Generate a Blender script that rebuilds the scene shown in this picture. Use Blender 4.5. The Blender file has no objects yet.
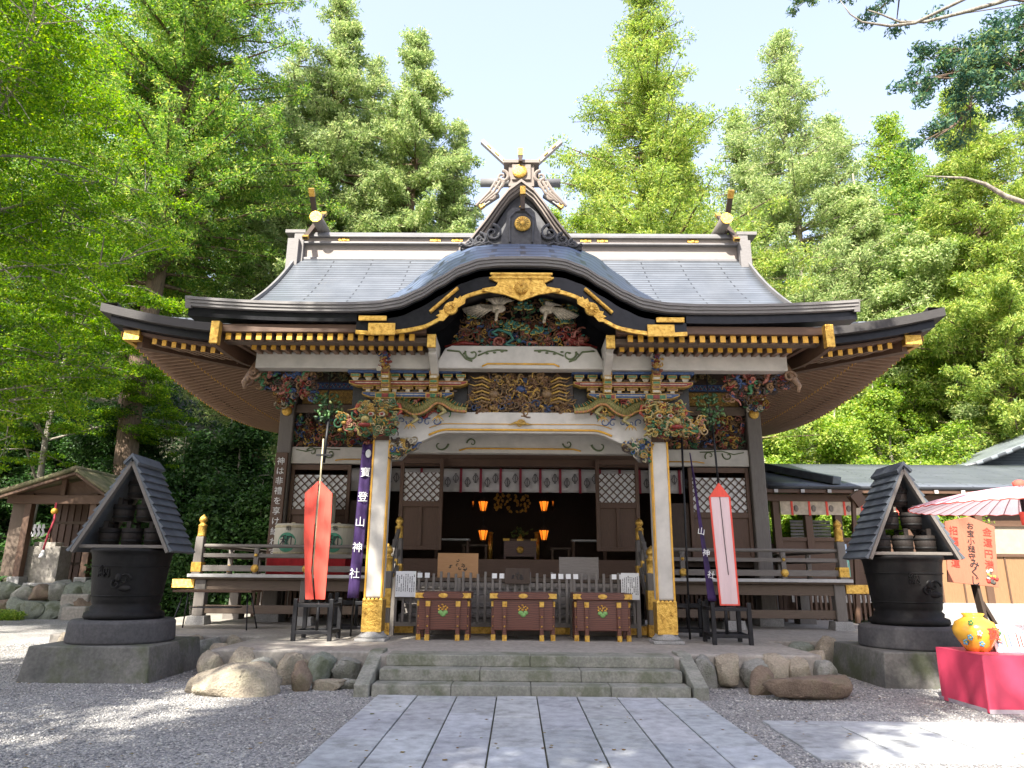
import bpy, bmesh, math, random
import numpy as np
from mathutils import Vector, Matrix, Euler
PI = math.pi
R = math.radians
random.seed(7)
SC = bpy.context.scene
COL = SC.collection

# ------------------------------------------------------------------ camera
EYE = Vector((0, 0, 1.6)); FPX = 700.0
CAM_ROT = Matrix.Rotation(R(.5), 3, 'Z') @ Matrix.Rotation(R(90) + math.atan(.27), 3, 'X') @ Matrix.Rotation(R(.5), 3, 'Z')
cam_d = bpy.data.cameras.new('camera'); cam = bpy.data.objects.new('camera', cam_d); COL.objects.link(cam)
cam_d.sensor_width = 36; cam_d.lens = 36 * FPX / 1024; cam_d.clip_end = 2000; cam_d.clip_start = .05
cam.location = EYE; cam.rotation_euler = CAM_ROT.to_euler(); SC.camera = cam

# ------------------------------------------------------------------ sky, sun, exposure
TO_SUN = Vector((-.42, -1.0, 1.12)).normalized()
el = math.asin(TO_SUN.z); az = math.atan2(TO_SUN.x, TO_SUN.y)
W = bpy.data.worlds.new('World'); SC.world = W; W.use_nodes = True
nt = W.node_tree; bg = nt.nodes['Background']
sky = nt.nodes.new('ShaderNodeTexSky'); sky.sky_type = 'NISHITA'; sky.sun_disc = False
sky.sun_elevation = el; sky.sun_rotation = az; sky.air_density = 1.0; sky.dust_density = 3; sky.ozone_density = 1.0
gm = nt.nodes.new('ShaderNodeGamma'); gm.inputs[1].default_value = .62; hv = nt.nodes.new('ShaderNodeHueSaturation'); hv.inputs['Saturation'].default_value = .9; hv.inputs['Value'].default_value = 1.55; tm = nt.nodes.new('ShaderNodeMixRGB'); tm.blend_type = 'MULTIPLY'; tm.inputs[0].default_value = 1; tm.inputs[2].default_value = (1.0, .965, 1.045, 1)
nt.links.new(sky.outputs[0], gm.inputs[0]); nt.links.new(gm.outputs[0], hv.inputs['Color']); nt.links.new(hv.outputs[0], tm.inputs[1]); nt.links.new(tm.outputs[0], bg.inputs[0]); bg.inputs[1].default_value = .15
sun_d = bpy.data.lights.new('sun', 'SUN'); sun_d.energy = 4.6; sun_d.angle = R(.55); sun_d.color = (1, .95, .86)
sun = bpy.data.objects.new('sun', sun_d); COL.objects.link(sun)
sun.rotation_euler = (-TO_SUN).to_track_quat('-Z', 'Y').to_euler(); sun.location = (-8, -20, 30)
SC.view_settings.view_transform = 'Standard'; SC.view_settings.look = 'None'
SC.view_settings.gamma = 1; SC.view_settings.use_curve_mapping = False
SC.view_settings.exposure = 1.78
SC.cycles.max_bounces = 7; SC.cycles.diffuse_bounces = 4; SC.cycles.transmission_bounces = 4; SC.cycles.transparent_max_bounces = 6
SC.cycles.use_denoising = True

def at(u, v, Y):
    """the world point at depth Y seen at pixel (u, v) of the photograph: used only to measure sizes"""
    d = CAM_ROT @ Vector(((u - 512) / FPX, (384 - v) / FPX, -1))
    return EYE + d * (Y / d.y)

# ------------------------------------------------------------------ materials
def newmat(name):
    m = bpy.data.materials.new(name); m.use_nodes = True
    n = m.node_tree.nodes; return m, n, m.node_tree.links, n['Principled BSDF']

def noise(n, l, scale, detail=4, stretch=None, coord='Object', rough=.6):
    tc = n.new('ShaderNodeTexCoord'); t = n.new('ShaderNodeTexNoise')
    t.inputs['Scale'].default_value = scale; t.inputs['Detail'].default_value = detail; t.inputs['Roughness'].default_value = rough
    mp = n.new('ShaderNodeMapping'); mp.inputs['Scale'].default_value = stretch or (1, 1, 1)
    l.new(tc.outputs[coord], mp.inputs[0]); l.new(mp.outputs[0], t.inputs[0]); return t

def ramp(n, l, src, stops):
    r = n.new('ShaderNodeValToRGB'); e = r.color_ramp.elements
    while len(e) < len(stops): e.new(.5)
    for k, (p, c) in enumerate(stops): e[k].position = p; e[k].color = (*c, 1)
    l.new(src, r.inputs[0]); return r

def bump(n, l, src, bsdf, strength=.3, dist=.01):
    b = n.new('ShaderNodeBump'); b.inputs['Strength'].default_value = strength; b.inputs['Distance'].default_value = dist
    l.new(src, b.inputs['Height']); l.new(b.outputs[0], bsdf.inputs['Normal']); return b

def mix(n, l, a, b, fac, mode='MIX'):
    x = n.new('ShaderNodeMixRGB'); x.blend_type = mode
    for k, s in ((0, fac), (1, a), (2, b)):
        if hasattr(s, 'links') or hasattr(s, 'is_linked'): l.new(s, x.inputs[k])
        else: x.inputs[k].default_value = s if k == 0 else (*s, 1)
    return x.outputs[0]

def simple(name, c, rough=.6, metal=0, var=.25, scale=6, stretch=None, bmp=.25, dist=.006, c2=None):
    m, n, l, b = newmat(name)
    t = noise(n, l, scale, 6, stretch)
    lo = c2 or tuple(x * (1 - var) for x in c); hi = tuple(min(1, x * (1 + var)) for x in c)
    r = ramp(n, l, t.outputs[0], [(.3, lo), (.7, hi)])
    l.new(r.outputs[0], b.inputs['Base Color']); b.inputs['Roughness'].default_value = rough; b.inputs['Metallic'].default_value = metal
    if max(c) < .02: b.inputs['Specular IOR Level'].default_value = .25
    if bmp: bump(n, l, t.outputs[0], b, bmp, dist)
    return m

def wood(name, c, c2, axis, rough=.75):
    m, n, l, b = newmat(name)
    st = {'x': (1, 9, 9), 'y': (9, 1, 9), 'z': (9, 9, 1)}[axis]
    t = noise(n, l, 5, 8, st, rough=.7); t2 = noise(n, l, .8, 3)
    r = ramp(n, l, t.outputs[0], [(.3, c2), (.68, c)])
    o = mix(n, l, r.outputs[0], tuple(x * .75 for x in c), t2.outputs[0])
    l.new(o, b.inputs['Base Color']); b.inputs['Roughness'].default_value = rough
    bump(n, l, t.outputs[0], b, .5, .008); return m

def colored(name, rough=.5, metal=0, bmp=.0, spec=.5):
    """paint whose colour is stored on the surface (a colour attribute)"""
    m, n, l, b = newmat(name)
    a = n.new('ShaderNodeVertexColor'); a.layer_name = 'Col'
    t = noise(n, l, 22, 5)
    r = ramp(n, l, t.outputs[0], [(.3, (.42, .39, .33)), (.66, (1, .94, .80))])
    o = mix(n, l, a.outputs[0], r.outputs[0], 1.0, 'MULTIPLY')
    l.new(o, b.inputs['Base Color']); b.inputs['Roughness'].default_value = rough; b.inputs['Metallic'].default_value = metal
    if bmp: bump(n, l, t.outputs[0], b, bmp, .01)
    return m

def emit(name, c, s):
    m, n, l, b = newmat(name)
    b.inputs['Base Color'].default_value = (*c, 1); b.inputs['Emission Color'].default_value = (*c, 1); b.inputs['Emission Strength'].default_value = s
    return m

M = {}
WD, WD2 = (.15, .108, .076), (.07, .048, .032)
for ax in 'xyz':
    M['wood_' + ax] = wood('aged timber ' + ax, WD, WD2, ax)
    M['brown_' + ax] = wood('brown timber ' + ax, (.125, .066, .036), (.055, .028, .016), ax, .6)
    M['grey_' + ax] = wood('weathered grey timber ' + ax, (.20, .178, .155), (.095, .083, .072), ax)
M['tan_x'] = wood('bounce-lit brown rafter timber x', (.30, .185, .115), (.17, .10, .06), 'x')  # both rafter browns are lightened to stand in for bounced light
M['tan_y'] = wood('bounce-lit brown rafter timber', (.26, .165, .105), (.15, .09, .055), 'y')
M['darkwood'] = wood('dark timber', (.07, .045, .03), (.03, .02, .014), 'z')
M['blackwood'] = simple('black painted wood', (.014, .014, .016), .45, var=.4, scale=10)
M['white'] = simple('white gesso paint', (.47, .44, .385), .6, var=.16, scale=3, bmp=.15)
M['whiteplank'] = simple('white edge board', (.42, .41, .39), .6, var=.15, scale=5)
M['lacquer'] = simple('black lacquer', (.010, .010, .012), .28, var=.4, scale=8, bmp=.08)
M['ochre'] = simple('ochre gilt end', (.62, .33, .035), .5, metal=.15, var=.18, scale=9)
M['green'] = simple('green paint', (.045, .16, .075), .5)
M['vine'] = simple('vine green paint', (.10, .13, .055), .6)
M['red'] = simple('red paint', (.30, .035, .028), .5)
M['blue'] = simple('blue paint', (.025, .06, .20), .5)
M['paint'] = colored('painted carving', .5, bmp=.3)
M['cloth_red'] = simple('red cloth', (.72, .085, .055), .8, var=.12, scale=3, stretch=(3, 3, .35), bmp=.7, dist=.03)
M['cloth_pink'] = simple('pale pink cloth', (.66, .50, .50), .8, var=.08, scale=3, stretch=(3, 3, .35), bmp=.7, dist=.03)
M['purple'] = simple('purple cloth', (.034, .012, .075), .8, var=.3, scale=5)
M['cloth_white'] = simple('white curtain cloth', (.46, .44, .42), .85, var=.08, scale=4)
M['ink'] = simple('black ink', (.02, .02, .02), .7, bmp=0)
M['inkred'] = simple('red ink', (.55, .05, .03), .7, bmp=0)
M['paper'] = simple('white paper', (.72, .72, .70), .8, var=.05, bmp=0)
M['glow'] = emit('glowing lantern paper', (1, .22, .015), .62)
M['iron'] = simple('dark patinated iron', (.0075, .007, .0068), .62, metal=.0, var=.5, scale=9, bmp=.6, dist=.01)
M['steel'] = simple('dark steel', (.05, .05, .055), .4, metal=.8)
M['straw'] = simple('straw wrap', (.46, .40, .26), .9, var=.2, scale=20, stretch=(1, 1, .2), bmp=.5)
M['lid'] = simple('lid wood', (.30, .22, .14), .7)
def gold():
    m, n, l, b = newmat('gilt metal'); t = noise(n, l, 14, 6); v = n.new('ShaderNodeTexVoronoi'); v.inputs['Scale'].default_value = 26
    r = ramp(n, l, t.outputs[0], [(.3, (.30, .15, .03)), (.45, (.62, .36, .07)), (.65, (.80, .52, .12))])
    l.new(r.outputs[0], b.inputs['Base Color']); b.inputs['Metallic'].default_value = .72; b.inputs['Roughness'].default_value = .36
    ad = n.new('ShaderNodeMath'); ad.operation = 'ADD'; l.new(t.outputs[0], ad.inputs[0]); l.new(v.outputs[0], ad.inputs[1])
    bump(n, l, ad.outputs[0], b, .55, .012); return m
M['gold'] = gold()
def box_wood():
    m, n, l, b = newmat('reddish polished timber')
    w = n.new('ShaderNodeTexWave'); w.bands_direction = 'Z'; w.inputs['Scale'].default_value = 9; w.inputs['Distortion'].default_value = 9; w.inputs['Detail'].default_value = 3; w.inputs['Detail Scale'].default_value = .7
    tc = n.new('ShaderNodeTexCoord'); mp = n.new('ShaderNodeMapping'); mp.inputs['Scale'].default_value = (.35, .35, 1); l.new(tc.outputs['Object'], mp.inputs[0]); l.new(mp.outputs[0], w.inputs[0])
    r = ramp(n, l, w.outputs[0], [(.2, (.065, .018, .011)), (.8, (.14, .045, .026))])
    l.new(r.outputs[0], b.inputs['Base Color']); b.inputs['Roughness'].default_value = .38; return m
M['boxwood'] = box_wood()
def shingle(name, c, course, rough=.42, col2=None, bw=16, mort=.10):
    """copper/bark roofing with fine courses running across the slope"""
    m, n, l, b = newmat(name)
    tc = n.new('ShaderNodeTexCoord'); br = n.new('ShaderNodeTexBrick')
    br.inputs['Scale'].default_value = 1; br.inputs['Row Height'].default_value = course; br.inputs['Brick Width'].default_value = course * bw
    br.inputs['Mortar Size'].default_value = course * mort; br.inputs['Mortar Smooth'].default_value = .2; br.inputs['Bias'].default_value = 0
    c2 = col2 or tuple(x * .78 for x in c)
    br.inputs['Color1'].default_value = (*c, 1); br.inputs['Color2'].default_value = (*c2, 1); br.inputs['Mortar'].default_value = (*[x * .22 for x in c], 1)
    l.new(tc.outputs['UV'], br.inputs[0])
    t = noise(n, l, 1.3, 6)
    r = ramp(n, l, t.outputs[0], [(.3, (.66, .68, .70)), (.7, (1, 1, 1))])
    o = mix(n, l, br.outputs['Color'], r.outputs[0], 1.0, 'MULTIPLY')
    l.new(o, b.inputs['Base Color']); b.inputs['Roughness'].default_value = rough
    sp = n.new('ShaderNodeSeparateXYZ'); l.new(tc.outputs['UV'], sp.inputs[0])
    dv = n.new('ShaderNodeMath'); dv.operation = 'DIVIDE'; dv.inputs[1].default_value = course; l.new(sp.outputs[1], dv.inputs[0])
    fr = n.new('ShaderNodeMath'); fr.operation = 'FRACT'; l.new(dv.outputs[0], fr.inputs[0])
    iv = n.new('ShaderNodeMath'); iv.operation = 'SUBTRACT'; iv.inputs[0].default_value = 1; l.new(fr.outputs[0], iv.inputs[1])
    bump(n, l, iv.outputs[0], b, .6, course * .14); return m
M['roof'] = shingle('weathered copper shingle', (.145, .16, .18), .145, mort=.14)
M['roof_big'] = shingle('shade-blue copper shingle strip', (.115, .155, .24), .52, bw=2.2, mort=.12)  # blue of skylit shade is put into the base colour
M['roof_tin'] = shingle('grey green sheet roofing', (.25, .28, .29), .34)
M['roof_slat'] = simple('tarred roofing board', (.085, .10, .115), .5, var=.3, scale=5)
M['roof_bark'] = simple('mossy bark roof', (.20, .16, .10), .9, var=.4, scale=3, bmp=.7, dist=.03, c2=(.07, .085, .035))
M['ridge'] = simple('grey copper ridge', (.155, .15, .148), .5, metal=.1, var=.18, scale=2)
M['bleached'] = wood('bleached timber', (.46, .43, .39), (.30, .275, .25), 'z')
M['ridge_mid'] = wood('pale ridge board', (.36, .31, .27), (.24, .205, .18), 'x')
M['ridge_light'] = wood('pale timber ridge', (.27, .225, .19), (.15, .12, .10), 'x')
M['fascia'] = wood('layered bark eave', (.23, .215, .205), (.10, .095, .09), 'x', .7)
M['fascia_dark'] = wood('dark layered eave', (.05, .045, .042), (.02, .018, .017), 'x', .7)
M['carved_grey'] = simple('grey carved wood', (.045, .045, .05), .55, var=.4, scale=12)
def stone(name, c, c2, scale=3, moss=0, bmp=.5, dist=.02, tint=False):
    m, n, l, b = newmat(name); t = noise(n, l, scale, 9, rough=.65); t2 = noise(n, l, scale * 14, 4)
    r = ramp(n, l, t.outputs[0], [(.3, c2), (.68, c)])
    r2 = ramp(n, l, t2.outputs[0], [(.35, (.7, .7, .7)), (.65, (1, 1, 1))])
    o = mix(n, l, r.outputs[0], r2.outputs[0], 1, 'MULTIPLY')
    if tint:
        a = n.new('ShaderNodeVertexColor'); a.layer_name = 'Col'; o = mix(n, l, o, a.outputs[0], 1, 'MULTIPLY')
        t4 = noise(n, l, 2.2, 8, rough=.75); r4 = ramp(n, l, t4.outputs[0], [(.33, (.62, .60, .55)), (.47, (1, 1, 1))]); o = mix(n, l, o, r4.outputs[0], .75, 'MULTIPLY')
    if moss:
        t3 = noise(n, l, scale * .9, 7, coord='Object'); mm = ramp(n, l, t3.outputs[0], [(.5, (0, 0, 0)), (.62, (moss, moss, moss))])
        o = mix(n, l, o, (.06, .075, .025), mm.outputs[0])
    l.new(o, b.inputs['Base Color']); b.inputs['Roughness'].default_value = .85
    ad = n.new('ShaderNodeMath'); ad.operation = 'ADD'; l.new(t.outputs[0], ad.inputs[0]); l.new(t2.outputs[0], ad.inputs[1])
    bump(n, l, ad.outputs[0], b, bmp, dist); return m
M['granite'] = stone('pale granite slab', (.49, .50, .50), (.35, .365, .375), .55, bmp=.25, dist=.006, tint=True)
M['step'] = stone('mossy grey step stone', (.37, .355, .30), (.17, .175, .14), 2.2, .6, bmp=.3, dist=.01)
M['terrace'] = stone('worn concrete paving', (.40, .365, .315), (.25, .23, .20), .9, bmp=.2, dist=.006)
M['plinth'] = stone('stained cast stone', (.22, .21, .185), (.095, .095, .085), 1.5, .7, bmp=.3, dist=.01)
M['ringstone'] = stone('dark polished stone', (.105, .10, .10), (.05, .05, .052), 1.6, bmp=.2, dist=.006)
BS = [stone('river boulder %s' % k, a, b_, 2.6, ms, bmp=.8, dist=.04) for k, (a, b_, ms) in
      {'grey': ((.42, .41, .36), (.19, .19, .165), .5), 'tan': ((.52, .45, .34), (.25, .205, .15), .3), 'green': ((.34, .36, .29), (.15, .17, .135), .7), 'brown': ((.32, .24, .17), (.15, .105, .075), .4)}.items()]
M['base_stone'] = stone('cut base stone', (.40, .39, .37), (.27, .265, .25), 3, bmp=.2, dist=.005)
def gravel():
    m, n, l, b = newmat('grey gravel'); tc = n.new('ShaderNodeTexCoord')
    v = n.new('ShaderNodeTexVoronoi'); v.inputs['Scale'].default_value = 52; l.new(tc.outputs['Object'], v.inputs[0])
    t = noise(n, l, 160, 3); t2 = noise(n, l, .55, 6)
    sx = n.new('ShaderNodeSeparateColor'); l.new(v.outputs['Color'], sx.inputs[0])
    r = ramp(n, l, sx.outputs[0], [(0, (.16, .16, .165)), (.5, (.32, .31, .30)), (1, (.54, .52, .48))])
    r2 = ramp(n, l, t2.outputs[0], [(.35, (.72, .70, .68)), (.65, (1, 1, 1))])
    o = mix(n, l, r.outputs[0], r2.outputs[0], 1, 'MULTIPLY')
    l.new(o, b.inputs['Base Color']); b.inputs['Roughness'].default_value = .9
    bump(n, l, v.outputs['Distance'], b, .9, -.022); return m
M['gravel'] = gravel()
M['soil'] = simple('dark forest soil', (.055, .05, .03), .95, var=.4, scale=2, c2=(.02, .03, .01), bmp=.8, dist=.1)
def bark(name, c, c2):
    m, n, l, b = newmat(name); t = noise(n, l, 4, 8, (4, 4, .6), rough=.7)
    r = ramp(n, l, t.outputs[0], [(.35, c2), (.65, c)]); l.new(r.outputs[0], b.inputs['Base Color']); b.inputs['Roughness'].default_value = .9
    bump(n, l, t.outputs[0], b, .9, .04); return m
M['bark'] = bark('cedar bark', (.20, .135, .09), (.075, .05, .035))
M['bark_pale'] = bark('pale bark', (.36, .32, .26), (.15, .13, .10))
def leafmat(name, cs, tr=.38, rough=.55):
    m, n, l, b = newmat(name)
    g = n.new('ShaderNodeNewGeometry'); t = noise(n, l, .9, 3)
    ad = n.new('ShaderNodeMath'); ad.operation = 'MULTIPLY_ADD'; ad.inputs[1].default_value = .55
    l.new(g.outputs['Random Per Island'], ad.inputs[0])
    sb = n.new('ShaderNodeMath'); sb.operation = 'MULTIPLY'; sb.inputs[1].default_value = .5; l.new(t.outputs[0], sb.inputs[0]); l.new(sb.outputs[0], ad.inputs[2])
    k = len(cs) - 1
    r = ramp(n, l, ad.outputs[0], [(.12 + .72 * i / k, c) for i, c in enumerate(cs)])
    l.new(r.outputs[0], b.inputs['Base Color']); b.inputs['Roughness'].default_value = rough; b.inputs['Specular IOR Level'].default_value = .3
    ts = n.new('ShaderNodeBsdfTranslucent'); mx = n.new('ShaderNodeMixShader'); mx.inputs[0].default_value = tr
    hs = n.new('ShaderNodeHueSaturation'); hs.inputs['Saturation'].default_value = 1.15; hs.inputs['Value'].default_value = 1.5; l.new(r.outputs[0], hs.inputs['Color']); l.new(hs.outputs[0], ts.inputs[0])
    l.new(b.outputs[0], mx.inputs[1]); l.new(ts.outputs[0], mx.inputs[2]); l.new(mx.outputs[0], n['Material Output'].inputs[0]); return m
M['maple'] = leafmat('maple leaves', [(.035, .085, .010), (.08, .17, .014), (.17, .31, .022), (.36, .42, .035)], .5)
M['cedar'] = leafmat('cedar foliage', [(.035, .08, .02), (.09, .19, .035), (.20, .33, .06), (.46, .48, .12)], .45)
M['cedar_gold'] = leafmat('yellow green foliage', [(.06, .12, .03), (.16, .25, .05), (.31, .40, .09), (.50, .50, .14)], .45)
M['pale'] = leafmat('pale green foliage', [(.07, .12, .04), (.18, .26, .09), (.34, .42, .17), (.52, .54, .26)], .45)
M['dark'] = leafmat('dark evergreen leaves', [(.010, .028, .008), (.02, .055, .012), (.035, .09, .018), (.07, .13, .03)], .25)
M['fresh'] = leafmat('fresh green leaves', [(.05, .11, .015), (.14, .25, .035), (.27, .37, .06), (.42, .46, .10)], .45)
M['cypress'] = leafmat('blue green needles', [(.02, .06, .045), (.04, .11, .08), (.09, .18, .09), (.22, .27, .07)], .3)

# ------------------------------------------------------------------ objects
ORG = {}
def tag(o, label=None, cat=None, group=None, kind=None):
    for k, v in (('label', label), ('category', cat), ('group', group), ('kind', kind)):
        if v: o[k] = v
    return o

def thing(name, label, cat, loc=(0, 0, 0), group=None, rz=0):
    o = bpy.data.objects.new(name, None); COL.objects.link(o); o.location = loc; o.rotation_euler = (0, 0, rz); o.empty_display_size = .1
    ORG[o.name] = Vector(loc) if rz == 0 else Vector((0, 0, 0))
    return tag(o, label, cat, group)

def link(name, me, parent=None, mats=()):
    for m in mats: me.materials.append(m)
    o = bpy.data.objects.new(name, me); COL.objects.link(o)
    if parent is not None: o.parent = parent
    return o

def copy_tree(src, loc=None, parent=None):
    c = src.copy(); COL.objects.link(c)
    if parent is not None: c.parent = parent
    if loc is not None: c.location = loc
    for ch in list(src.children): copy_tree(ch, None, c)
    return c

class MB:
    """collects shapes; build() links them as ONE mesh object. World coordinates; rows of (face, material slot, colour)."""
    def __init__(s): s.v = []; s.f = []; s.m = []; s.c = []; s.uv = []; s.mi = 0; s.col = (1, 1, 1); s.smooth = []; s.sm = False; s.has_uv = False
    def face(s, idx, uv=None):
        s.f.append(tuple(idx)); s.m.append(s.mi); s.c.append(s.col); s.smooth.append(s.sm); s.uv.append(uv)
        if uv: s.has_uv = True
    def add(s, vs, fs, xf=None):
        b = len(s.v)
        s.v += [tuple(xf @ Vector(p)) if xf else tuple(p) for p in vs]
        for f in fs: s.face([b + i for i in f])
        return s
    def box(s, x0, x1, y0, y1, z0, z1, xf=None, taper=0):
        t = taper
        return s.add([(x0, y0, z0), (x1, y0, z0), (x1, y1, z0), (x0, y1, z0), (x0 + t, y0 + t, z1), (x1 - t, y0 + t, z1), (x1 - t, y1 - t, z1), (x0 + t, y1 - t, z1)],
                     [(0, 3, 2, 1), (4, 5, 6, 7), (0, 1, 5, 4), (1, 2, 6, 5), (2, 3, 7, 6), (3, 0, 4, 7)], xf)
    def cbox(s, c, d, rot=None, taper=0):
        xf = Matrix.Translation(c) @ (Euler(rot).to_matrix().to_4x4() if rot else Matrix())
        return s.box(-d[0] / 2, d[0] / 2, -d[1] / 2, d[1] / 2, -d[2] / 2, d[2] / 2, xf, taper)
    def beam(s, a, b, w, h, up=(0, 0, 1)):
        a, b = Vector(a), Vector(b); d = (b - a); L = d.length; d.normalize(); upv = Vector(up)
        if abs(d.dot(upv)) > .99: upv = Vector((0, 1, 0))
        sd = d.cross(upv).normalized(); u = sd.cross(d)
        xf = Matrix.Translation((a + b) / 2) @ Matrix((sd, d, u)).transposed().to_4x4()
        return s.box(-w / 2, w / 2, -L / 2, L / 2, -h / 2, h / 2, xf)
    def tube(s, pts, rad, n=8, caps=True):
        pts = [Vector(p) for p in pts]; b = len(s.v); k = len(pts)
        if not hasattr(rad, '__len__'): rad = [rad] * k
        prev = None
        for i, p in enumerate(pts):
            d = (pts[min(i + 1, k - 1)] - pts[max(i - 1, 0)])
            if d.length < 1e-9: d = Vector((0, 0, 1))
            d.normalize()
            if prev is None:
                a = d.cross(Vector((0, 0, 1)) if abs(d.z) < .9 else Vector((1, 0, 0))).normalized()
            else:
                a = prev - d * prev.dot(d); a = a.normalized() if a.length > 1e-6 else d.orthogonal().normalized()
            prev = a; c = d.cross(a)
            for j in range(n):
                t = 2 * PI * j / n; s.v.append(tuple(p + (a * math.cos(t) + c * math.sin(t)) * rad[i]))
        sm, s.sm = s.sm, True
        for i in range(k - 1):
            for j in range(n):
                j2 = (j + 1) % n; s.face([b + i * n + j, b + i * n + j2, b + (i + 1) * n + j2, b + (i + 1) * n + j])
        s.sm = sm
        if caps:
            s.face([b + j for j in range(n)][::-1]); s.face([b + (k - 1) * n + j for j in range(n)])
        return s
    def lathe(s, prof, c=(0, 0, 0), n=20, smooth=True, axis='z'):
        b = len(s.v); c = Vector(c); k = len(prof)
        for r, z in prof:
            for j in range(n):
                t = 2 * PI * j / n
                p = (r * math.cos(t), r * math.sin(t), z) if axis == 'z' else (r * math.cos(t), -z, r * math.sin(t))
                s.v.append(tuple(c + Vector(p)))
        sm, s.sm = s.sm, smooth
        for i in range(k - 1):
            for j in range(n):
                j2 = (j + 1) % n; s.face([b + i * n + j, b + i * n + j2, b + (i + 1) * n + j2, b + (i + 1) * n + j])
        s.sm = sm
        if prof[0][0] > 1e-4: s.face([b + j for j in range(n)][::-1])
        if prof[-1][0] > 1e-4: s.face([b + (k - 1) * n + j for j in range(n)])
        return s
    def prism(s, poly, y0, y1, xf=None):
        """polygon in the XZ plane pushed from y0 to y1"""
        n = len(poly)
        vs = [(x, y0, z) for x, z in poly] + [(x, y1, z) for x, z in poly]
        fs = [tuple(range(n)), tuple(range(2 * n - 1, n - 1, -1))] + [(i, i + n, (i + 1) % n + n, (i + 1) % n) for i in range(n)]
        return s.add(vs, fs, xf)
    def strip(s, top, bot, y0, y1):
        """a curved board: top and bottom outline (lists of (x, z)) pushed from y0 to y1"""
        n = len(top); b = len(s.v)
        for (x, z), (x2, z2) in zip(top, bot): s.v += [(x, y0, z), (x2, y0, z2), (x2, y1, z2), (x, y1, z)]
        for i in range(n - 1):
            p = b + 4 * i; q = p + 4
            for a, c in ((0, 1), (1, 2), (2, 3), (3, 0)): s.face([p + a, p + c, q + c, q + a])
        s.face([b, b + 3, b + 2, b + 1]); p = b + 4 * (n - 1); s.face([p, p + 1, p + 2, p + 3]); return s
    def ball(s, c, r, n=8, m=5, xf=None):
        c = Vector(c); r = r if hasattr(r, '__len__') else (r, r, r); b = len(s.v)
        sm, s.sm = s.sm, True
        P = [(0, 0, -1)] + [(math.cos(2 * PI * j / n) * math.cos(t), math.sin(2 * PI * j / n) * math.cos(t), math.sin(t)) for t in [-PI / 2 + PI * i / m for i in range(1, m)] for j in range(n)] + [(0, 0, 1)]
        for p in P:
            q = Vector((p[0] * r[0], p[1] * r[1], p[2] * r[2]))
            s.v.append(tuple((xf @ q if xf else q) + c))
        for j in range(n): s.face([b, b + 1 + (j + 1) % n, b + 1 + j])
        for i in range(m - 2):
            for j in range(n): s.face([b + 1 + i * n + j, b + 1 + i * n + (j + 1) % n, b + 1 + (i + 1) * n + (j + 1) % n, b + 1 + (i + 1) * n + j])
        e = b + 1 + (m - 1) * n
        for j in range(n): s.face([e, b + 1 + (m - 2) * n + j, b + 1 + (m - 2) * n + (j + 1) % n])
        s.sm = sm; return s
    def grid(s, fn, nu, nv, us=1, vs=1, thick=0, smooth=True):
        b = len(s.v)
        for j in range(nv + 1):
            for i in range(nu + 1): s.v.append(tuple(fn(i / nu, j / nv)))
        sm, s.sm = s.sm, smooth
        for j in range(nv):
            for i in range(nu):
                a = b + j * (nu + 1) + i
                s.face([a, a + 1, a + nu + 2, a + nu + 1], [(i / nu * us, j / nv * vs), ((i + 1) / nu * us, j / nv * vs), ((i + 1) / nu * us, (j + 1) / nv * vs), (i / nu * us, (j + 1) / nv * vs)])
        s.sm = sm; return s
    def build(s, name, mats, parent=None, label=None, bevel=0, kind=None, local=False):
        me = bpy.data.meshes.new(name)
        off = Vector((0, 0, 0))
        if parent is not None and not local: off = ORG.get(parent.name, Vector((0, 0, 0)))
        me.from_pydata([(x - off.x, y - off.y, z - off.z) for x, y, z in s.v], [], s.f)
        mats = mats if isinstance(mats, (list, tuple)) else [mats]
        for m in mats: me.materials.append(m)
        me.polygons.foreach_set('material_index', s.m); me.polygons.foreach_set('use_smooth', s.smooth)
        ca = me.color_attributes.new('Col', 'FLOAT_COLOR', 'CORNER'); dat = []
        for f, c in zip(s.f, s.c): dat += [c[0], c[1], c[2], 1] * len(f)
        ca.data.foreach_set('color', dat)
        if s.has_uv:
            uvl = me.uv_layers.new(name='UVMap'); d = []
            for f, u in zip(s.f, s.uv):
                for k in range(len(f)): d += list(u[k]) if u else [0, 0]
            uvl.data.foreach_set('uv', d)
        me.update()
        o = link(name, me, parent)
        ORG[o.name] = off
        if bevel:
            bv = o.modifiers.new('bevel', 'BEVEL'); bv.width = bevel; bv.segments = 2; bv.limit_method = 'ANGLE'
        if label: o['label'] = label
        if kind: o['kind'] = kind
        return o

def text_mesh(mb, string, cx, cy, cz, size, mi, vertical=True, gap=1.12, thick=.004, rx=R(90), rz=0, jit=0, tilt=0):
    """writing as raised letters; upright, facing -Y, characters under each other when vertical"""
    rows = list(string) if vertical else [string]
    for k, ch in enumerate(rows):
        cu = bpy.data.curves.new('t', 'FONT'); cu.body = ch; cu.size = size; cu.align_x = 'CENTER'; cu.align_y = 'CENTER'; cu.extrude = thick; cu.resolution_u = 2
        ob = bpy.data.objects.new('t', cu); COL.objects.link(ob); bpy.context.view_layer.update()
        me = bpy.data.meshes.new_from_object(ob.evaluated_get(bpy.context.evaluated_depsgraph_get()))
        xf = Matrix.Translation((cx, cy, cz)) @ Matrix.Rotation(rz, 4, 'Z') @ Matrix.Rotation(tilt, 4, 'Y') @ Matrix.Translation((random.uniform(-jit, jit), 0, -k * size * gap)) @ Matrix.Rotation(rx, 4, 'X')
        m0, mb.mi = mb.mi, mi
        mb.add([v.co[:] for v in me.vertices], [tuple(p.vertices) for p in me.polygons], xf)
        mb.mi = m0
        bpy.data.objects.remove(ob); bpy.data.meshes.remove(me); bpy.data.curves.remove(cu)

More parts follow.
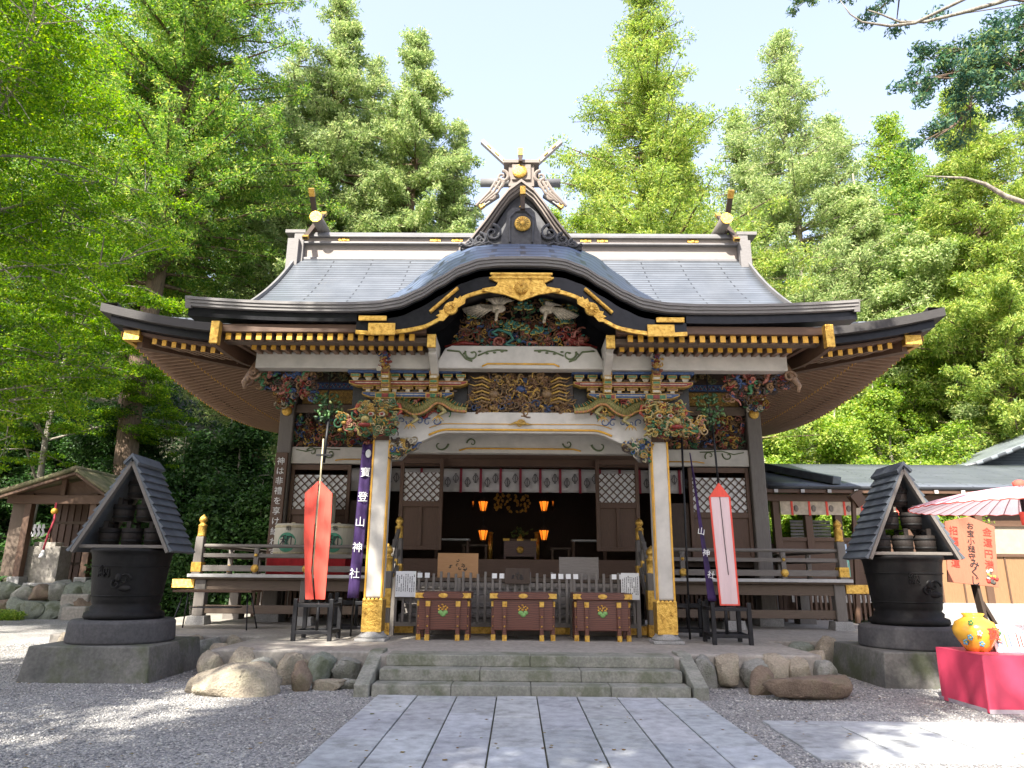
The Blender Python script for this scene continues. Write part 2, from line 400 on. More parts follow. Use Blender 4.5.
# ================================================================== ground, hills, terrace
def ground_fn(u, v): return ((u - .5) * 500, -120 + v * 400, 0)
mb = MB(); mb.grid(ground_fn, 20, 20); g = mb.build('ground', M['gravel']); g['kind'] = 'structure'
def hill_h(x, y):
    d = max(0, y - 29 + .15 * abs(x) * (1 if x < 0 else .3)); e = max(0, abs(x) - 26)
    h = .42 * d + .3 * e * (1 if y > 5 else max(0, (y + 5) / 10))
    return min(h, 34) * (1 if y > 5 else .4) + .5 * math.sin(x * .31 + y * .2) * min(1, h)
mb = MB(); mb.grid(lambda u, v: ((u - .5) * 300, 0 + v * 200, hill_h((u - .5) * 300, v * 200) - .05 if hill_h((u - .5) * 300, v * 200) > .02 else -.4), 90, 70)
hl = mb.build('hills', M['soil']); hl['kind'] = 'structure'

# the stone pavement leading to the steps
mb = MB(); rng = random.Random(3)
X0, X1 = -1.83, 2.38; cols = 8
for c in range(cols):
    xa = X0 + (X1 - X0) * c / cols; xb = X0 + (X1 - X0) * (c + 1) / cols; y = -6.0 - rng.random()
    while y < 10.0:
        L = rng.uniform(1.1, 1.9); ye = min(10.0, y + L)
        if ye > 9.6: ye = 10.0
        z = .03 + rng.uniform(-.004, .004); tn = rng.uniform(.84, 1.1); mb.col = (tn * rng.uniform(.97, 1.02), tn, tn * rng.uniform(.98, 1.05))
        mb.box(xa + .008, xb - .008, y + .007, ye - .007, -.05, z); y = ye
pv = mb.build('stone_pavement', M['granite'], bevel=.006); pv['kind'] = 'structure'
mb = MB(); mb.box(X0, X1, -7, 10.0, -.05, .012); o = mb.build('pavement_bed', M['soil']); o['kind'] = 'structure'
# crazy flagstone path to the side
mb = MB(); rng = random.Random(11)
mb.box(2.72, 16, 6.90, 7.32, -.04, .022); mb.box(2.78, 16, 8.36, 8.62, -.04, .022)
xs = [2.74]
while xs[-1] < 16: xs.append(xs[-1] + rng.uniform(.5, 1.15))
for a, b in zip(xs, xs[1:]):
    m_ = rng.uniform(.3, .7); sk1, sk2 = rng.uniform(-.12, .12), rng.uniform(-.12, .12)
    ym = 7.34 + 1.0 * m_
    for y0, y1, z in ((7.335, ym - .012, .02 + rng.uniform(-.003, .003)), (ym + .012, 8.345, .021 + rng.uniform(-.003, .003))):
        q = rng.uniform(-.1, .1) if y0 < 7.4 else 0
        tn = rng.uniform(.8, 1.15); mb.col = (tn, tn, tn)
        P = [(a + .012, y0), (b - .012, y0), (b - .012 + sk1 * .4, y1 + (q if y1 < 8.3 else 0)), (a + .012 + sk2 * .4, y1 + (q if y1 < 8.3 else 0))]
        mb.add([(x, y, -.04) for x, y in P] + [(x, y, z) for x, y in P], [(0, 3, 2, 1), (4, 5, 6, 7), (0, 1, 5, 4), (1, 2, 6, 5), (2, 3, 7, 6), (3, 0, 4, 7)])
o = mb.build('flagstone_path', M['granite'], bevel=.006); o['kind'] = 'structure'

ZT = .45
mb = MB()
mb.prism([(0, 0), (1, 0), (1, 1), (0, 1)], 0, 0) if False else None
mb.box(-4.62, 4.58, 11.2, 14.2, -.05, ZT); mb.box(-2.0, 2.42, 10.78, 11.2, -.05, ZT - .002); mb.box(-8.6, 8.6, 13.6, 26, -.05, ZT - .004)
o = mb.build('stone_terrace', M['terrace'], bevel=.03); o['kind'] = 'structure'
st = thing('stone_steps', 'three wide mossy grey stone steps between sloping side slabs', 'steps', (.2, 10.1, 0))
for k, (ya, yb) in enumerate(((10.05, 10.42), (10.40, 10.77), (10.74, 11.25))):
    mb = MB(); w = 2.13 - .03 * k; n = (4, 3, 2)[k]
    for j in range(n):
        xa = .2 - w + 2 * w * j / n; mb.box(xa + .003, xa + 2 * w / n - .003, ya, yb, .15 * k - (.03 if k == 0 else 0), .15 * (k + 1) + (.004 if k == 2 else 0))
    mb.build('tread', M['step'], st, bevel=.012)
for s in (-1, 1):
    mb = MB(); xc = .2 + s * 2.25
    mb.add([(xc - .1, 9.98, -.02), (xc + .1, 9.98, -.02), (xc + .1, 11.3, -.02), (xc - .1, 11.3, -.02), (xc - .1, 9.98, .16), (xc + .1, 9.98, .16), (xc + .1, 10.95, .49), (xc - .1, 10.95, .49), (xc + .1, 11.3, .49), (xc - .1, 11.3, .49)],
           [(0, 1, 5, 4), (4, 5, 6, 7), (7, 6, 8, 9), (1, 2, 8, 6, 5), (0, 4, 7, 9, 3), (2, 3, 9, 8), (0, 3, 2, 1)])
    mb.build('side_slab', M['step'], st, bevel=.015)

# boulders: each a thing
def boulder(name, c, r, mat, label, seed, group=None, flat=1, cat='boulder', sub=4, rough=.16):
    bm = bmesh.new(); bmesh.ops.create_icosphere(bm, subdivisions=sub, radius=1); rg = random.Random(seed)
    off = Vector((rg.uniform(-50, 50), rg.uniform(-50, 50), rg.uniform(-50, 50)))
    from mathutils import noise as mn
    planes = [(Vector((rg.gauss(0, 1), rg.gauss(0, 1), rg.gauss(0, .8))).normalized(), rg.uniform(.62, .88)) for _ in range(13)]
    for v in bm.verts:
        n0 = mn.noise(v.co * 1.1 + off) * rough * 2.0 + mn.noise(v.co * 3 + off) * rough * .6 + mn.noise(v.co * 8 + off) * rough * .15
        p = v.co.copy()
        q = Vector([math.copysign(abs(a) ** .6, a) for a in p]) * (1 + n0)
        for pn_, pd in planes:
            e = q.dot(pn_) - pd
            if e > 0: q -= pn_ * e * .85
        q *= 1.12 * (1 + mn.noise(v.co * 6 + off) * .05 + mn.noise(v.co * 14 + off) * .025)
        v.co = Vector((q.x * r[0], q.y * r[1], q.z * r[2]))
    me = bpy.data.meshes.new(name); bm.to_mesh(me); bm.free()
    me.polygons.foreach_set('use_smooth', [True] * len(me.polygons))
    o = link(name, me, None, [mat]); o.location = c; o.rotation_euler = (0, 0, rg.uniform(-.3, .3))
    return tag(o, label, cat, group)
nth = ['first', 'second', 'third', 'fourth', 'fifth', 'sixth', 'seventh', 'eighth', 'ninth', 'tenth', 'eleventh', 'twelfth', 'thirteenth', 'fourteenth']
cols_ = {0: 'grey', 1: 'tan', 2: 'greenish', 3: 'brown'}
def row(x0, y0, x1, y1, n, side, where, seed, hh=.232, r=None):
    rg = random.Random(seed)
    for k in range(n):
        t = (k + .5) / n; x = x0 + (x1 - x0) * t; y = y0 + (y1 - y0) * t; w = math.hypot(x1 - x0, y1 - y0) / n / 2
        m = rg.choice([0, 1, 2, 1, 0, 1]); h = hh * rg.uniform(.85, 1.05)
        along_x = abs(x1 - x0) > abs(y1 - y0)
        boulder('boulder', (x, y, h * .9), (w * 1.08 if along_x else .2, .2 if along_x else w * 1.08, h), BS[m],
                f'rounded {cols_[m]} boulder, {nth[k]} from {where}', seed * 31 + k, f'boulders edging the {side} of the terrace')
row(-2.3, 11.10, -4.75, 11.15, 6, 'left front', 'the steps in the left terrace edge', 5)
row(2.6, 11.13, 4.75, 11.2, 6, 'right front', 'the steps in the right terrace edge', 6)
row(-4.72, 11.6, -4.72, 13.4, 4, 'left side', 'the front along the left return of the terrace', 8, .24)
row(4.68, 11.6, 4.68, 13.4, 4, 'right side', 'the front along the right return of the terrace', 9, .24)
row(-4.9, 13.52, -8.4, 13.52, 8, 'left rear', 'the corner in the rear row behind the left cauldron', 12, .25)
row(4.9, 13.52, 8.2, 13.52, 7, 'right rear', 'the corner in the rear row behind the right cauldron', 13, .25)
boulder('boulder', (-3.80, 10.22, .13), (.66, .42, .24), BS[1], 'big flat tan boulder lying on the gravel left of the steps', 71, rough=.2)
boulder('boulder', (-2.98, 10.5, .12), (.13, .14, .22), BS[3], 'small upright reddish brown stone beside the big tan boulder', 72)
boulder('boulder', (-2.66, 10.62, .04), (.22, .15, .09), BS[1], 'small low pinkish stone near the left side slab of the steps', 73)
boulder('boulder', (-2.35, 10.72, .04), (.18, .12, .08), BS[0], 'small flat pale stone touching the left side slab of the steps', 74)
boulder('boulder', (4.1, 10.35, .13), (.66, .34, .15), BS[3], 'flat mossy brown slab rock on the gravel right of the steps', 75, rough=.12)
boulder('boulder', (3.45, 10.6, .13), (.17, .16, .22), BS[3], 'small dark brown stone at the end of the flat slab rock', 76)

# ================================================================== the shrine hall
HALL = thing('shrine_hall', 'ornate Japanese shrine hall with curved gable, gilt fittings and coloured carvings', 'shrine')
HALL.location = (.05, 16, .45); ORG[HALL.name] = Vector((0, 16, .45))
HB = MB
def hp(name, mb, mats, parent=None, **k): return mb.build(name, mats, parent or HALL, **k)
def px(u, v, Y):
    p = at(u, v, Y); return (p.x - .05, p.z)
RX, YE, YR, DD = 8.72, 13.6, 19.5, 5.9
def lift(t): return .52 * max(0, (abs(t) - 4.2) / 4.5) ** 2.2
def curve(d): return 6.42 + .32 * d + .080 * d * d
def slift(t): return .52 * min(1.1, abs(t) / 8.7) ** 1.7
def zmain(x, d): return curve(d) + lift(x) * max(0, 1 - d / 4) ** 2
# main roof: front and back slopes, skirts at the sides
for s in (1, -1):
    mb = MB()
    mb.grid(lambda u, v: (((u * 2 - 1) * (RX - v * 2.1)) * s, YR - s * (DD - v * 2.1), zmain((u * 2 - 1) * (RX - v * 2.1), v * 2.1)), 60, 10, 17, 2.3)
    def up(u, v):
        d = 2.1 + v * (DD - 2.1); return ((u * 2 - 1) * (6.62 + .42 * (1 - v) ** 2) * s, YR - s * (DD - d), zmain(0, d))
    mb.grid(up, 50, 16, 13.6, 5.2)
    hp('roof', mb, M['roof']).modifiers.new('s', 'SOLIDIFY').thickness = .12
    mb = MB()
    mb.grid(lambda u, v: (s * (RX - v * 2.1), YR - s * (1 - 2 * u) * (DD - v * 2.1), curve(v * 2.1) + slift((1 - 2 * u) * (DD - v * 2.1) * RX / DD) * max(0, 1 - v * 2.1 / 4) ** 2), 40, 10, 11.8, 2.3)
    hp('roof', mb, M['roof']).modifiers.new('s', 'SOLIDIFY').thickness = .12
    # gable wall and its verge board
    mb = MB(); pts = [(YR + t * 3.7, curve(DD - abs(t) * 3.7) - .15) for t in [(-1 + k / 12 * 2) for k in range(13)]]
    mb.add([(s * 6.3, y, z) for y, z in pts] + [(s * 6.3, YR, 7.6)], [(i, i + 1, 13) for i in range(12)]); hp('gable_wall', mb, M['brown_z'])
    mb = MB()
    for k in range(24):
        def pt(t): d = DD - abs(t) * 3.8; v_ = (d - 2.1) / 3.8; return (s * (6.66 + .42 * (1 - v_) ** 2), YR + t * 3.8, curve(d) + .03)
        a, b = pt(-1 + k / 12), pt(-1 + (k + 1) / 12)
        mb.beam(a, b, .07, .13)
    hp('verge_board', mb, M['ridge'])
# eave edges of the main roof
def ring(zoff_top, zoff_bot, inset, th, mat, name):
    mb = MB(); N = 44
    for s in (1, -1):
        T = [((u * 2 - 1) * (RX - inset)) for u in [k / N for k in range(N + 1)]]
        y0 = YR - s * (DD - inset)
        mb.strip([(x, 6.42 + lift(x) + zoff_top) for x in T], [(x, 6.42 + lift(x) + zoff_bot) for x in T], y0, y0 + s * th)
        b = len(mb.v); ys = [YR + (k / N * 2 - 1) * (DD - inset) for k in range(N + 1)]
        for y in ys:
            z = 6.42 + slift((y - YR) * RX / DD); xo = s * (RX - inset); xi = s * (RX - inset - th)
            mb.v += [(xo, y, z + zoff_top), (xo, y, z + zoff_bot), (xi, y, z + zoff_bot), (xi, y, z + zoff_top)]
        for k in range(N):
            p = b + 4 * k; q = p + 4
            for a, c in ((0, 1), (1, 2), (2, 3), (3, 0)): mb.face([p + a, p + c, q + c, q + a])
    return hp(name, mb, mat)
ring(.02, -.16, -.02, .35, M['fascia_dark'], 'eave_edge')
ring(-.15, -.32, .14, .3, M['lacquer'], 'eave_board')
ring(-.33, -.40, .32, .3, M['brown_x'], 'eave_beam')
# soffit under the main eaves, rising to the wall
mb = MB()
for s in (1, -1):
    mb.grid(lambda u, v: (((u * 2 - 1) * (RX - .35 - v * 2.6)) * s, YR - s * (DD - .35 - v * 3.3), 6.42 + lift((u * 2 - 1) * RX) * (1 - v) ** 2 - .36 + v * .75), 40, 6)
    mb.grid(lambda u, v: (s * (RX - .35 - v * 2.6), YR - s * (1 - 2 * u) * (DD - .35 - v * 3.3), 6.42 + slift((1 - 2 * u) * RX) * (1 - v) ** 2 - .30 + v * .75), 40, 6)
hp('soffit', mb, M['brown_y'])
# rafters of the side eaves and the rear (a merged part: there are hundreds), gilt ends
def zs(tx, v): return 6.42 + slift(tx) * (1 - v) ** 2 - .34 + v * .75
mb = MB(); mb2 = []
for s in (1, -1):
    y = YR - DD + .5
    while y < YR + DD - .4:
        e = min(1, max(0, (y - YR + DD - .35) / 3.3)) if y < YR else 1
        # upper (flying) tier and lower tier
        for tier, (v0, v1, dz) in enumerate(((-.045, .42, -.09), (.30, 1.0, -.15))):
            a = min(1, max(v1 if e >= 1 else e, .05)) if tier == 0 else 1
            vb = min(v1, e) if y < YR else v1
            if vb <= v0 + .03: continue
            tx = (y - YR) / DD * RX
            xa = s * (RX - .35 - v0 * 2.6); xb = s * (RX - .35 - vb * 2.6)
            za, zb = zs(tx, v0) + dz, zs(tx, vb) + dz
            mb.mi = 0; mb.beam((xa, y, za), (xb, y, zb), .065, .11)
            mb.mi = 1; mb.box(min(xa, xa + s * .012), max(xa, xa + s * .012), y - .045, y + .045, za - .055, za + .055)
        y += .19
hp('rafters', mb, [M['tan_x'], M['ochre']], kind='stuff')
# front rafters, each its own part
def rafter(x, y0, z0, y1, z1, w=.085, h=.115):
    m = MB(); m.beam((x, y0, z0), (x, y1, z1), w, h); m.mi = 1; m.box(x - w / 2 - .004, x + w / 2 + .004, y0 - .014, y0 + .006, z0 - h / 2 - .006, z0 + h / 2 + .002)
    return hp('rafter', m, [M['tan_y'], M['ochre']])
for s in (-1, 1):
    for k in range(19):
        x = s * (1.95 + k * .183); rafter(x, 11.86, 5.655, 13.4, 5.80)
    for k in range(18):
        x = s * (1.85 + k * .18); rafter(x, 12.24, 5.585 - .0, 13.6, 5.66, .08, .10)
    for k in range(9):
        x = s * (6.05 + k * .21); rafter(x, 14.0, 6.42 + lift(x) - .46, 15.5, 6.30 + lift(x) * .5)
# gilt corner pieces of the main eaves
for s in (-1, 1):
    m = MB(); m.box(s * 8.17 - .17, s * 8.17 + .17, 13.86, 14.02, 6.25, 6.46, None); m.box(s * 8.30 - .05, s * 8.30 + .05, 14.0, 14.4, 6.25, 6.45); hp('corner_fitting', m, M['gold'], bevel=.01)
    m = MB(); m.beam((s * 8.1, 14.1, 6.28), (s * 5.9, 17.5, 6.55), .2, .26); hp('hip_rafter', m, M['brown_y'])
# ---- kohai (projecting porch roof) with its undulating karahafu gable
def bul(x):
    K = [(0, .90), (.4, .895), (.75, .86), (1.1, .73), (1.45, .50), (1.8, .27), (2.15, .10), (2.6, .02), (3.1, 0), (9, 0)]
    x = abs(x)
    for (a, p), (b, q) in zip(K, K[1:]):
        if a <= x <= b:
            t = (x - a) / (b - a); t = t * t * (3 - 2 * t) * .35 + t * .65; return p + (q - p) * t
KW, KY = 5.95, 11.6
def klift(x): return .10 * max(0, (abs(x) - 3.5) / 2.45) ** 2
def zk(x, y):
    t = y - KY; return 6.2 + .32 * t + klift(x) * max(0, 1 - t / 2) + bul(x / (1 + .17 * min(t, 3.2))) * (1 + .33 * min(t, 2.8))
mb = MB(); mb.grid(lambda u, v: ((u * 2 - 1) * 3.4, KY + v * 6.6, zk((u * 2 - 1) * 3.4, KY + v * 6.6)), 60, 30, 6.8, 7.6)
hp('curved_gable_roof', mb, M['roof_big']).modifiers.new('s', 'SOLIDIFY').thickness = .05
for s in (-1, 1):
    mb = MB(); mb.grid(lambda u, v: (s * (3.4 + u * (KW - 3.4)), KY + v * 4.8, zk(3.4 + u * (KW - 3.4), KY + v * 4.8)) if s > 0 else (-(KW - u * (KW - 3.4)), KY + v * 4.8, zk(KW - u * (KW - 3.4), KY + v * 4.8)), 16, 16, 2.55, 5.1)
    hp('porch_roof', mb, M['roof']).modifiers.new('s', 'SOLIDIFY').thickness = .05
XS = [-KW + 2 * KW * k / 120 for k in range(121)]
mb = MB()
for k in range(3): # the layered edge in three laminations, each slightly recessed
    a, b = .012 - .055 * k, .012 - .055 * (k + 1) + .006
    mb.strip([(x, zk(x, KY) + a) for x in XS], [(x, zk(x, KY) + b) for x in XS], KY - .03 + .022 * k, KY + .3)
hp('eave_edge', mb, M['fascia'])
mb = MB(); mb.strip([(x, zk(x, KY) - .15) for x in XS], [(x, zk(x, KY) - .31) for x in XS], KY + .1, KY + .4); hp('eave_board', mb, M['lacquer'])
for s in (-1, 1): # side edges of the porch roof
    mb = MB()
    for k in range(10):
        y = KY + k * .26; a = (s * (KW - .02), y, zk(KW, y) - .09); b = (s * (KW - .02), y + .26, zk(KW, y + .26) - .09); mb.beam(a, b, .1, .22)
    hp('eave_edge', mb, M['fascia'])
    mb = MB()
    for k in range(9):
        y = KY + .1 + k * .3; mb.beam((s * 5.42, y, 5.62 + .10 * math.sin(k / 8 * PI) * -1 + .035 * k), (s * 5.42, y + .3, 5.62 + .10 * math.sin((k + 1) / 8 * PI) * -1 + .035 * (k + 1)), .09, .36)
    hp('side_barge_board', mb, M['brown_y'])
    mb = MB(); mb.box(s * 5.42 - .075, s * 5.42 + .075, 11.66, 11.80, 5.46, 5.88); hp('end_fitting', mb, M['gold'], bevel=.01)
    # straight boards over the rafters
    mb = MB(); mb.box(min(s * 1.7, s * 5.40), max(s * 1.7, s * 5.40), 11.79, 11.95, 5.72, 5.87); hp('eave_beam', mb, M['brown_x'], bevel=.01)
    mb = MB(); mb.box(min(s * 1.7, s * 5.40), max(s * 1.7, s * 5.40), 12.0, 12.2, 5.60, 5.70); hp('eave_beam', mb, M['wood_x'], bevel=.01)
    mb = MB(); mb.add([(s * 1.7, 11.9, 5.75), (s * 5.4, 11.9, 5.75), (s * 5.4, 14.3, 5.98), (s * 1.7, 14.3, 5.98)], [(0, 1, 2, 3)]); mb.add([(s * 1.7, 14.3, 5.98), (s * 5.4, 14.3, 5.98), (s * 5.9, 17.4, 6.7), (s * 1.7, 17.4, 6.7)], [(0, 1, 2, 3)]); hp('soffit', mb, M['wood_y'])
# the black bargeboard, its gilt edge and fittings (outline measured from the left half, mirrored)
arc = [(356, 333), (380, 334.5), (405, 332), (425, 328), (438, 321), (447, 313), (456, 303), (466, 297.5), (480, 293), (497, 290), (520, 289.5)]
AL = [px(u, v, 11.72) for u, v in arc]; AL = [(-abs(x), z) for x, z in AL]; AL[-1] = (0, AL[-1][1])
AR = [(-x, z) for x, z in reversed(AL[:-1])]
def dense(P, k=5):
    out = []
    for a, b in zip(P, P[1:]):
        out += [(a[0] + (b[0] - a[0]) * j / k, a[1] + (b[1] - a[1]) * j / k) for j in range(k)]
    return out + [P[-1]]
A_ = dense(AL + AR)
for _ in range(4): A_ = [A_[0]] + [(q[0], (p[1] + q[1] * 2 + r[1]) / 4) for p, q, r in zip(A_, A_[1:], A_[2:])] + [A_[-1]]
mb = MB(); mb.strip([(x, zk(x, KY) - .18) for x, z in A_], [(x, z) for x, z in A_], 11.70, 11.80); hp('bargeboard', mb, M['lacquer'])
mb = MB(); mb.strip([(x, z + .045) for x, z in A_], [(x, z - .03) for x, z in A_], 11.672, 11.72); hp('gilt_edge', mb, M['gold'], bevel=.006)
# ribbed black vault behind the board
mb = MB()
for k in range(26):
    y = 11.84 + k * .045; dz = .02 if k % 2 else 0
    mb.strip([(x * (1 + .02 * k / 26), z + .24 + dz + .010 * k) for x, z in A_[8:-8]], [(x * (1 + .02 * k / 26), z + .04 + dz + .010 * k) for x, z in A_[8:-8]], y, y + .044)
hp('ribbed_vault', mb, M['lacquer'])
def scroll_plate(cx, cz, y, r, rot, nm='rosette'):
    m = MB(); xf = Matrix.Translation((cx, y, cz)) @ Matrix.Rotation(rot, 4, 'Y')
    m.lathe([(0.0, .05), (.25 * r, .05), (.3 * r, .035), (.9 * r, .05), (r, .02), (r, 0)], (cx, y, cz), 24, axis='y')
    for j in range(12): m.beam(xf @ Vector((math.cos(j * PI / 6) * .3 * r, -.052, math.sin(j * PI / 6) * .3 * r)), xf @ Vector((math.cos(j * PI / 6) * .9 * r, -.052, math.sin(j * PI / 6) * .9 * r)), .012, .02, (0, 1, 0))
    for q in (-1, 1):
        P = [(q * r * .6, -.55 * r), (q * 2.0 * r, -.75 * r), (q * 2.6 * r, -.2 * r), (q * 2.1 * r, .1 * r), (q * 2.3 * r, .6 * r), (q * 1.7 * r, .45 * r), (q * 1.5 * r, .9 * r), (q * 1.0 * r, .6 * r), (q * .5 * r, .9 * r)]
        if q < 0: P = P[::-1]
        m.prism(P, -.02, 0, xf)
    return hp(nm, m, M['gold'], bevel=.005)
for s in (-1, 1):
    x, z = px(451, 309, 11.68); scroll_plate(s * abs(x), z, 11.665, .125, s * R(42))
    a, b = px(430, 312, 11.66), px(458, 288, 11.66)
    m = MB(); m.beam((s * abs(a[0]), 11.665, a[1]), (s * abs(b[0]), 11.665, b[1]), .04, .10, (0, -1, 0)); 
    m.beam((s * abs(a[0]), 11.66, a[1]), (s * abs(b[0]), 11.66, b[1]), .06, .05, (0, -1, 0)); hp('gilt_bar', m, M['gold'], bevel=.01)
    m = MB(); x0 = abs(px(368, 330, 11.66)[0]); m.box(min(s * x0, s * (x0 - .48)), max(s * x0, s * (x0 - .48)), 11.64, 11.68, px(368, 335, 11.66)[1], px(368, 323, 11.66)[1]); m.box(min(s * (x0 + .18), s * (x0 - .32)), max(s * (x0 + .18), s * (x0 - .32)), 11.63, 11.67, px(368, 321, 11.66)[1], px(368, 316, 11.66)[1]); hp('end_fitting', m, M['gold'], bevel=.01)
m = MB(); zc = px(520, 290, 11.66)[1]
m.prism([(-.52, zc + .30), (-.56, zc + .20), (-.42, zc + .13), (-.46, zc + .06), (-.7, zc + .02), (-.7, zc - .03), (-.3, zc - .10), (0, zc - .22), (.3, zc - .10), (.7, zc - .03), (.7, zc + .02), (.46, zc + .06), (.42, zc + .13), (.56, zc + .20), (.52, zc + .30)], 11.63, 11.67)
m.box(-.58, .58, 11.61, 11.66, zc + .20, zc + .235); m.box(-.56, .56, 11.61, 11.66, zc + .275, zc + .32)
hp('gable_plaque', m, M['gold'], bevel=.008)
m = MB(); m.lathe([(0, .05), (.03, .05), (.035, .03), (.11, .05), (.125, .02), (.125, 0)], (0, 11.62, zc + .03), 24, axis='y')
for j in range(16): m.beam((math.cos(j * PI / 8) * .03, 11.565, zc + .03 + math.sin(j * PI / 8) * .03), (math.cos(j * PI / 8) * .11, 11.565, zc + .03 + math.sin(j * PI / 8) * .11), .012, .02, (0, 1, 0))
hp('rosette', m, M['gold'])
# ---- chidori gable above the porch
sp = [(521, 181), (509, 190), (500, 201), (487, 219), (471, 239), (459, 250), (440, 268), (420, 284), (398, 297)]
SP = [px(u, v, 14.4) for u, v in sp]; SP[0] = (0, SP[0][1])
prof = [(-abs(x), z) for x, z in reversed(SP[:6])] + [(abs(x), z) for x, z in SP[1:6]]
lowp = [(-abs(x), z) for x, z in reversed(SP)] + [(abs(x), z) for x, z in SP[1:]]
mb = MB()
def chf(u, v):
    k = u * (len(lowp) - 1); i = min(int(k), len(lowp) - 2); t = k - i
    x = lowp[i][0] + (lowp[i + 1][0] - lowp[i][0]) * t; z = lowp[i][1] + (lowp[i + 1][1] - lowp[i][1]) * t
    return (x, 14.45 + v * 4.6, z)
mb.grid(chf, 64, 12, 6, 4.6); hp('upper_gable_roof', mb, M['roof'])
mb = MB()
for k in range(3):
    dd = k * .07
    mb.strip([(x * (1 - .03 * k), z - dd) for x, z in prof], [(x * (1 - .03 * k), z - dd - .075) for x, z in prof], 14.30 + .06 * k, 14.6)
hp('upper_bargeboard', mb, M['ridge_light'], bevel=.006)  # paler timber puts sunlight on this verge into the colour
mb = MB(); mb.prism([(x * .85, z - .2) for x, z in prof[1:-1]] + [(1.2, 8.4), (-1.2, 8.4)], 14.62, 14.7); hp('gable_wall', mb, M['carved_grey'])
def spiral(m, cx, y, cz, r, turns, a0, th, flip=1, n=6, seg=18, grow=1.0, dy=0):
    P = []; Rr = []
    for k in range(seg + 1):
        t = k / seg; a = a0 + flip * t * turns * 2 * PI; rr = r * (1 - t) ** grow + .004
        P.append((cx + rr * math.cos(a), y - dy * t, cz + rr * math.sin(a))); Rr.append(th * (1 - .55 * t))
    m.tube(P, Rr, n)
# ornament with chrysanthemum
mb = MB()
mb.prism([(-.30, 9.22), (-.34, 8.9), (-.42, 8.7), (-.45, 8.45), (.45, 8.45), (.42, 8.7), (.34, 8.9), (.30, 9.22), (.2, 9.34), (-.2, 9.34)], 13.82, 13.98)
mb.prism([(-.46, 8.72), (-.75, 8.78), (-1.0, 8.62), (-1.32, 8.46), (-1.32, 8.38), (1.32, 8.38), (1.32, 8.46), (1.0, 8.62), (.75, 8.78), (.46, 8.72)], 13.9, 14.0)
for s in (-1, 1):
    for cx, cz, r in ((.62, 8.75, .2), (.9, 8.6, .15), (1.12, 8.5, .10)): spiral(mb, s * cx, 13.86, cz, r, 1.6, PI / 2, .035, s)
    for q in range(4): mb.tube([(s * (.5 + .22 * q), 13.86, 8.42), (s * (.7 + .2 * q), 13.85, 8.52 - .01 * q), (s * (.95 + .13 * q), 13.86, 8.44)], .026, 6)
    mb.tube([(s * .24, 13.81, 8.5), (s * .25, 13.81, 9.1), (s * .12, 13.81, 9.24), (0, 13.81, 9.26)], .028, 6)
hp('ridge_end_ornament', mb, M['carved_grey'], bevel=.01)
mb = MB(); mb.lathe([(0, .07), (.05, .07), (.055, .055), (.15, .065), (.18, .02), (.18, 0)], (.03, 13.79, 8.93), 28, axis='y')
hp('chrysanthemum_crest', mb, M['gold'])
mb = MB()
for j in range(16): mb.beam((.03 + math.cos(j * PI / 8) * .045, 13.724, 8.93 + math.sin(j * PI / 8) * .045), (.03 + math.cos(j * PI / 8) * .14, 13.724, 8.93 + math.sin(j * PI / 8) * .15), .004, .010, (0, 1, 0))
hp('petal_lines', mb, M['darkwood'])
mb = MB(); mb.box(.03 - .05, .03 + .05, 13.7, 13.82, 9.25, 9.75); mb.mi = 1; mb.box(.03 - .06, .03 + .06, 13.68, 13.83, 9.6, 9.8); hp('finial_post', mb, [M['darkwood'], M['gold']], bevel=.008)
mb = MB(); mb.lathe([(.0, 0), (.05, .01), (.045, .03), (0, .05)], (0, 14.2, 9.55), 10); hp('pendant', mb, M['gold'])
# crossed finials, billet and crest box at the front ridge end
mb = MB(); 
for s in (-1, 1):
    mb.beam((s * .10, 15.2, 11.02), (s * .98, 15.2, 11.93), .1, .14, (0, 1, 0)); mb.mi = 0
hp('crossed_finial', mb, M['bleached'], bevel=.01)
for s in (-1, 1):
    mb = MB(); mb.beam((s * .55, 15.2, 10.45), (s * .98, 15.2, 10.13), .1, .13, (0, 1, 0)); mb.mi = 1; mb.beam((s * .9, 15.2, 10.19), (s * 1.0, 15.2, 10.115), .11, .14, (0, 1, 0)); hp('finial_tail', mb, [M['bleached'], M['gold']], bevel=.006)
    for q in range(3):
        a = .3 + .22 * q; mb = MB(); x0, z0 = s * (.10 + .88 * a), 11.02 + .91 * a; mb.beam((x0, 15.125, z0), (x0 + s * .09, 15.125, z0 + .093), .02, .045, (0, 1, 0)); hp('slot_fitting', mb, M['ochre'])
mb = MB(); mb.tube([(-.98, 15.0, 10.66), (.94, 15.0, 10.66)], .105, 16); hp('billet', mb, M['ridge'])
mb = MB(); mb.box(-.3, .3, 14.7, 15.3, 10.4, 11.0); mb.box(-.42, .42, 14.62, 15.4, 10.98, 11.06); mb.box(-.22, .22, 14.65, 14.72, 10.55, 10.95)
for s in (-1, 1):
    for cx, cz, r in ((.45, 10.62, .16), (.55, 10.42, .14), (.72, 10.1, .12)): spiral(mb, s * cx, 14.66, cz, r, 1.5, PI / 2, .045, s)
    for q in range(3): mb.tube([(s * (.4 + .1 * q), 14.66, 10.5), (s * (.55 + .1 * q), 14.64, 10.2), (s * (.85 + .1 * q), 14.66, 9.95 - .05 * q)], .035, 6)
hp('ridge_box', mb, M['ridge_light'], bevel=.012)
mb = MB(); mb.lathe([(0, .05), (.16, .05), (.17, .03), (.17, 0)], (-.04, 14.64, 10.74), 24, axis='y'); hp('ridge_crest', mb, M['gold'])
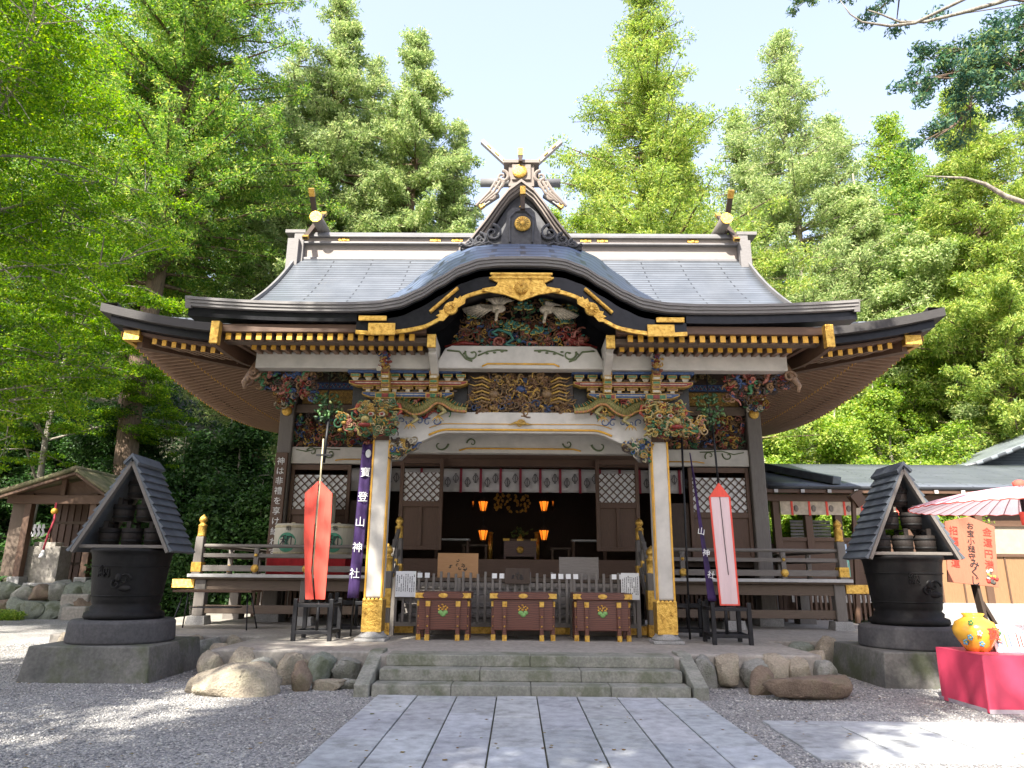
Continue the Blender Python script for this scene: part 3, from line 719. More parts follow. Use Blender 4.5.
mb = MB(); mb.box(-.07, .02, 14.5, 14.6, 10.95, 11.15); mb.mi = 1; mb.box(-.08, .03, 14.49, 14.61, 11.1, 11.28); hp('finial_post', mb, [M['darkwood'], M['gold']])
# main ridge
mb = MB(); mb.box(-6.45, 6.45, 19.02, 19.98, 10.52, 10.60); mb.box(-6.5, 6.5, 19.0, 20.0, 11.04, 11.10); mb.box(-6.55, 6.55, 19.05, 19.95, 11.28, 11.34); hp('ridge_moulding', mb, M['ridge'], bevel=.015)
mb = MB(); mb.box(-6.45, 6.45, 19.15, 19.85, 10.5, 11.28); hp('ridge_wall', mb, M['ridge_mid'])
mb = MB(); mb.prism([(-.46, 11.33), (.46, 11.33), (.3, 11.5), (-.3, 11.5)], -6.75, 6.75, Matrix.Translation((0, 19.5, 0)) @ Matrix.Rotation(R(90), 4, 'Z')); hp('ridge_cap', mb, M['ridge'], bevel=.02)
for s in (-1, 1):
    mb = MB(); mb.box(s * 6.6 - .16, s * 6.6 + .16, 18.95, 20.05, 9.95, 11.35, taper=.02); mb.box(s * 6.72 - .3, s * 6.72 + .3, 18.95, 20.05, 11.36, 11.46); mb.box(s * 6.65 - .22, s * 6.65 + .1, 18.8, 18.97, 9.85, 11.1)
    spiral(mb, s * 6.75, 18.85, 10.15, .16, 1.4, PI / 2, .05, s); hp('ridge_end_tile', mb, M['fascia'], bevel=.02)
    mb = MB(); mb.tube([(s * 6.02, 18.55, 11.66), (s * 6.02, 20.45, 11.66)], .17, 18); mb.mi = 1; mb.tube([(s * 6.02, 18.51, 11.66), (s * 6.02, 18.56, 11.66)], .175, 18); hp('billet', mb, [M['grey_y'], M['gold']])
    for q in (-1, 1):
        mb = MB(); a = Vector((s * 6.3, 19.5 + q * .75, 12.72)); b = Vector((s * 6.3, 19.5 - q * .9, 11.0)); mb.beam(a, b, .09, .15, (1, 0, 0))
        mb.mi = 1; mb.beam(a, a + (b - a) * .10, .1, .165, (1, 0, 0)); mb.beam(b, b + (a - b) * .06, .1, .165, (1, 0, 0)); hp('crossed_finial', mb, [M['darkwood'], M['gold']])
for x in (-5.3, -2.55, 2.45, 5.15, -1.9, 1.95):
    mb = MB(); mb.lathe([(0, .04), (.08, .03), (.085, 0)], (x, 19.14, 11.215), 14, axis='y'); mb.box(x - .16, x + .16, 19.11, 19.14, 11.175, 11.255); hp('ridge_crest', mb, M['gold'])

# ---- pillars, walls
def lines(m, pts, r, n=6): m.tube(pts, r, n)
for s in (-1, 1):
    pl = MB(); pl.box(s * 2.55 - .155, s * 2.55 + .155, 12.72, 13.03, 1.16, 3.95); P = hp('porch_pillar', pl, M['white'], bevel=.035)
    m = MB()
    for q in (-1, 1):
        m.box(s * 2.55 + q * .14 - .010, s * 2.55 + q * .14 + .010, 12.706, 12.73, 1.16, 3.95); m.box(s * 2.55 + q * .16 - .008, s * 2.55 + q * .16 + .008, 12.74, 12.77, 1.16, 3.95)
    hp('gilt_line', m, M['ochre'], P)
    m = MB(); m.box(s * 2.55 - .175, s * 2.55 + .175, 12.70, 13.05, .60, 1.13)
    for k in range(5): m.lathe([(0, 0), (.034, 0), (.034, .01), (0, .012)], (s * 2.55 - .14 + .07 * k, 12.70, 1.13), 10, axis='y')
    hp('gilt_shoe', m, M['gold'], P, bevel=.03)
    m = MB(); m.box(s * 2.55 - .26, s * 2.55 + .26, 12.62, 13.14, .45, .50); hp('plinth', m, M['base_stone'], P, bevel=.01)
    m = MB(); m.lathe([(.24, .50), (.25, .53), (.20, .575), (.19, .605)], (s * 2.55, 12.875, 0), 24); hp('base_stone', m, M['base_stone'], P)
for s in (-1, 1):
    m = MB(); m.box(s * 5.9 - .18, s * 5.9 + .18, 17.3, 17.66, .62, 6.6); P = hp('corner_column', m, M['grey_z'], bevel=.03)
    m = MB(); m.box(s * 5.9 - .28, s * 5.9 + .28, 17.2, 17.76, .44, .63); hp('base_stone', m, M['base_stone'], P, bevel=.02)
    m = MB(); m.lathe([(0, .06), (.03, .06), (.12, .04), (.13, 0)], (s * 5.9, 17.28, 5.52), 18, axis='y'); hp('gilt_boss', m, M['gold'], P)
    m = MB(); m.box(s * 3.45 - .18, s * 3.45 + .18, 17.35, 17.7, .45, 6.6); hp('inner_column', m, M['brown_z'], bevel=.03)
    for y in (19.4, 21.4, 23.4):
        m = MB(); m.box(s * 5.9 - .17, s * 5.9 + .17, y - .17, y + .17, .45, 6.6); hp('side_column', m, M['brown_z'])
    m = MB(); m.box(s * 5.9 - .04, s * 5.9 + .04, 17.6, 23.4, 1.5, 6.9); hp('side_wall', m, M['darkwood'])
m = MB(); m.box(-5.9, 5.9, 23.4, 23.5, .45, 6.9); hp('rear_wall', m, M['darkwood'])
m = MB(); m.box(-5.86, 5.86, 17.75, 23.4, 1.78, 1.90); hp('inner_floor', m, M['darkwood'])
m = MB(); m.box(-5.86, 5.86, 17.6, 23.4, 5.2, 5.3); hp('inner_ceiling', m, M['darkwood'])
m = MB(); m.box(-3.27, 3.27, 17.4, 17.74, 1.5, 1.92); hp('threshold', m, M['brown_x'], bevel=.01)
m = MB(); m.box(-3.27, 3.27, 17.42, 17.68, 4.17, 4.36); m.box(-3.27, 3.27, 17.5, 17.6, 4.36, 5.5); hp('lintel', m, M['brown_x'], bevel=.01)
m = MB(); m.box(-5.72, 5.72, 17.38, 17.6, 5.5, 5.72); hp('head_beam', m, M['wood_x'], bevel=.01)
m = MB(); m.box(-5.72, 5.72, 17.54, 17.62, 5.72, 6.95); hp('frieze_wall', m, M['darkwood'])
# folding lattice doors
def lattice_door(x0, x1, z0, z1, zl0, zl1, y, step=.19):
    m = MB(); w = .09
    m.box(x0, x0 + w, y, y + .07, z0, z1); m.box(x1 - w, x1, y, y + .07, z0, z1); m.box(x0 + w, x1 - w, y, y + .07, z1 - .13, z1); m.box(x0 + w, x1 - w, y, y + .07, z0, z0 + .1)
    m.box(x0 + w, x1 - w, y, y + .07, zl0 - .14, zl0); m.box((x0 + x1) / 2 - .04, (x0 + x1) / 2 + .04, y, y + .068, z0 + .1, zl0 - .14)
    d = hp('lattice_door', m, M['brown_z'], bevel=.008)
    m = MB(); m.box(x0 + w, x1 - w, y + .045, y + .058, z0 + .1, zl0 - .14); hp('door_panel', m, M['brown_z'], d)
    m = MB(); a, b = x0 + w, x1 - w; cx, cz = (a + b) / 2, (zl0 + zl1) / 2; hx, hz = (b - a) / 2, (zl1 - zl0) / 2
    for sg in (-1, 1):
        k = -int((hx + hz) / step) - 1
        while k * step < hx + hz:
            c = k * step; t0 = max(-hx, (-hz - c) * 1.0 if sg > 0 else (c - hz)); t1 = min(hx, (hz - c) if sg > 0 else (c + hz))
            if t1 - t0 > .02: m.beam((cx + t0, y + .03 + .006 * sg, cz + (t0 + c if sg > 0 else c - t0)), (cx + t1, y + .03 + .006 * sg, cz + (t1 + c if sg > 0 else c - t1)), .012, .026, (0, -1, 0) ) if False else m.beam((cx + t0, y + .03 + .006 * sg, cz + (t0 + c if sg > 0 else c - t0)), (cx + t1, y + .03 + .006 * sg, cz + (t1 + c if sg > 0 else c - t1)), .028, .012, (0, -1, 0))
            k += 1
    hp('lattice', m, M['brown_z'], d)
    m = MB(); m.box(a, b, y + .055, y + .062, zl0, zl1); hp('paper_screen', m, M['paper'], d); return d
for s in (-1, 1):
    lattice_door(min(s * 1.87, s * 2.93), max(s * 1.87, s * 2.93), 2.12, 4.33, 3.28, 3.98, 17.22)
    lattice_door(min(s * 4.2, s * 5.7), max(s * 4.2, s * 5.7), 1.95, 4.18, 3.08, 3.93, 17.42, .2)
    m = MB(); m.box(min(s * 3.6, s * 4.18), max(s * 3.6, s * 4.18), 17.5, 17.6, 1.95, 3.3); hp('door_panel', m, M['darkwood'])
    # wing: white beam with vine, carved panel, frieze
    m = MB(); m.box(min(s * 3.6, s * 5.72), max(s * 3.6, s * 5.72), 17.36, 17.58, 4.2, 4.62); P = hp('white_beam', m, M['white'], bevel=.02)
    m = MB(); spiral(m, s * 5.2, 17.35, 4.48, .14, .9, PI * .9, .02, s); spiral(m, s * 4.75, 17.35, 4.46, .13, .9, PI * 1.2, .02, -s); m.tube([(s * 5.6, 17.35, 4.55), (s * 5.35, 17.35, 4.5), (s * 5.05, 17.35, 4.58), (s * 4.5, 17.35, 4.55)], .014, 6); hp('painted_vine', m, M['vine'], P)
    m = MB(); m.tube([(s * 4.6, 17.35, 4.28), (s * 4.4, 17.35, 4.31), (s * 3.6, 17.35, 4.31)], .016, 6); hp('gilt_line', m, M['ochre'], P)
# ---- carvings: colour is on each piece
GOLD, BRZ, RD, GRN, BLU, WHT, DK, PNK, TEAL, BR2 = (.52, .33, .07), (.24, .14, .06), (.25, .028, .022), (.05, .20, .09), (.04, .09, .26), (.60, .57, .50), (.05, .03, .02), (.42, .16, .13), (.05, .22, .20), (.16, .08, .04)
def curls(m, x0, x1, z0, z1, y, n, pal, seed, r0=.03, r1=.11, th=.016, inside=None):
    rg = random.Random(seed); k = 0; tries = 0
    while k < n and tries < n * 8:
        tries += 1
        x, z = rg.uniform(x0, x1), rg.uniform(z0, z1)
        if inside and not inside(x, z): continue
        r = rg.uniform(r0, r1); m.col = rg.choice(pal); yy = y - rg.uniform(0, .1); kind = rg.random(); t = th * rg.uniform(.7, 1.6)
        if kind < .45: spiral(m, x, yy, z, r, rg.uniform(.7, 1.7), rg.uniform(0, 6.3), t, rg.choice((-1, 1)), 5, 12, rg.uniform(.6, 1.2), .03)
        elif kind < .75:
            a = rg.uniform(-.9, .9) + rg.choice((0, PI)); L = r * rg.uniform(2, 3.4); w = rg.uniform(.15, .5) * r * rg.choice((-1, 1)) * 1.6
            ca, sa = math.cos(a), math.sin(a)
            m.tube([(x + ca * L * q - sa * w * math.sin(q * 2 * PI), yy - .03 * math.sin(q * PI), z + sa * L * q + ca * w * math.sin(q * 2 * PI)) for q in [i / 8 - .5 for i in range(9)]], [t * 1.3 * (1 - abs(i / 8 - .4) * 1.2) + .004 for i in range(9)], 5)
        else:
            xf = Matrix.Rotation(rg.uniform(0, PI), 3, 'Y'); m.ball((x, yy, z), (r * rg.uniform(.35, .8), .04, r * rg.uniform(.2, .5)), 7, 4, xf)
        k += 1
def carve(name, x0, x1, z0, z1, y, n, pal, seed, parent=None, **k):
    m = MB(); m.col = DK; m.box(x0, x1, y + .02, y + .05, z0, z1) if k.pop('back', True) else None
    curls(m, x0 + .03, x1 - .03, z0 + .03, z1 - .03, y, n, pal, seed, **k); return hp(name, m, M['paint'], parent)
for s in (-1, 1):
    carve('carved_panel', min(s * 3.6, s * 5.72), max(s * 3.6, s * 5.72), 4.66, 5.48, 17.5, 360, [RD, BRZ, GOLD, GRN, BLU, PNK, BRZ, BR2, GOLD, DK], 21 + s, r1=.12)
    # frieze: honeycomb gilt panel, wave band, green band
    m = MB(); m.col = (.30, .19, .05); m.box(min(s * 3.6, s * 5.6), max(s * 3.6, s * 5.6), 17.49, 17.53, 5.76, 6.12); m.col = (.55, .36, .08)
    for r_ in range(3):
        for k in range(18):
            cx = s * (3.68 + k * .108 + (.054 if r_ % 2 else 0)); cz = 5.83 + r_ * .105
            m.tube([(cx + .05 * math.cos(a * PI / 3 + PI / 6), 17.485, cz + .05 * math.sin(a * PI / 3 + PI / 6)) for a in range(7)], .009, 4)
    hp('honeycomb_frieze', m, M['paint'])
    m = MB(); m.col = BLU; m.box(min(s * 3.6, s * 5.6), max(s * 3.6, s * 5.6), 17.47, 17.53, 6.16, 6.32); m.col = (.35, .42, .45)
    m.tube([(s * (3.6 + .05 * k), 17.465, 6.24 + .045 * (1 if k % 2 else -1)) for k in range(40)], .012, 4); m.col = RD
    for k in range(18): m.ball((s * (3.67 + k * .11), 17.46, 6.21 if k % 2 else 6.27), .022, 6, 4)
    hp('wave_frieze', m, M['paint'])
    carve('cloud_frieze', min(s * 3.6, s * 5.6), max(s * 3.6, s * 5.6), 6.36, 6.72, 17.5, 60, [(.13, .12, .05), (.10, .14, .08), (.2, .15, .05)], 51 + s, r1=.1)
    # carved beam noses on the corner columns
    m = MB(); curls(m, min(s * 5.65, s * 6.2), max(s * 5.65, s * 6.2), 5.6, 6.1, 17.2, 110, [PNK, RD, GOLD, BLU, GRN, BRZ, WHT], 61 + s, r1=.09, th=.018); m.col = BRZ; m.box(s * 5.95 - .2, s * 5.95 + .2, 17.2, 17.4, 5.6, 6.1); hp('carved_nose', m, M['paint'])
    m = MB(); curls(m, min(s * 3.9, s * 5.2), max(s * 3.9, s * 5.2), 4.78, 5.28, 12.95, 150, [PNK, RD, BRZ, BLU, GRN, BR2, DK, DK, DK, BRZ], 66 + s, r1=.09, th=.02, inside=lambda x, z: z > 4.75 + (abs(x) - 3.9) * .25); m.col = DK; m.box(min(s * 4.0, s * 4.9), max(s * 4.0, s * 4.9), 13.0, 13.1, 4.95, 5.28); hp('carved_nose', m, M['paint'])
    m = MB(); m.col = (.28, .18, .12); m.tube([(s * 5.0, 12.8, 5.45), (s * 5.12, 12.75, 5.2), (s * 5.22, 12.7, 5.02), (s * 5.18, 12.7, 4.9)], [.09, .08, .05, .03], 8); spiral(m, s * 5.05, 12.68, 5.2, .12, 1.3, 0, .03, s); hp('carved_nose', m, M['paint'])
# long white purlin

for s in (-1, 1):
    m = MB(); m.box(min(s * 1.55, s * 5.0), max(s * 1.55, s * 5.0), 12.6, 12.86, 5.29, 5.61); hp('white_beam', m, M['white'], bevel=.015)
# valley beam of the porch with painted vines
m = MB(); m.prism([(-1.62, 5.27), (1.62, 5.27), (1.42, 5.66), (1.3, 5.72), (-1.3, 5.72), (-1.42, 5.66)], 12.5, 12.76); P = hp('white_beam', m, M['white'], bevel=.02)
m = MB()
for s in (-1, 1):
    spiral(m, s * .9, 12.49, 5.56, .14, .95, PI * .1 if s > 0 else PI * .9, .022, -s); m.tube([(s * 1.38, 12.49, 5.62), (s * 1.15, 12.49, 5.6), (s * 1.02, 12.49, 5.45), (s * .9, 12.49, 5.41)], .017, 6); m.tube([(s * .8, 12.49, 5.52), (s * .62, 12.49, 5.6), (s * .45, 12.49, 5.63), (s * .25, 12.49, 5.62)], .016, 6)
    for q in range(6): m.ball((s * (.35 + .14 * q), 12.49, 5.6 - .02 * (q % 3)), (.035, .01, .02), 6, 4)
hp('painted_vine', m, M['vine'], P)
m = MB(); m.tube([(-.72, 12.49, 5.31), (-.62, 12.49, 5.36), (.62, 12.49, 5.36), (.72, 12.49, 5.31)], .017, 6); hp('gilt_line', m, M['ochre'], P)
for s in (-1, 1): # beam noses carrying the bargeboard
    m = MB(); m.beam((s * 1.60, 11.9, 5.60), (s * 1.60, 12.7, 5.60), .15, .24); m.beam((s * 1.60, 12.1, 5.5), (s * 1.60, 12.6, 5.2), .14, .2); m.mi = 1; m.box(s * 1.6 - .08, s * 1.6 + .08, 11.86, 11.93, 5.475, 5.725); hp('beam_nose', m, [M['white'], M['gold']], bevel=.012)
# crane panel in the gable
vx = [(x * 1.05, z + .30) for x, z in A_ if abs(x) < 1.62]
def under(x, z):
    zz = min(vx, key=lambda p: abs(p[0] - x))[1]; return z < zz - .06 and z > 5.72
m = MB(); m.prism([(x, z + .1) for x, z in vx] + [(1.6, 5.5), (-1.6, 5.5)], 12.9, 12.95); hp('gable_panel', m, M['lacquer'])
BR2, DK2 = (.16, .08, .04), (.10, .06, .04)
m = MB(); curls(m, -1.40, 1.40, 5.74, 6.3, 12.8, 460, [BRZ, RD, GOLD, BR2, BR2, DK2, DK2, PNK, TEAL, BRZ, BLU], 91, r1=.10, th=.013, inside=lambda x, z: under(x, z) and abs(x) < 1.42 - (z - 5.72) * .7); curls(m, -1.1, 1.1, 6.2, 6.75, 12.82, 220, [BRZ, GOLD, BR2, GRN, DK2, BRZ, DK2], 92, r1=.09, th=.012, inside=under); hp('rock_and_flower_carving', m, M['paint'])
m = MB(); m.col = TEAL; m.tube([(-.45, 12.68, 5.98), (-.55, 12.68, 6.05), (-.42, 12.66, 6.1), (-.2, 12.66, 6.02), (-.15, 12.66, 5.9), (-.3, 12.66, 5.8), (-.1, 12.66, 5.76)], .035, 6)
m.col = RD; m.tube([(-1.45, 12.68, 5.75), (-1.1, 12.66, 5.82), (-.8, 12.66, 5.79)], [.02, .045, .02], 6); m.tube([(1.45, 12.68, 5.75), (1.1, 12.66, 5.84), (.85, 12.66, 5.95)], [.02, .05, .03], 6); m.col = PNK; curls(m, .75, 1.2, 5.78, 6.05, 12.72, 22, [PNK, RD, (.5, .2, .18)], 94); curls(m, -.6, -.35, 5.76, 5.9, 12.72, 12, [PNK, RD], 95); hp('flower_carving', m, M['paint'])
rg = random.Random(4)
def pine(u, v, wpx, n):
    cx, cz = px(u, v, 12.6); w = wpx * .0168; m = MB()
    for k in range(n):
        a = rg.uniform(0, 2 * PI); r = math.sqrt(rg.random()); x = cx + w * r * math.cos(a); z = cz + .085 * r * math.sin(a)
        m.col = (.48, .42, .12); m.ball((x, 12.62, z), (.040, .02, .038), 8, 4); m.col = TEAL if rg.random() < .6 else (.03, .12, .10); m.ball((x, 12.605, z + .004), (.028, .02, .026), 8, 4)
    return hp('pine_cluster_carving', m, M['paint'])
for u, v, w, n in ((524, 306, 11, 22), (511, 325, 14, 26), (532, 329, 12, 24), (547, 301, 9, 14), (574, 306, 10, 18), (560, 320, 11, 18), (471, 314, 8, 10), (496, 300, 12, 10)): pine(u, v, w, n)
def crane(bu, bv, hu, hv, tips1, tips2):
    m = MB(); C1, C2 = (.78, .73, .65), (.58, .54, .48)
    bx_, bz = px(bu, bv, 12.52); hx, hz = px(hu, hv, 12.46)
    m.col = C1; m.ball((bx_, 12.5, bz), (.15, .08, .09), 12, 8)
    m.tube([(bx_, 12.48, bz - .02), (hx * .6 + bx_ * .4, 12.46, hz * .5 + bz * .5), (hx, 12.45, hz)], [.055, .035, .024], 8); m.ball((hx, 12.44, hz), .034, 8, 5)
    m.col = GOLD; m.tube([(hx, 12.43, hz), (hx + .04, 12.42, hz - .09)], [.014, .003], 5)
    for tips in (tips1, tips2):
        n = len(tips) ; N = 11
        for k in range(N):
            t = k / (N - 1) * (n - 1); i = min(n - 2, int(t)); f = t - i
            u = tips[i][0] + (tips[i + 1][0] - tips[i][0]) * f; v = tips[i][1] + (tips[i + 1][1] - tips[i][1]) * f
            tx, tz = px(u, v, 12.5); m.col = C1 if k % 2 else C2
            m.tube([(bx_, 12.5, bz + .03), ((bx_ + tx) / 2, 12.45, (bz + tz) / 2 + .05), (tx, 12.48, tz)], [.04, .032, .008], 5)
    return hp('crane_carving', m, M['paint'])
crane(498, 309, 496, 320, [(462, 309), (464, 313), (470, 316), (480, 318)], [(483, 298), (495, 296), (505, 297), (514, 301)])
crane(547, 310, 544, 322, [(545, 301), (553, 303), (562, 306)], [(579, 316), (575, 319), (568, 320), (560, 320)])
m = MB(); curls(m, -1.0, 1.0, 4.5, 5.22, 12.86, 560, [GOLD, BRZ, (.30, .19, .08), (.16, .10, .05), (.36, .25, .12), (.03, .06, .16), DK, BRZ, BR2, BR2, (.30, .19, .08)], 101, r1=.11, th=.013, inside=lambda x, z: abs(x) < .62 + (4.9 - z) * .5 + .25); m.col = DK; m.box(-1.0, 1.0, 12.9, 12.95, 4.45, 5.26)
m.col = (.03, .06, .18); m.ball((0, 12.78, 4.95), (.10, .06, .07), 10, 6); m.col = GOLD
for a in range(10): m.tube([(.15 * math.cos(a * .63), 12.72, 4.95 + .12 * math.sin(a * .63)), (.24 * math.cos(a * .63 + .3), 12.72, 4.95 + .2 * math.sin(a * .63 + .3))], [.018, .006], 5)
for s in (-1, 1):
    m.col = (.22, .14, .07); m.ball((s * .5, 12.76, 4.85), (.11, .07, .08), 10, 6); m.col = GOLD
    for k in range(8): m.col = GOLD if k % 2 else (.24, .15, .07); m.tube([(s * (.55 + .02 * (k % 3)), 12.74, 4.66 + .06 * k), (s * .72, 12.70, 4.70 + .065 * k), (s * (.84 + .03 * (k % 2)), 12.73, 4.65 + .07 * k), (s * (.92 + .04 * (k % 3)), 12.75, 4.69 + .072 * k)], [.018, .02, .014, .004], 5)
hp('lion_and_peony_carving', m, M['paint'])
# bracket complexes
def trim(m, x0, x1, y, z0, z1, c, rim=GOLD, d=.12, r=.014):
    m.col = rim; m.box(x0, x1, y, y + d, z0, z1); m.col = c; m.box(x0 + r, x1 - r, y - .006, y + .02, z0 + r, z1 - r)
for s in (-1, 1):
    m = MB(); cx = s * 2.12; a = lambda p, q: (min(cx + p, cx + q), max(cx + p, cx + q))
    m.col = (.03, .03, .03); m.box(cx - 1.1, cx + 1.1, 13.0, 13.1, 4.5, 5.28)
    m.col = BLU; m.box(cx - 1.15, cx + 1.0 if s < 0 else cx + 1.15, 12.7, 12.95, 5.235, 5.285)
    for k in range(9): trim(m, cx - 1.1 + k * .25, cx - .92 + k * .25, 12.74, 5.165, 5.23, GRN if k % 2 else (.12, .3, .2))
    for k in range(9):
        m.col = WHT; m.add([(cx - 1.08 + k * .25, 12.76, 5.16), (cx - .94 + k * .25, 12.76, 5.16), (cx - .97 + k * .25, 12.76, 5.10), (cx - 1.05 + k * .25, 12.76, 5.10)], [(0, 3, 2, 1)])
        m.col = DK; m.ball((cx - .885 + k * .25, 12.78, 5.12), (.07, .03, .035), 8, 4)
    m.col = GOLD; m.prism([(cx - 1.12, 5.09), (cx + 1.12, 5.09), (cx + 1.12, 5.04), (cx + .98, 4.99), (cx - .98, 4.99), (cx - 1.12, 5.04)], 12.72, 12.9); m.col = RD; m.prism([(cx - 1.10, 5.075), (cx + 1.10, 5.075), (cx + 1.10, 5.045), (cx + .96, 5.005), (cx - .96, 5.005), (cx - 1.10, 5.045)], 12.71, 12.74); m.col = WHT; m.box(cx - 1.0, cx + 1.0, 12.703, 12.72, 5.035, 5.05)
    for k in range(7):
        trim(m, cx - .86 + k * .25, cx - .66 + k * .25, 12.76, 4.93, 4.985, (.25, .12, .06))
        m.col = DK; m.ball((cx - .62 + k * .25, 12.78, 4.90), (.06, .03, .035), 8, 4); m.col = WHT; m.box(cx - .8 + k * .25, cx - .72 + k * .25, 12.77, 12.79, 4.875, 4.93)
    m.col = GOLD; m.prism([(cx - .86, 4.87), (cx + .86, 4.87), (cx + .86, 4.82), (cx + .7, 4.76), (cx - .7, 4.76), (cx - .86, 4.82)], 12.72, 12.9); m.col = BLU; m.prism([(cx - .84, 4.855), (cx + .84, 4.855), (cx + .84, 4.83), (cx + .69, 4.775), (cx - .69, 4.775), (cx - .84, 4.83)], 12.708, 12.74); m.col = WHT; m.box(cx - .7, cx + .7, 12.70, 12.72, 4.81, 4.823)
    for bx in (s * 2.52, s * 1.62): # projecting bracket blocks
        big = abs(bx) > 2
        trim(m, bx - .19 if big else bx - .15, bx + .19 if big else bx + .15, 12.62, 4.72, 4.83, GRN if big else RD, d=.2, r=.02); m.col = RD if big else GRN; m.box(bx - .06, bx + .06, 12.60, 12.63, 4.74, 4.81)
        m.col = WHT; m.prism([(bx - .14, 4.71), (bx + .14, 4.71), (bx + .06, 4.6), (bx - .06, 4.6)], 12.66, 12.8); m.col = GRN; m.prism([(bx - .05, 4.61), (bx + .05, 4.61), (bx, 4.70)], 12.65, 12.67)
        for j, (zz, cc) in enumerate(((4.88, WHT), (4.955, (.3, .15, .08)), (5.03, GRN), (5.11, WHT), (5.18, RD))): trim(m, bx - .075, bx + .075, 12.60 - .03 * j, zz - .035, zz + .035, cc, d=.25, r=.014)
    hp('bracket_set', m, M['paint'])
    # small carved figure above the pillar bracket
    m = MB(); m.col = BLU; m.ball((s * 2.52, 12.5, 5.5), (.07, .06, .05), 8, 6); m.col = RD; m.ball((s * 2.52, 12.48, 5.42), (.055, .05, .06), 8, 6); m.col = GOLD; m.ball((s * 2.52, 12.46, 5.33), (.08, .06, .06), 8, 6); m.col = BRZ; m.ball((s * 2.52, 12.5, 5.24), (.1, .08, .07), 8, 6); curls(m, s * 2.52 - .1, s * 2.52 + .1, 5.22, 5.55, 12.46, 26, [GOLD, BLU, RD, WHT, BRZ], 120 + s, r0=.015, r1=.05, th=.012); hp('carved_figure', m, M['paint'])
# arched white tie beam
def arch_z(x): t = min(1, max(0, (abs(x) - 1.35) / .75)); return 4.10 - .24 * t * t * (3 - 2 * t)
bx = [-2.42 + 4.84 * k / 60 for k in range(61)]
m = MB(); m.strip([(x, 4.50) for x in bx], [(x, arch_z(x)) for x in bx], 12.76, 13.0); P = hp('arched_beam', m, M['white'], bevel=.02)
m = MB(); m.tube([(x, 12.75, arch_z(x) + .06) for x in bx if abs(x) < 1.75], .022, 6); m.tube([(x, 12.75, arch_z(x * .97) + .17) for x in bx if abs(x) < 1.7], .008, 5); hp('gilt_line', m, M['ochre'], P)
m = MB(); m.col = GOLD; spiral(m, 0, 12.73, 4.27, .09, 1.2, 0, .02); m.tube([(-.22, 12.73, 4.25), (-.08, 12.72, 4.29), (.08, 12.72, 4.27), (.22, 12.73, 4.26)], [.006, .03, .03, .006], 6); m.ball((0, 12.72, 4.3), (.05, .02, .04), 8, 5); hp('gilt_spray', m, M['paint'], P)
m = MB(); m.box(-2.6, 2.6, 13.7, 13.9, 3.88, 4.3); P = hp('white_beam', m, M['white'], bevel=.02)
m = MB()
for s in (-1, 1): spiral(m, s * 1.6, 13.69, 4.06, .18, .6, PI if s > 0 else 0, .022, s); spiral(m, s * .95, 13.69, 4.08, .10, 1, PI, .018, s)
hp('painted_vine', m, M['vine'], P)
m = MB(); m.tube([(-1.2, 13.69, 3.93), (-1.05, 13.69, 3.97), (1.05, 13.69, 3.97), (1.2, 13.69, 3.93)], .018, 6); hp('gilt_line', m, M['ochre'], P)
for s in (-1, 1): # cloud-carved corbels
    m = MB(); m.col = (.32, .33, .36); m.prism([(s * 2.38, 3.98), (s * 1.85, 3.98), (s * 1.9, 3.82), (s * 2.1, 3.72), (s * 2.2, 3.6), (s * 2.38, 3.58)] if s < 0 else [(2.38, 3.58), (2.2, 3.6), (2.1, 3.72), (1.9, 3.82), (1.85, 3.98), (2.38, 3.98)], 12.8, 12.95)
    curls(m, min(s * 1.9, s * 2.38), max(s * 1.9, s * 2.38), 3.6, 3.96, 12.78, 80, [BLU, WHT, GOLD, (.35, .3, .2), GRN, DK], 130 + s, r0=.03, r1=.08, inside=lambda x, z: z > 3.6 + (2.3 - abs(x)) * .6); hp('cloud_corbel', m, M['paint'])
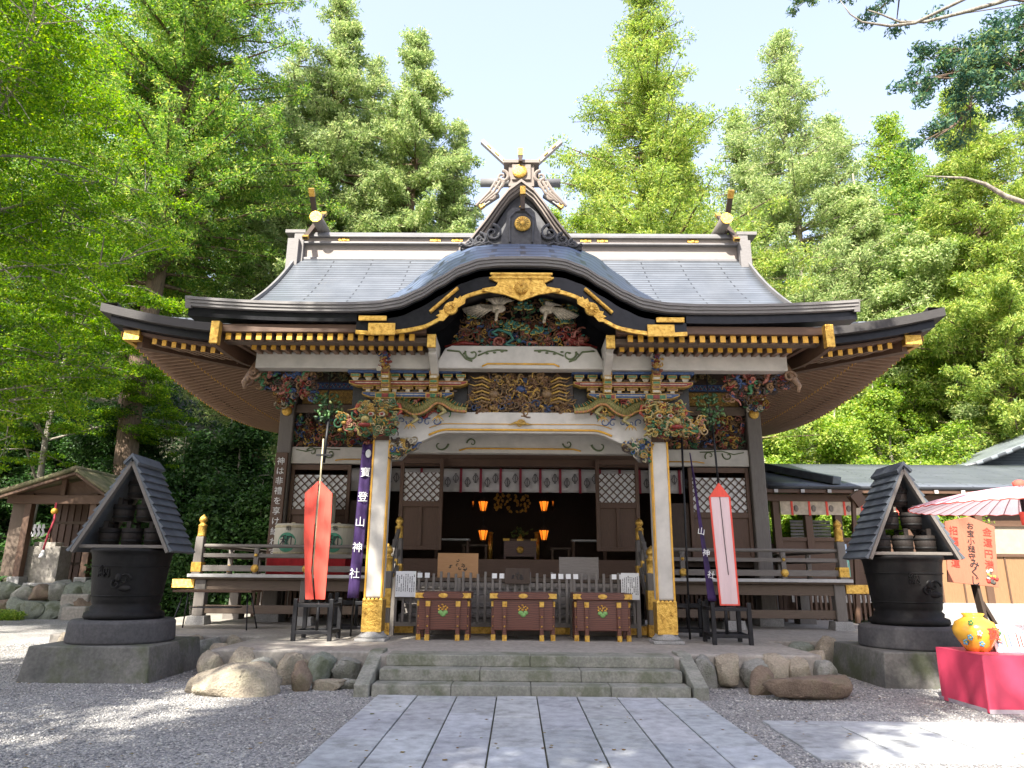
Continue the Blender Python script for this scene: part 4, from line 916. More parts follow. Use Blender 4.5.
# dragons along the beam and heads on the pillars
def dragon(s, seed):
    m = MB(); rg = random.Random(seed)
    path = [(s * 1.0, 4.50), (s * 1.25, 4.52), (s * 1.42, 4.66), (s * 1.6, 4.68), (s * 1.75, 4.52), (s * 1.95, 4.44), (s * 2.12, 4.56), (s * 2.3, 4.6)]
    P = []
    for a, b in zip(path, path[1:]):
        for k in range(10): P.append((a[0] + (b[0] - a[0]) * k / 10, a[1] + (b[1] - a[1]) * k / 10))
    for _ in range(14): P = [P[0]] + [((p[0] + q[0] + r[0]) / 3, (p[1] + q[1] + r[1]) / 3) for p, q, r in zip(P, P[1:], P[2:])] + [P[-1]]
    n = len(P)
    for i in range(n - 1):
        r0 = .065 + .065 * i / n; m.col = (.28, .30, .12) if i % 2 else (.44, .40, .17)
        m.tube([(P[i][0], 12.62, P[i][1]), (P[i + 1][0], 12.62, P[i + 1][1])], [r0, r0 * .84], 8, False)
        dx, dz = P[i + 1][0] - P[i][0], P[i + 1][1] - P[i][1]; L = math.hypot(dx, dz) or 1; nx, nz = -dz / L, dx / L
        if nz < 0: nx, nz = -nx, -nz
        if i % 2 == 0:
            m.col = GRN if i % 4 else GOLD; m.tube([(P[i][0] + nx * r0 * .8, 12.6, P[i][1] + nz * r0 * .8), (P[i][0] + nx * (r0 + .05) - s * .02, 12.59, P[i][1] + nz * (r0 + .05))], [.014, .003], 4)
        m.col = (.50, .22, .12) if i % 3 else GOLD; m.ball((P[i][0] - nx * r0 * .6, 12.56, P[i][1] - nz * r0 * .6), (.02, .03, .025), 6, 4)
    for lx, lz in ((s * 1.5, 4.5), (s * 2.0, 4.35)): # clawed legs
        m.col = (.36, .32, .14); m.tube([(lx, 12.6, lz + .06), (lx - s * .12, 12.52, lz - .05), (lx, 12.48, lz - .14)], [.05, .035, .025], 6); m.col = GOLD
        for k in range(4): m.tube([(lx, 12.48, lz - .14), (lx + (k - 1.5) * .05, 12.44, lz - .2), (lx + (k - 1.5) * .07, 12.46, lz - .245)], [.016, .012, .003], 5)
    m.col = BLU
    for q in range(5): spiral(m, s * (1.55 + .16 * q), 12.66, 4.30 - .02 * (q % 2), .08, 1.0, q, .014, 1 if q % 2 else -1, 5, 12)
    curls(m, min(s * 1.3, s * 2.2), max(s * 1.3, s * 2.2), 4.42, 4.72, 12.74, 60, [GRN, RD, GOLD, (.3, .28, .12), PNK], seed + 1, r1=.08)
    return hp('dragon_carving', m, M['paint'])
dragon(-1, 140); dragon(1, 150)
def beast(s, seed):
    m = MB(); cx, cz, y = s * 2.60, 4.28, 12.52
    m.col = (.09, .19, .09); m.ball((cx, y + .07, cz), (.22, .2, .22), 12, 8); m.ball((cx + s * .13, y - .06, cz - .06), (.15, .14, .10), 12, 8)
    m.col = (.42, .36, .14); m.ball((cx + s * .2, y - .19, cz - .02), (.08, .07, .06), 8, 6); m.col = RD; m.ball((cx + s * .2, y - .2, cz - .13), (.13, .08, .04), 8, 5)
    for q in (-1, 1):
        m.col = WHT; m.ball((cx + q * .10, y - .18, cz + .07), (.06, .05, .042), 8, 6); m.col = RD; m.ball((cx + q * .10, y - .215, cz + .07), (.036, .025, .026), 8, 5); m.col = GOLD; m.tube([(cx + q * .03, y - .2, cz + .13), (cx + q * .12, y - .2, cz + .15), (cx + q * .19, y - .16, cz + .10)], .018, 6)
        m.col = (.50, .10, .06); m.tube([(cx + q * .14, y - .02, cz + .2), (cx + q * .26, y - .04, cz + .3), (cx + q * .38, y - .05, cz + .27), (cx + q * .42, y - .06, cz + .15), (cx + q * .36, y - .08, cz + .08)], [.045, .045, .04, .03, .012], 8)
        m.col = GOLD; m.tube([(cx + q * .15, y - .05, cz + .16), (cx + q * .35, y - .1, cz + .2), (cx + q * .55, y - .1, cz + .16)], [.022, .018, .003], 5)
        for k in range(4): m.tube([(cx + s * .16 + q * .07, y - .24 + .01 * k, cz - .1), (cx + s * .16 + q * .08, y - .25, cz - .16)], [.012, .003], 4)
    curls(m, cx - .32, cx + .34, cz - .26, cz + .34, y - .08, 300, [GRN, (.07, .16, .08), GOLD, GOLD, BRZ, RD, (.42, .36, .14), (.42, .36, .14), (.3, .26, .1), (.07, .16, .08), (.5, .42, .25)], seed, r0=.02, r1=.07, th=.011)
    curls(m, cx - .32, cx + .34, cz - .26, cz + .34, y + .06, 120, [GRN, GOLD, (.3, .26, .1), RD, DK], seed + 9, r0=.03, r1=.09, th=.013)
    m.col = WHT; spiral(m, cx + s * .52, y + .1, cz - .12, .12, 2, 0, .026); m.col = GOLD; spiral(m, cx + s * .52, y + .08, cz - .12, .13, 2, .4, .012)
    curls(m, min(cx + s * .3, cx + s * .75), max(cx + s * .3, cx + s * .75), cz - .2, cz + .1, y + .1, 36, [(.50, .38, .22), GOLD, GRN, PNK], seed + 5)
    return hp('beast_head_carving', m, M['paint'])
beast(-1, 160); beast(1, 170)
# ---- veranda, its posts, railings and the wooden stair
VY = 16.1
m = MB(); m.box(-7.3, 7.3, VY + .02, 17.6, 1.41, 1.50)
for s in (-1, 1): m.box(min(s * 5.9, s * 7.3), max(s * 5.9, s * 7.3), 17.6, 23.4, 1.41, 1.50)
hp('veranda_floor', m, M['wood_x'])
for s in (-1, 1):
    m = MB(); m.box(min(s * 2.75, s * 7.36), max(s * 2.75, s * 7.36), VY - .06, VY + .1, 1.455, 1.525); m.box(s * 7.33 - .07, s * 7.33 + .07, VY + .1, 23.4, 1.455, 1.525); hp('white_edge_board', m, M['whiteplank'], bevel=.006)
    m = MB(); m.box(min(s * 2.75, s * 7.25), max(s * 2.75, s * 7.25), 16.22, 16.36, 1.17, 1.40); m.box(s * 7.1 - .07, s * 7.1 + .07, 16.36, 23.3, 1.17, 1.40); hp('edge_beam', m, M['wood_x'], bevel=.01)
    m = MB(); m.box(min(s * 2.9, s * 7.1), max(s * 2.9, s * 7.1), 16.24, 16.34, .68, .86); hp('tie_beam', m, M['wood_x'], bevel=.01)
    m = MB(); m.box(min(s * 7.25, s * 7.75), max(s * 7.25, s * 7.75), 16.2, 16.38, 1.22, 1.41); hp('gilt_beam_end', m, M['gold'], bevel=.01)
    for x in (2.95, 4.75, 7.1):
        m = MB(); m.box(s * x - .12, s * x + .12, 16.18, 16.4, .62, 1.41); P = hp('veranda_post', m, M['grey_z'], bevel=.02)
        m = MB(); m.box(s * x - .22, s * x + .22, 16.1, 16.5, .44, .63, taper=.03); hp('base_stone', m, M['base_stone'], P, bevel=.01)
    for y in (18.3, 20.3, 22.3):
        for x in (7.1, 6.0):
            m = MB(); m.box(s * x - .11, s * x + .11, y - .11, y + .11, .62, 1.41); m.box(s * x - .2, s * x + .2, y - .2, y + .2, .44, .62); hp('veranda_post', m, M['grey_z'])
    m = MB()
    for k in range(34):
        x = s * (3.3 + k * .12)
        if abs(x) < 7.0: m.box(x - .035, x + .035, 19.0, 19.06, .45, 1.4)
    m.box(min(s * 3.2, s * 7.0), max(s * 3.2, s * 7.0), 18.97, 19.1, 1.1, 1.2); hp('under_floor_lattice', m, M['brown_z'])
def giboshi(m, x, y, zb, zt, r=.085):
    h = zt - zb
    m.lathe([(r, zb), (r * 1.04, zb + .01), (r * 1.04, zb + .03), (r, zb + .04), (r, zb + h * .45), (r * 1.1, zb + h * .47), (r * 1.1, zb + h * .5), (r * .7, zb + h * .56), (r * .62, zb + h * .62), (r * .95, zb + h * .68), (r * 1.02, zb + h * .76), (r * .8, zb + h * .86), (r * .3, zb + h * .94), (0, zt)], (x, y, 0), 16)
def railing(name, pts, s, newels, posts):
    (ax, ay), (bx_, by) = pts
    m = MB(); m.tube([(ax, ay, 2.14), (bx_, by, 2.14)], .042, 10); m.beam((ax, ay, 1.93), (bx_, by, 1.93), .07, .085); m.beam((ax, ay, 1.65), (bx_, by, 1.65), .11, .13)
    Rr = hp(name, m, M['grey_x'] if ay == by else M['grey_y'], bevel=.006)
    for x, y in posts:
        m = MB(); m.box(x - .05, x + .05, y - .05, y + .05, 1.52, 2.1); m.lathe([(.06, 1.985), (.045, 2.0), (.075, 2.09)], (x, y, 0), 8); q = hp('rail_post', m, M['grey_z'], Rr)
        m = MB(); m.lathe([(0, .045), (.03, .045), (.085, .02), (.09, 0)], (x, y - .052, 1.65), 16, axis='y'); m.lathe([(0, .03), (.035, .02), (.04, 0)], (x, y - .05, 1.94), 10, axis='y'); hp('gilt_boss', m, M['gold'], q)
    for x, y, zt in newels:
        m = MB(); m.box(x - .10, x + .10, y - .10, y + .10, zt - 1.36, zt - .5, taper=.012); q = hp('newel_post', m, M['grey_z'], Rr, bevel=.02)
        m = MB(); giboshi(m, x, y, zt - .5, zt, .088); m.box(x - .108, x + .108, y - .108, y + .108, zt - 1.27, zt - 1.06); hp('gilt_cap', m, M['gold'], q)
for s in (-1, 1):
    railing('railing', ((s * 2.75, VY + .08), (s * 7.2, VY + .08)), s, [(s * 7.2, VY + .08, 2.84), (s * 2.72, VY + .08, 2.84)], [(s * x, VY + .08) for x in (3.65, 4.75, 5.9)])
    railing('railing', ((s * 7.2, VY + .1), (s * 7.2, 23.3)), s, [], [(s * 7.2, y) for y in (18, 20, 22)])
# stair
m = MB()
n = 5
for k in range(n):
    z = ZT + (1.5 - ZT) * (k + 1) / (n + 1) ; y = 14.25 + k * .37; m.box(-2.4, 2.4, y, y + .4, z - .06, z); m.box(-2.4, 2.4, y + .03, y + .06, z - .24, z - .06)
ST = hp('wooden_stair', m, M['grey_x'], bevel=.008)
m = MB(); m.box(-2.5, 2.5, 14.1, 14.3, ZT, .66); hp('bottom_sill', m, M['grey_x'], ST, bevel=.01)
for x in (-2.25, -.68, .86, 2.2):
    m = MB(); m.box(x - .24, x + .24, 14.075, 14.11, .48, .64); hp('gilt_fitting', m, M['gold'], ST, bevel=.01)
for s in (-1, 1):
    m = MB(); 
    m.beam((s * 2.55, 13.95, 1.62), (s * 2.72, 16.1, 2.5), .08, .09); m.beam((s * 2.55, 13.95, 1.2), (s * 2.72, 16.1, 2.05), .08, .10); m.beam((s * 2.55, 13.95, .82), (s * 2.72, 16.1, 1.65), .10, .20)
    H = hp('handrail', m, M['grey_y'], bevel=.008)
    m = MB(); m.box(s * 2.55 - .11, s * 2.55 + .11, 13.84, 14.06, .45, 1.62); hp('newel_post', m, M['grey_z'], H, bevel=.02)
    m = MB(); giboshi(m, s * 2.55, 13.95, 1.60, 2.14, .10); m.box(s * 2.55 - .118, s * 2.55 + .118, 13.83, 14.07, .95, 1.3); m.box(s * 2.55 - .118, s * 2.55 + .118, 13.83, 14.07, .47, .68); hp('gilt_cap', m, M['gold'], H)
    for t in (.35, .7):
        m = MB(); x, y = s * (2.55 + .17 * t), 13.95 + 2.15 * t; m.box(x - .055, x + .055, y - .055, y + .055, 1.0 + .85 * t, 1.66 + .88 * t); m.mi = 1; m.box(x - .065, x + .065, y - .065, y + .065, 1.15 + .85 * t, 1.28 + .85 * t); hp('rail_post', m, [M['grey_z'], M['gold']], H)
# vertical text plank on the left corner column
m = MB(); m.box(-6.06, -5.76, 17.22, 17.29, 1.6, 4.45); PLK = hp('inscribed_plank', m, M['brown_z'], bevel=.01)
m = MB(); text_mesh(m, '神は非禮を享け給わず', -5.91, 17.212, 4.22, .20, 0, gap=1.22); hp('lettering', m, M['paper'], PLK)

# ================================================================== things on and around the hall
M['ribbon'] = simple('dark crimson ribbon', (.22, .02, .035), .8, bmp=0)
# curtain with crests
CUR = thing('crest_curtain', 'white curtain with black crests and red ribbons hung across the shrine entrance', 'curtain', (0, 17.66, 4.1))
m = MB()
def cf(u, v): x = -4.2 + 8.4 * u; return (x, 17.68 + .018 * math.sin(x * 21) * (1 - v) + .01 * math.sin(x * 7), 3.56 + .58 * v)
m.grid(cf, 240, 6); m.build('cloth', M['cloth_white'], CUR).modifiers.new('s', 'SOLIDIFY').thickness = .008
m2 = MB()
for k in range(-8, 9):
    x = k * .5 + .03 + .05; m = MB(); m.box(x - .032, x + .032, 17.64, 17.652, 3.54, 4.14); m.build('ribbon', M['ribbon'], CUR)
    for dx, dz in ((.17, 3.80), (.37, 3.90)):
        cx = x + dx
        for j in range(7):
            w = [.02, .055, .085, .10, .08, .05, .02][j]; z = dz - .105 + j * .035
            for q in range(-1, 2):
                m2.prism([(cx + q * w * .65 - .022, z), (cx + q * w * .65, z - .019), (cx + q * w * .65 + .022, z), (cx + q * w * .65, z + .019)], 17.642, 17.65)
m2.build('crest_print', simple('grey print', (.12, .11, .11), .8, bmp=0), CUR)

# offertory boxes
def offertory(x0, x1, y, label):
    cx = (x0 + x1) / 2; w = x1 - x0; B = thing('offertory_box', label, 'offertory box', (cx, y + .35, ZT), 'offertory boxes in front of the stair')
    L = lambda a: (a[0] - 0, a[1], a[2])
    hw = w / 2 - .07; yy = y
    m = MB(); m.box(cx - hw, cx + hw, yy + .06, yy + .66, ZT + .17, ZT + .70, None); m.build('body', M['boxwood'], B, bevel=.012)
    for k in (-1, 1):
        for xx in (hw * .62, hw - .0):
            fy = yy + .012 if xx < hw else yy + .10
            mm = MB(); mm.box(cx + k * xx - .035, cx + k * xx + .035, fy, fy + .08, ZT, ZT + .66); lg = mm.build('leg', M['boxwood'], B, bevel=.008)
            mm = MB(); mm.box(cx + k * xx - .040, cx + k * xx + .040, fy - .006, fy + .086, ZT, ZT + .10); mm.box(cx + k * xx - .040, cx + k * xx + .040, fy - .006, fy + .03, ZT + .57, ZT + .66)
            for zz in (.24, .40): mm.lathe([(0, .02), (.012, .018), (.02, 0)], (cx + k * xx, fy, ZT + zz), 8, axis='y')
            mm.build('gilt_shoe', M['gold'], lg)
        mm = MB(); mm.box(cx + k * hw - .035, cx + k * hw + .035, yy + .58, yy + .66, ZT, ZT + .66); mm.build('leg', M['boxwood'], B, bevel=.008)
    m = MB(); m.box(cx - w / 2 + .01, cx + w / 2 - .01, yy, yy + .10, ZT + .70, ZT + .81); m.box(cx - w / 2 + .01, cx + w / 2 - .01, yy + .62, yy + .72, ZT + .70, ZT + .81)
    for k in (-1, 1): m.box(cx + k * (w / 2 - .05) - .04, cx + k * (w / 2 - .05) + .04, yy + .1, yy + .62, ZT + .70, ZT + .81)
    for k in range(9): m.beam((cx - w / 2 + .09, yy + .13 + .058 * k, ZT + .765), (cx + w / 2 - .09, yy + .13 + .058 * k, ZT + .765), .022, .04)
    m.build('slatted_top', M['boxwood'], B, bevel=.006)
    m = MB()
    for k in (-1, 1): m.prism([(cx + k * (w / 2 - .005), ZT + .712), (cx + k * (w / 2 - .005), ZT + .80), (cx + k * (w / 2 - .16), ZT + .80), (cx + k * (w / 2 - .13), ZT + .756), (cx + k * (w / 2 - .16), ZT + .712)][::-k], yy - .008, yy + .01)
    m.prism([(cx + .085 * math.cos(a * PI / 5), ZT + .757 + .042 * math.sin(a * PI / 5)) for a in range(10)], yy - .008, yy + .01)
    m.build('gilt_fitting', M['gold'], B, bevel=.004)
    m = MB(); m.mi = 0
    for dx, dz, r in ((-.045, 0, .045), (.045, 0, .045), (0, -.035, .05)): m.ball((cx + dx, yy + .052, ZT + .47 + dz), (r, .012, r * .8), 10, 6)
    m.mi = 1
    for dx, h in ((-.06, .09), (0, .13), (.06, .09)):
        m.beam((cx + dx, yy + .05, ZT + .5), (cx + dx * 1.15, yy + .05, ZT + .48 + h), .008, .012, (0, 1, 0))
        for q in range(3): m.ball((cx + dx + (.018 if q % 2 else -.018), yy + .05, ZT + .52 + h * q / 3.2), (.014, .008, .014), 6, 4)
    m.build('paulownia_crest', [simple('pale green enamel', (.18, .36, .10), .5, bmp=0), M['ochre']], B)
offertory(-1.80, -.80, 12.95, 'brown offertory box with gilt corners catching a patch of sun, nearest the left pillar')
offertory(-.48, .72, 13.0, 'widest brown offertory box with green crest, between the two others')
offertory(1.0, 2.06, 13.0, 'narrow brown offertory box with green crest, nearest the right pillar')

# slatted fence behind the boxes
F = thing('slatted_fence', 'low grey wooden slat fence behind the offertory boxes', 'fence', (0, 13.85, ZT))
m = MB()
for k in range(33):
    x = -2.28 + k * .1405; h = 1.62 if (k // 1) % 2 == 0 or True else 1.5
    m.box(x - .024, x + .024, 13.80, 13.83, ZT + .25, h - .02 * (k % 3))
m.build('slats', M['grey_z'], F, bevel=.004)
for z in (.62, 1.08, 1.34):
    m = MB(); m.box(-2.34, 2.3, 13.84, 13.90, z, z + .08); m.build('rail', M['grey_x'], F, bevel=.006)
for x in (-2.34, -1.1, -.02, 1.05, 2.3):
    m = MB(); m.box(x - .04, x + .04, 13.83, 13.92, ZT, 1.5); m.build('post', M['grey_z'], F, bevel=.006)
k_ = 0
for a, b in ((-1.98, 3), (-.42, 4), (.70, 4), (1.85, 3)):
    for j in range(b):
        m = MB(); x = a + .1405 * j; m.box(x - .045, x + .045, 13.785, 13.792, 1.50, 1.59); m.build('paper_tag', M['paper'], F)
m = MB(); m.box(-2.02, -1.9, 13.0, 13.0, 1, 1) if False else None
def notice(x0, x1, z0, z1, y, label, seed):
    T = MB(); T.box(x0, x1, y, y + .008, z0, z1); o = T.build('paper_notice', M['paper']); tag(o, label, 'notice', 'paper notices hung on the fence')
    rg = random.Random(seed); I = MB(); n = 9
    for c in range(n):
        xx = x1 - .03 - (x1 - x0 - .06) * c / (n - 1); z = z1 - .05 - rg.random() * .06
        while z > z0 + .1:
            h = rg.uniform(.012, .02); I.box(xx - .008, xx + .008, y - .003, y, z - h, z); z -= h + rg.uniform(.006, .012)
            if rg.random() < .06: z -= .08
    I.build('lettering', M['ink'], o)
p = at(396, 571, 13.7); q = at(415, 597, 13.7); notice(p.x, q.x, q.z, p.z, 13.72, 'white paper notice with columns of writing on the fence, left of the offertory boxes', 3)
p = at(621, 573, 13.7); q = at(640, 600, 13.7); notice(p.x, q.x, q.z, p.z, 13.72, 'white paper notice with columns of writing on the fence, right of the offertory boxes', 4)
def plaque(u0, v0, u1, v1, y, mat, label, marks):
    p, q = at(u0, v0, y), at(u1, v1, y); T = MB(); T.box(p.x, q.x, y, y + .03, q.z, p.z); o = T.build('wooden_board', mat, bevel=.006); tag(o, label, 'board')
    if marks:
        I = MB(); rg = random.Random(9)
        for _ in range(9):
            x = p.x + (q.x - p.x) * rg.uniform(.25, .75); z = q.z + (p.z - q.z) * rg.uniform(.35, .75); spiral(I, x, y - .002, z, .03, .8, rg.random() * 6, .008)
        I.build('brushed_writing', M['ink'], o)
plaque(438, 553, 478, 578, 14.0, wood('orange cedar board', (.42, .23, .10), (.26, .13, .05), 'x'), 'orange brown wooden board with faint brushed marks above the left offertory box', True)
plaque(559, 557, 599, 580, 14.0, M['grey_x'], 'bare grey weathered board above the right part of the slat fence', False)
plaque(505, 568, 530, 584, 13.74, M['darkwood'], 'small dark board on the fence above the middle offertory box', True)

# hanging streamers with ropes over black wooden stands
def stand(cx, y, label, w=.62, d=.62, h=.69):
    S = thing('black_stand', label, 'stand', (cx, y, ZT), 'black wooden stands under the streamers')
    for sx in (-1, 1):
        for sy in (-1, 1): m = MB(); m.box(cx + sx * w / 2 - .035, cx + sx * w / 2 + .035, y + sy * d / 2 - .035, y + sy * d / 2 + .035, ZT, ZT + h); m.build('leg', M['blackwood'], S, bevel=.006)
    for z in (.14, .58):
        for s in (-1, 1):
            m = MB(); m.box(cx - w / 2, cx + w / 2, y + s * d / 2 - .022, y + s * d / 2 + .022, ZT + z - .03, ZT + z + .03); m.build('rail', M['blackwood'], S, bevel=.004)
            m = MB(); m.box(cx + s * w / 2 - .022, cx + s * w / 2 + .022, y - d / 2, y + d / 2, ZT + z - .03 + .002, ZT + z + .028); m.build('rail', M['blackwood'], S, bevel=.004)
    m = MB(); m.tube([(cx, y, ZT + .14), (cx, y, ZT + h)], .03, 8); m.tube([(cx - w / 2, y, ZT + .14), (cx + w / 2, y, ZT + .14)], .02, 6); m.build('socket', M['blackwood'], S)
stand(-3.5, 12.95, 'black wooden stand below the red streamer'); stand(3.68, 12.95, 'black wooden stand below the pale pink streamer')
stand(-3.05, 14.0, 'black stand half hidden behind the left white pillar', .9, .5, .75); stand(3.25, 14.0, 'black stand behind the right pillar, in shade', .6, .5, .7)
Rd = thing('hanging_streamer', 'bright red double cloth streamer hanging over a black stand', 'streamer', (-3.6, 12.9, 3.2), 'long pointed streamers hanging from the porch')
for s, pts in ((-1, [(-3.655, 3.21), (-3.89, 2.98), (-3.84, 2.2), (-3.72, 1.12), (-3.57, 1.12), (-3.66, 1.6), (-3.665, 2.4)]), (1, [(-3.625, 3.21), (-3.39, 2.98), (-3.37, 2.2), (-3.38, 1.12), (-3.55, 1.12), (-3.62, 1.6), (-3.625, 2.4)])):
    m = MB(); m.prism(pts if s < 0 else pts[::-1], 12.88 + .012 * s, 12.90 + .012 * s); m.build('cloth_panel', M['cloth_red'], Rd, bevel=.004)
m = MB(); m.tube([(-3.64, 12.92, 1.1), (-3.64, 12.92, 4.0)], .014, 8); m.build('rope', M['straw'], Rd)
m = MB(); m.tube([(-3.6, 12.92, 3.55), (-3.58, 12.95, 4.4)], .028, 8); m.box(-3.75, -3.46, 12.9, 12.95, 3.68, 3.71); m.build('hook', M['blackwood'], Rd)
Pk = thing('hanging_streamer', 'pale pink cloth streamer with red pointed top and red edges over a black stand', 'streamer', (3.7, 12.9, 3.2), 'long pointed streamers hanging from the porch')
m = MB(); m.prism([(3.51, 2.98), (3.58, 1.10), (3.90, 1.10), (3.87, 2.98)], 12.88, 12.90); m.build('cloth_panel', M['cloth_pink'], Pk)
m = MB(); m.prism([(3.50, 2.97), (3.88, 2.97), (3.69, 3.23)], 12.87, 12.905); m.beam((3.51, 12.885, 2.98), (3.58, 12.885, 1.08), .03, .018, (0, 1, 0)); m.beam((3.87, 12.885, 2.98), (3.90, 12.885, 1.08), .03, .018, (0, 1, 0)); m.box(3.57, 3.91, 12.87, 12.9, 1.08, 1.105); m.build('red_border', M['cloth_red'], Pk)
m = MB(); m.tube([(3.69, 12.872, 2.97), (3.72, 12.872, 2.2), (3.75, 12.872, 1.6)], .006, 5); m.tube([(3.69, 12.9, 3.2), (3.66, 12.92, 4.3)], .02, 8); m.build('rope', M['blackwood'], Pk)
# leafy balls the ropes hang from
for s, lab in ((-1, 'green leafy hanging ornament above the red streamer'), (1, 'green leafy hanging ornament above the pale pink streamer')):
    G = thing('leafy_ornament', lab, 'ornament', (s * 3.62, 12.95, 4.6)); m = MB(); rg = random.Random(40 + s)
    for _ in range(90):
        a, b, c = rg.gauss(0, .13), rg.gauss(0, .08), rg.uniform(-.28, .28); m.col = rg.choice([(.05, .14, .05), (.08, .2, .06), (.14, .18, .05), (.03, .08, .03)])
        m.ball((s * 3.62 + a * (1 - abs(c)), 12.95 + b, 4.62 + c), (.05, .02, .025), 6, 4, Matrix.Rotation(rg.uniform(0, PI), 3, 'Y'))
    m.build('leaves', M['paint'], G); m = MB(); m.tube([(s * 3.62, 12.95, 4.3), (s * 3.62, 12.95, 5.35)], .012, 6); m.build('cord', M['blackwood'], G)
# purple banners
Bn = thing('purple_banner', 'long purple banner with white characters beside the left white pillar', 'banner', (-2.85, 12.9, 3.9), 'purple banners')
m = MB(); m.grid(lambda u, v: (-2.98 + .20 * u + .10 * (v) - .01, 12.9 + .02 * math.sin(u * 7 + v * 5), 1.15 + 2.75 * v), 8, 30); m.build('cloth', M['purple'], Bn).modifiers.new('s', 'SOLIDIFY').thickness = .008
m = MB(); 
for k, ch in enumerate('寶登山神社'): text_mesh(m, ch, -2.80 - .02 * k, 12.87, 3.36 - k * .45, .19, 0)
m.build('lettering', M['paper'], Bn)
m = MB(); m.ball((-2.77, 12.875, 3.72), (.055, .004, .08), 8, 6); m.build('white_emblem', M['paper'], Bn)
m = MB(); m.tube([(-2.8, 12.95, 3.85), (-2.9, 12.95, .5)], .018, 8); m.build('pole', M['blackwood'], Bn)
Bn = thing('purple_banner', 'twisted purple banner with white characters gathered beside the right pillar', 'banner', (3.25, 13, 3.9), 'purple banners')
m = MB()
def tw(u, v):
    w = .03 + .13 * (1 - v) ** .8; a = v * 5
    return (3.22 + .28 * (1 - v) * .9 + (u - .5) * w * math.cos(a * .3), 13.0 + (u - .5) * w * math.sin(a), 1.15 + 2.65 * v)
m.grid(tw, 6, 40); m.build('cloth', M['purple'], Bn).modifiers.new('s', 'SOLIDIFY').thickness = .01
m = MB()
for k, ch in enumerate('山神社'): text_mesh(m, ch, 3.33 + .065 * k, 12.93, 2.35 - k * .38, .14, 0, tilt=R(10))
m.build('lettering', M['paper'], Bn)
m = MB(); m.tube([(3.05, 13.05, .5), (3.1, 13.05, 4.1)], .02, 8); m.build('pole', M['blackwood'], Bn)

# sake barrels on a red shelf
SH = thing('red_shelf', 'low shelf draped in red cloth under the straw barrels on the veranda', 'shelf', (-4.7, 16.8, 1.5))
m = MB(); m.box(-5.75, -3.9, 16.5, 17.15, 1.88, 1.93); m.build('shelf_board', M['wood_x'], SH)
m = MB(); m.box(-5.72, -3.92, 16.49, 17.1, 1.52, 1.88); m.build('red_cloth', simple('deep red cloth', (.42, .015, .02), .8), SH)
def barrel(cx, y, z, r, h, label, mark=True):
    B = thing('straw_barrel', label, 'barrel', (cx, y, z), 'straw wrapped sake barrels on the veranda')
    m = MB(); m.lathe([(r * .93, z), (r, z + .05), (r * 1.02, z + h * .5), (r, z + h - .05), (r * .94, z + h), (0, z + h)], (cx, y, 0), 28); m.build('body', M['white_straw'], B)
    m = MB(); m.lathe([(r * 1.0, z + h - .10), (r * 1.035, z + h - .07), (r * 1.0, z + h - .04)], (cx, y, 0), 28); m.lathe([(r * .97, z + .04), (r * 1.03, z + .07), (r * 1.0, z + .1)], (cx, y, 0), 28); m.lathe([(0, 0), (.05, .0), (.05, .04), (0, .05)], (cx, y, z + h), 10); m.build('rope', M['straw'], B)
    if mark:
        yf = y - r * 1.02
        m = MB(); m.mi = 0
        def cyl(u, w_): a = u / r; return (cx + r * 1.028 * math.sin(a), y - r * 1.028 * math.cos(a), w_)
        R0 = h * .30; n = 20; b = len(m.v); m.v.append(cyl(0, z + h * .42))
        for j in range(n): m.v.append(cyl(R0 * .95 * math.cos(2 * PI * j / n), z + h * .42 + R0 * math.sin(2 * PI * j / n)))
        for j in range(n): m.face([b, b + 1 + j, b + 1 + (j + 1) % n])
        text_mesh(m, '和', cx, yf - .02, z + h * .42, h * .42, 1); text_mesh(m, '昭', cx + .03, yf - .01, z + h * .84, h * .16, 1)
        m.build('painted_mark', [simple('seal green', (.05, .22, .13), .7, bmp=0), M['ink']], B)
M['white_straw'] = simple('painted straw matting', (.46, .43, .34), .9, var=.12, scale=26, stretch=(1, 1, .15), bmp=.4)
barrel(-5.30, 16.85, 1.93, .40, .74, 'straw sake barrel with green seal, next to the inscribed corner column')
barrel(-4.22, 16.85, 1.93, .41, .74, 'straw sake barrel with green seal, between the red streamer and the purple banner')
barrel(-4.68, 16.9, 2.67, .33, .74, 'upper straw sake barrel standing on top behind the red streamer', False)
# folding table under the veranda
T = thing('folding_table', 'brown folding table with thin black legs in front of the left veranda', 'table', (-6.1, 14.9, ZT))
m = MB(); m.box(-6.95, -5.35, 14.7, 15.3, 1.17, 1.215); m.build('table_top', M['brown_x'], T, bevel=.006)
for x in (-6.8, -5.5):
    for a, b in ((14.72, 14.9), (15.28, 15.1)): m = MB(); m.tube([(x + (.12 if x > -6 else -.12), a, ZT), (x, b, 1.17)], .014, 6); m.build('leg', M['steel'], T)
m = MB(); m.box(-6.6, -5.7, 14.85, 15.2, .86, .885); m.build('under_shelf', M['steel'], T)

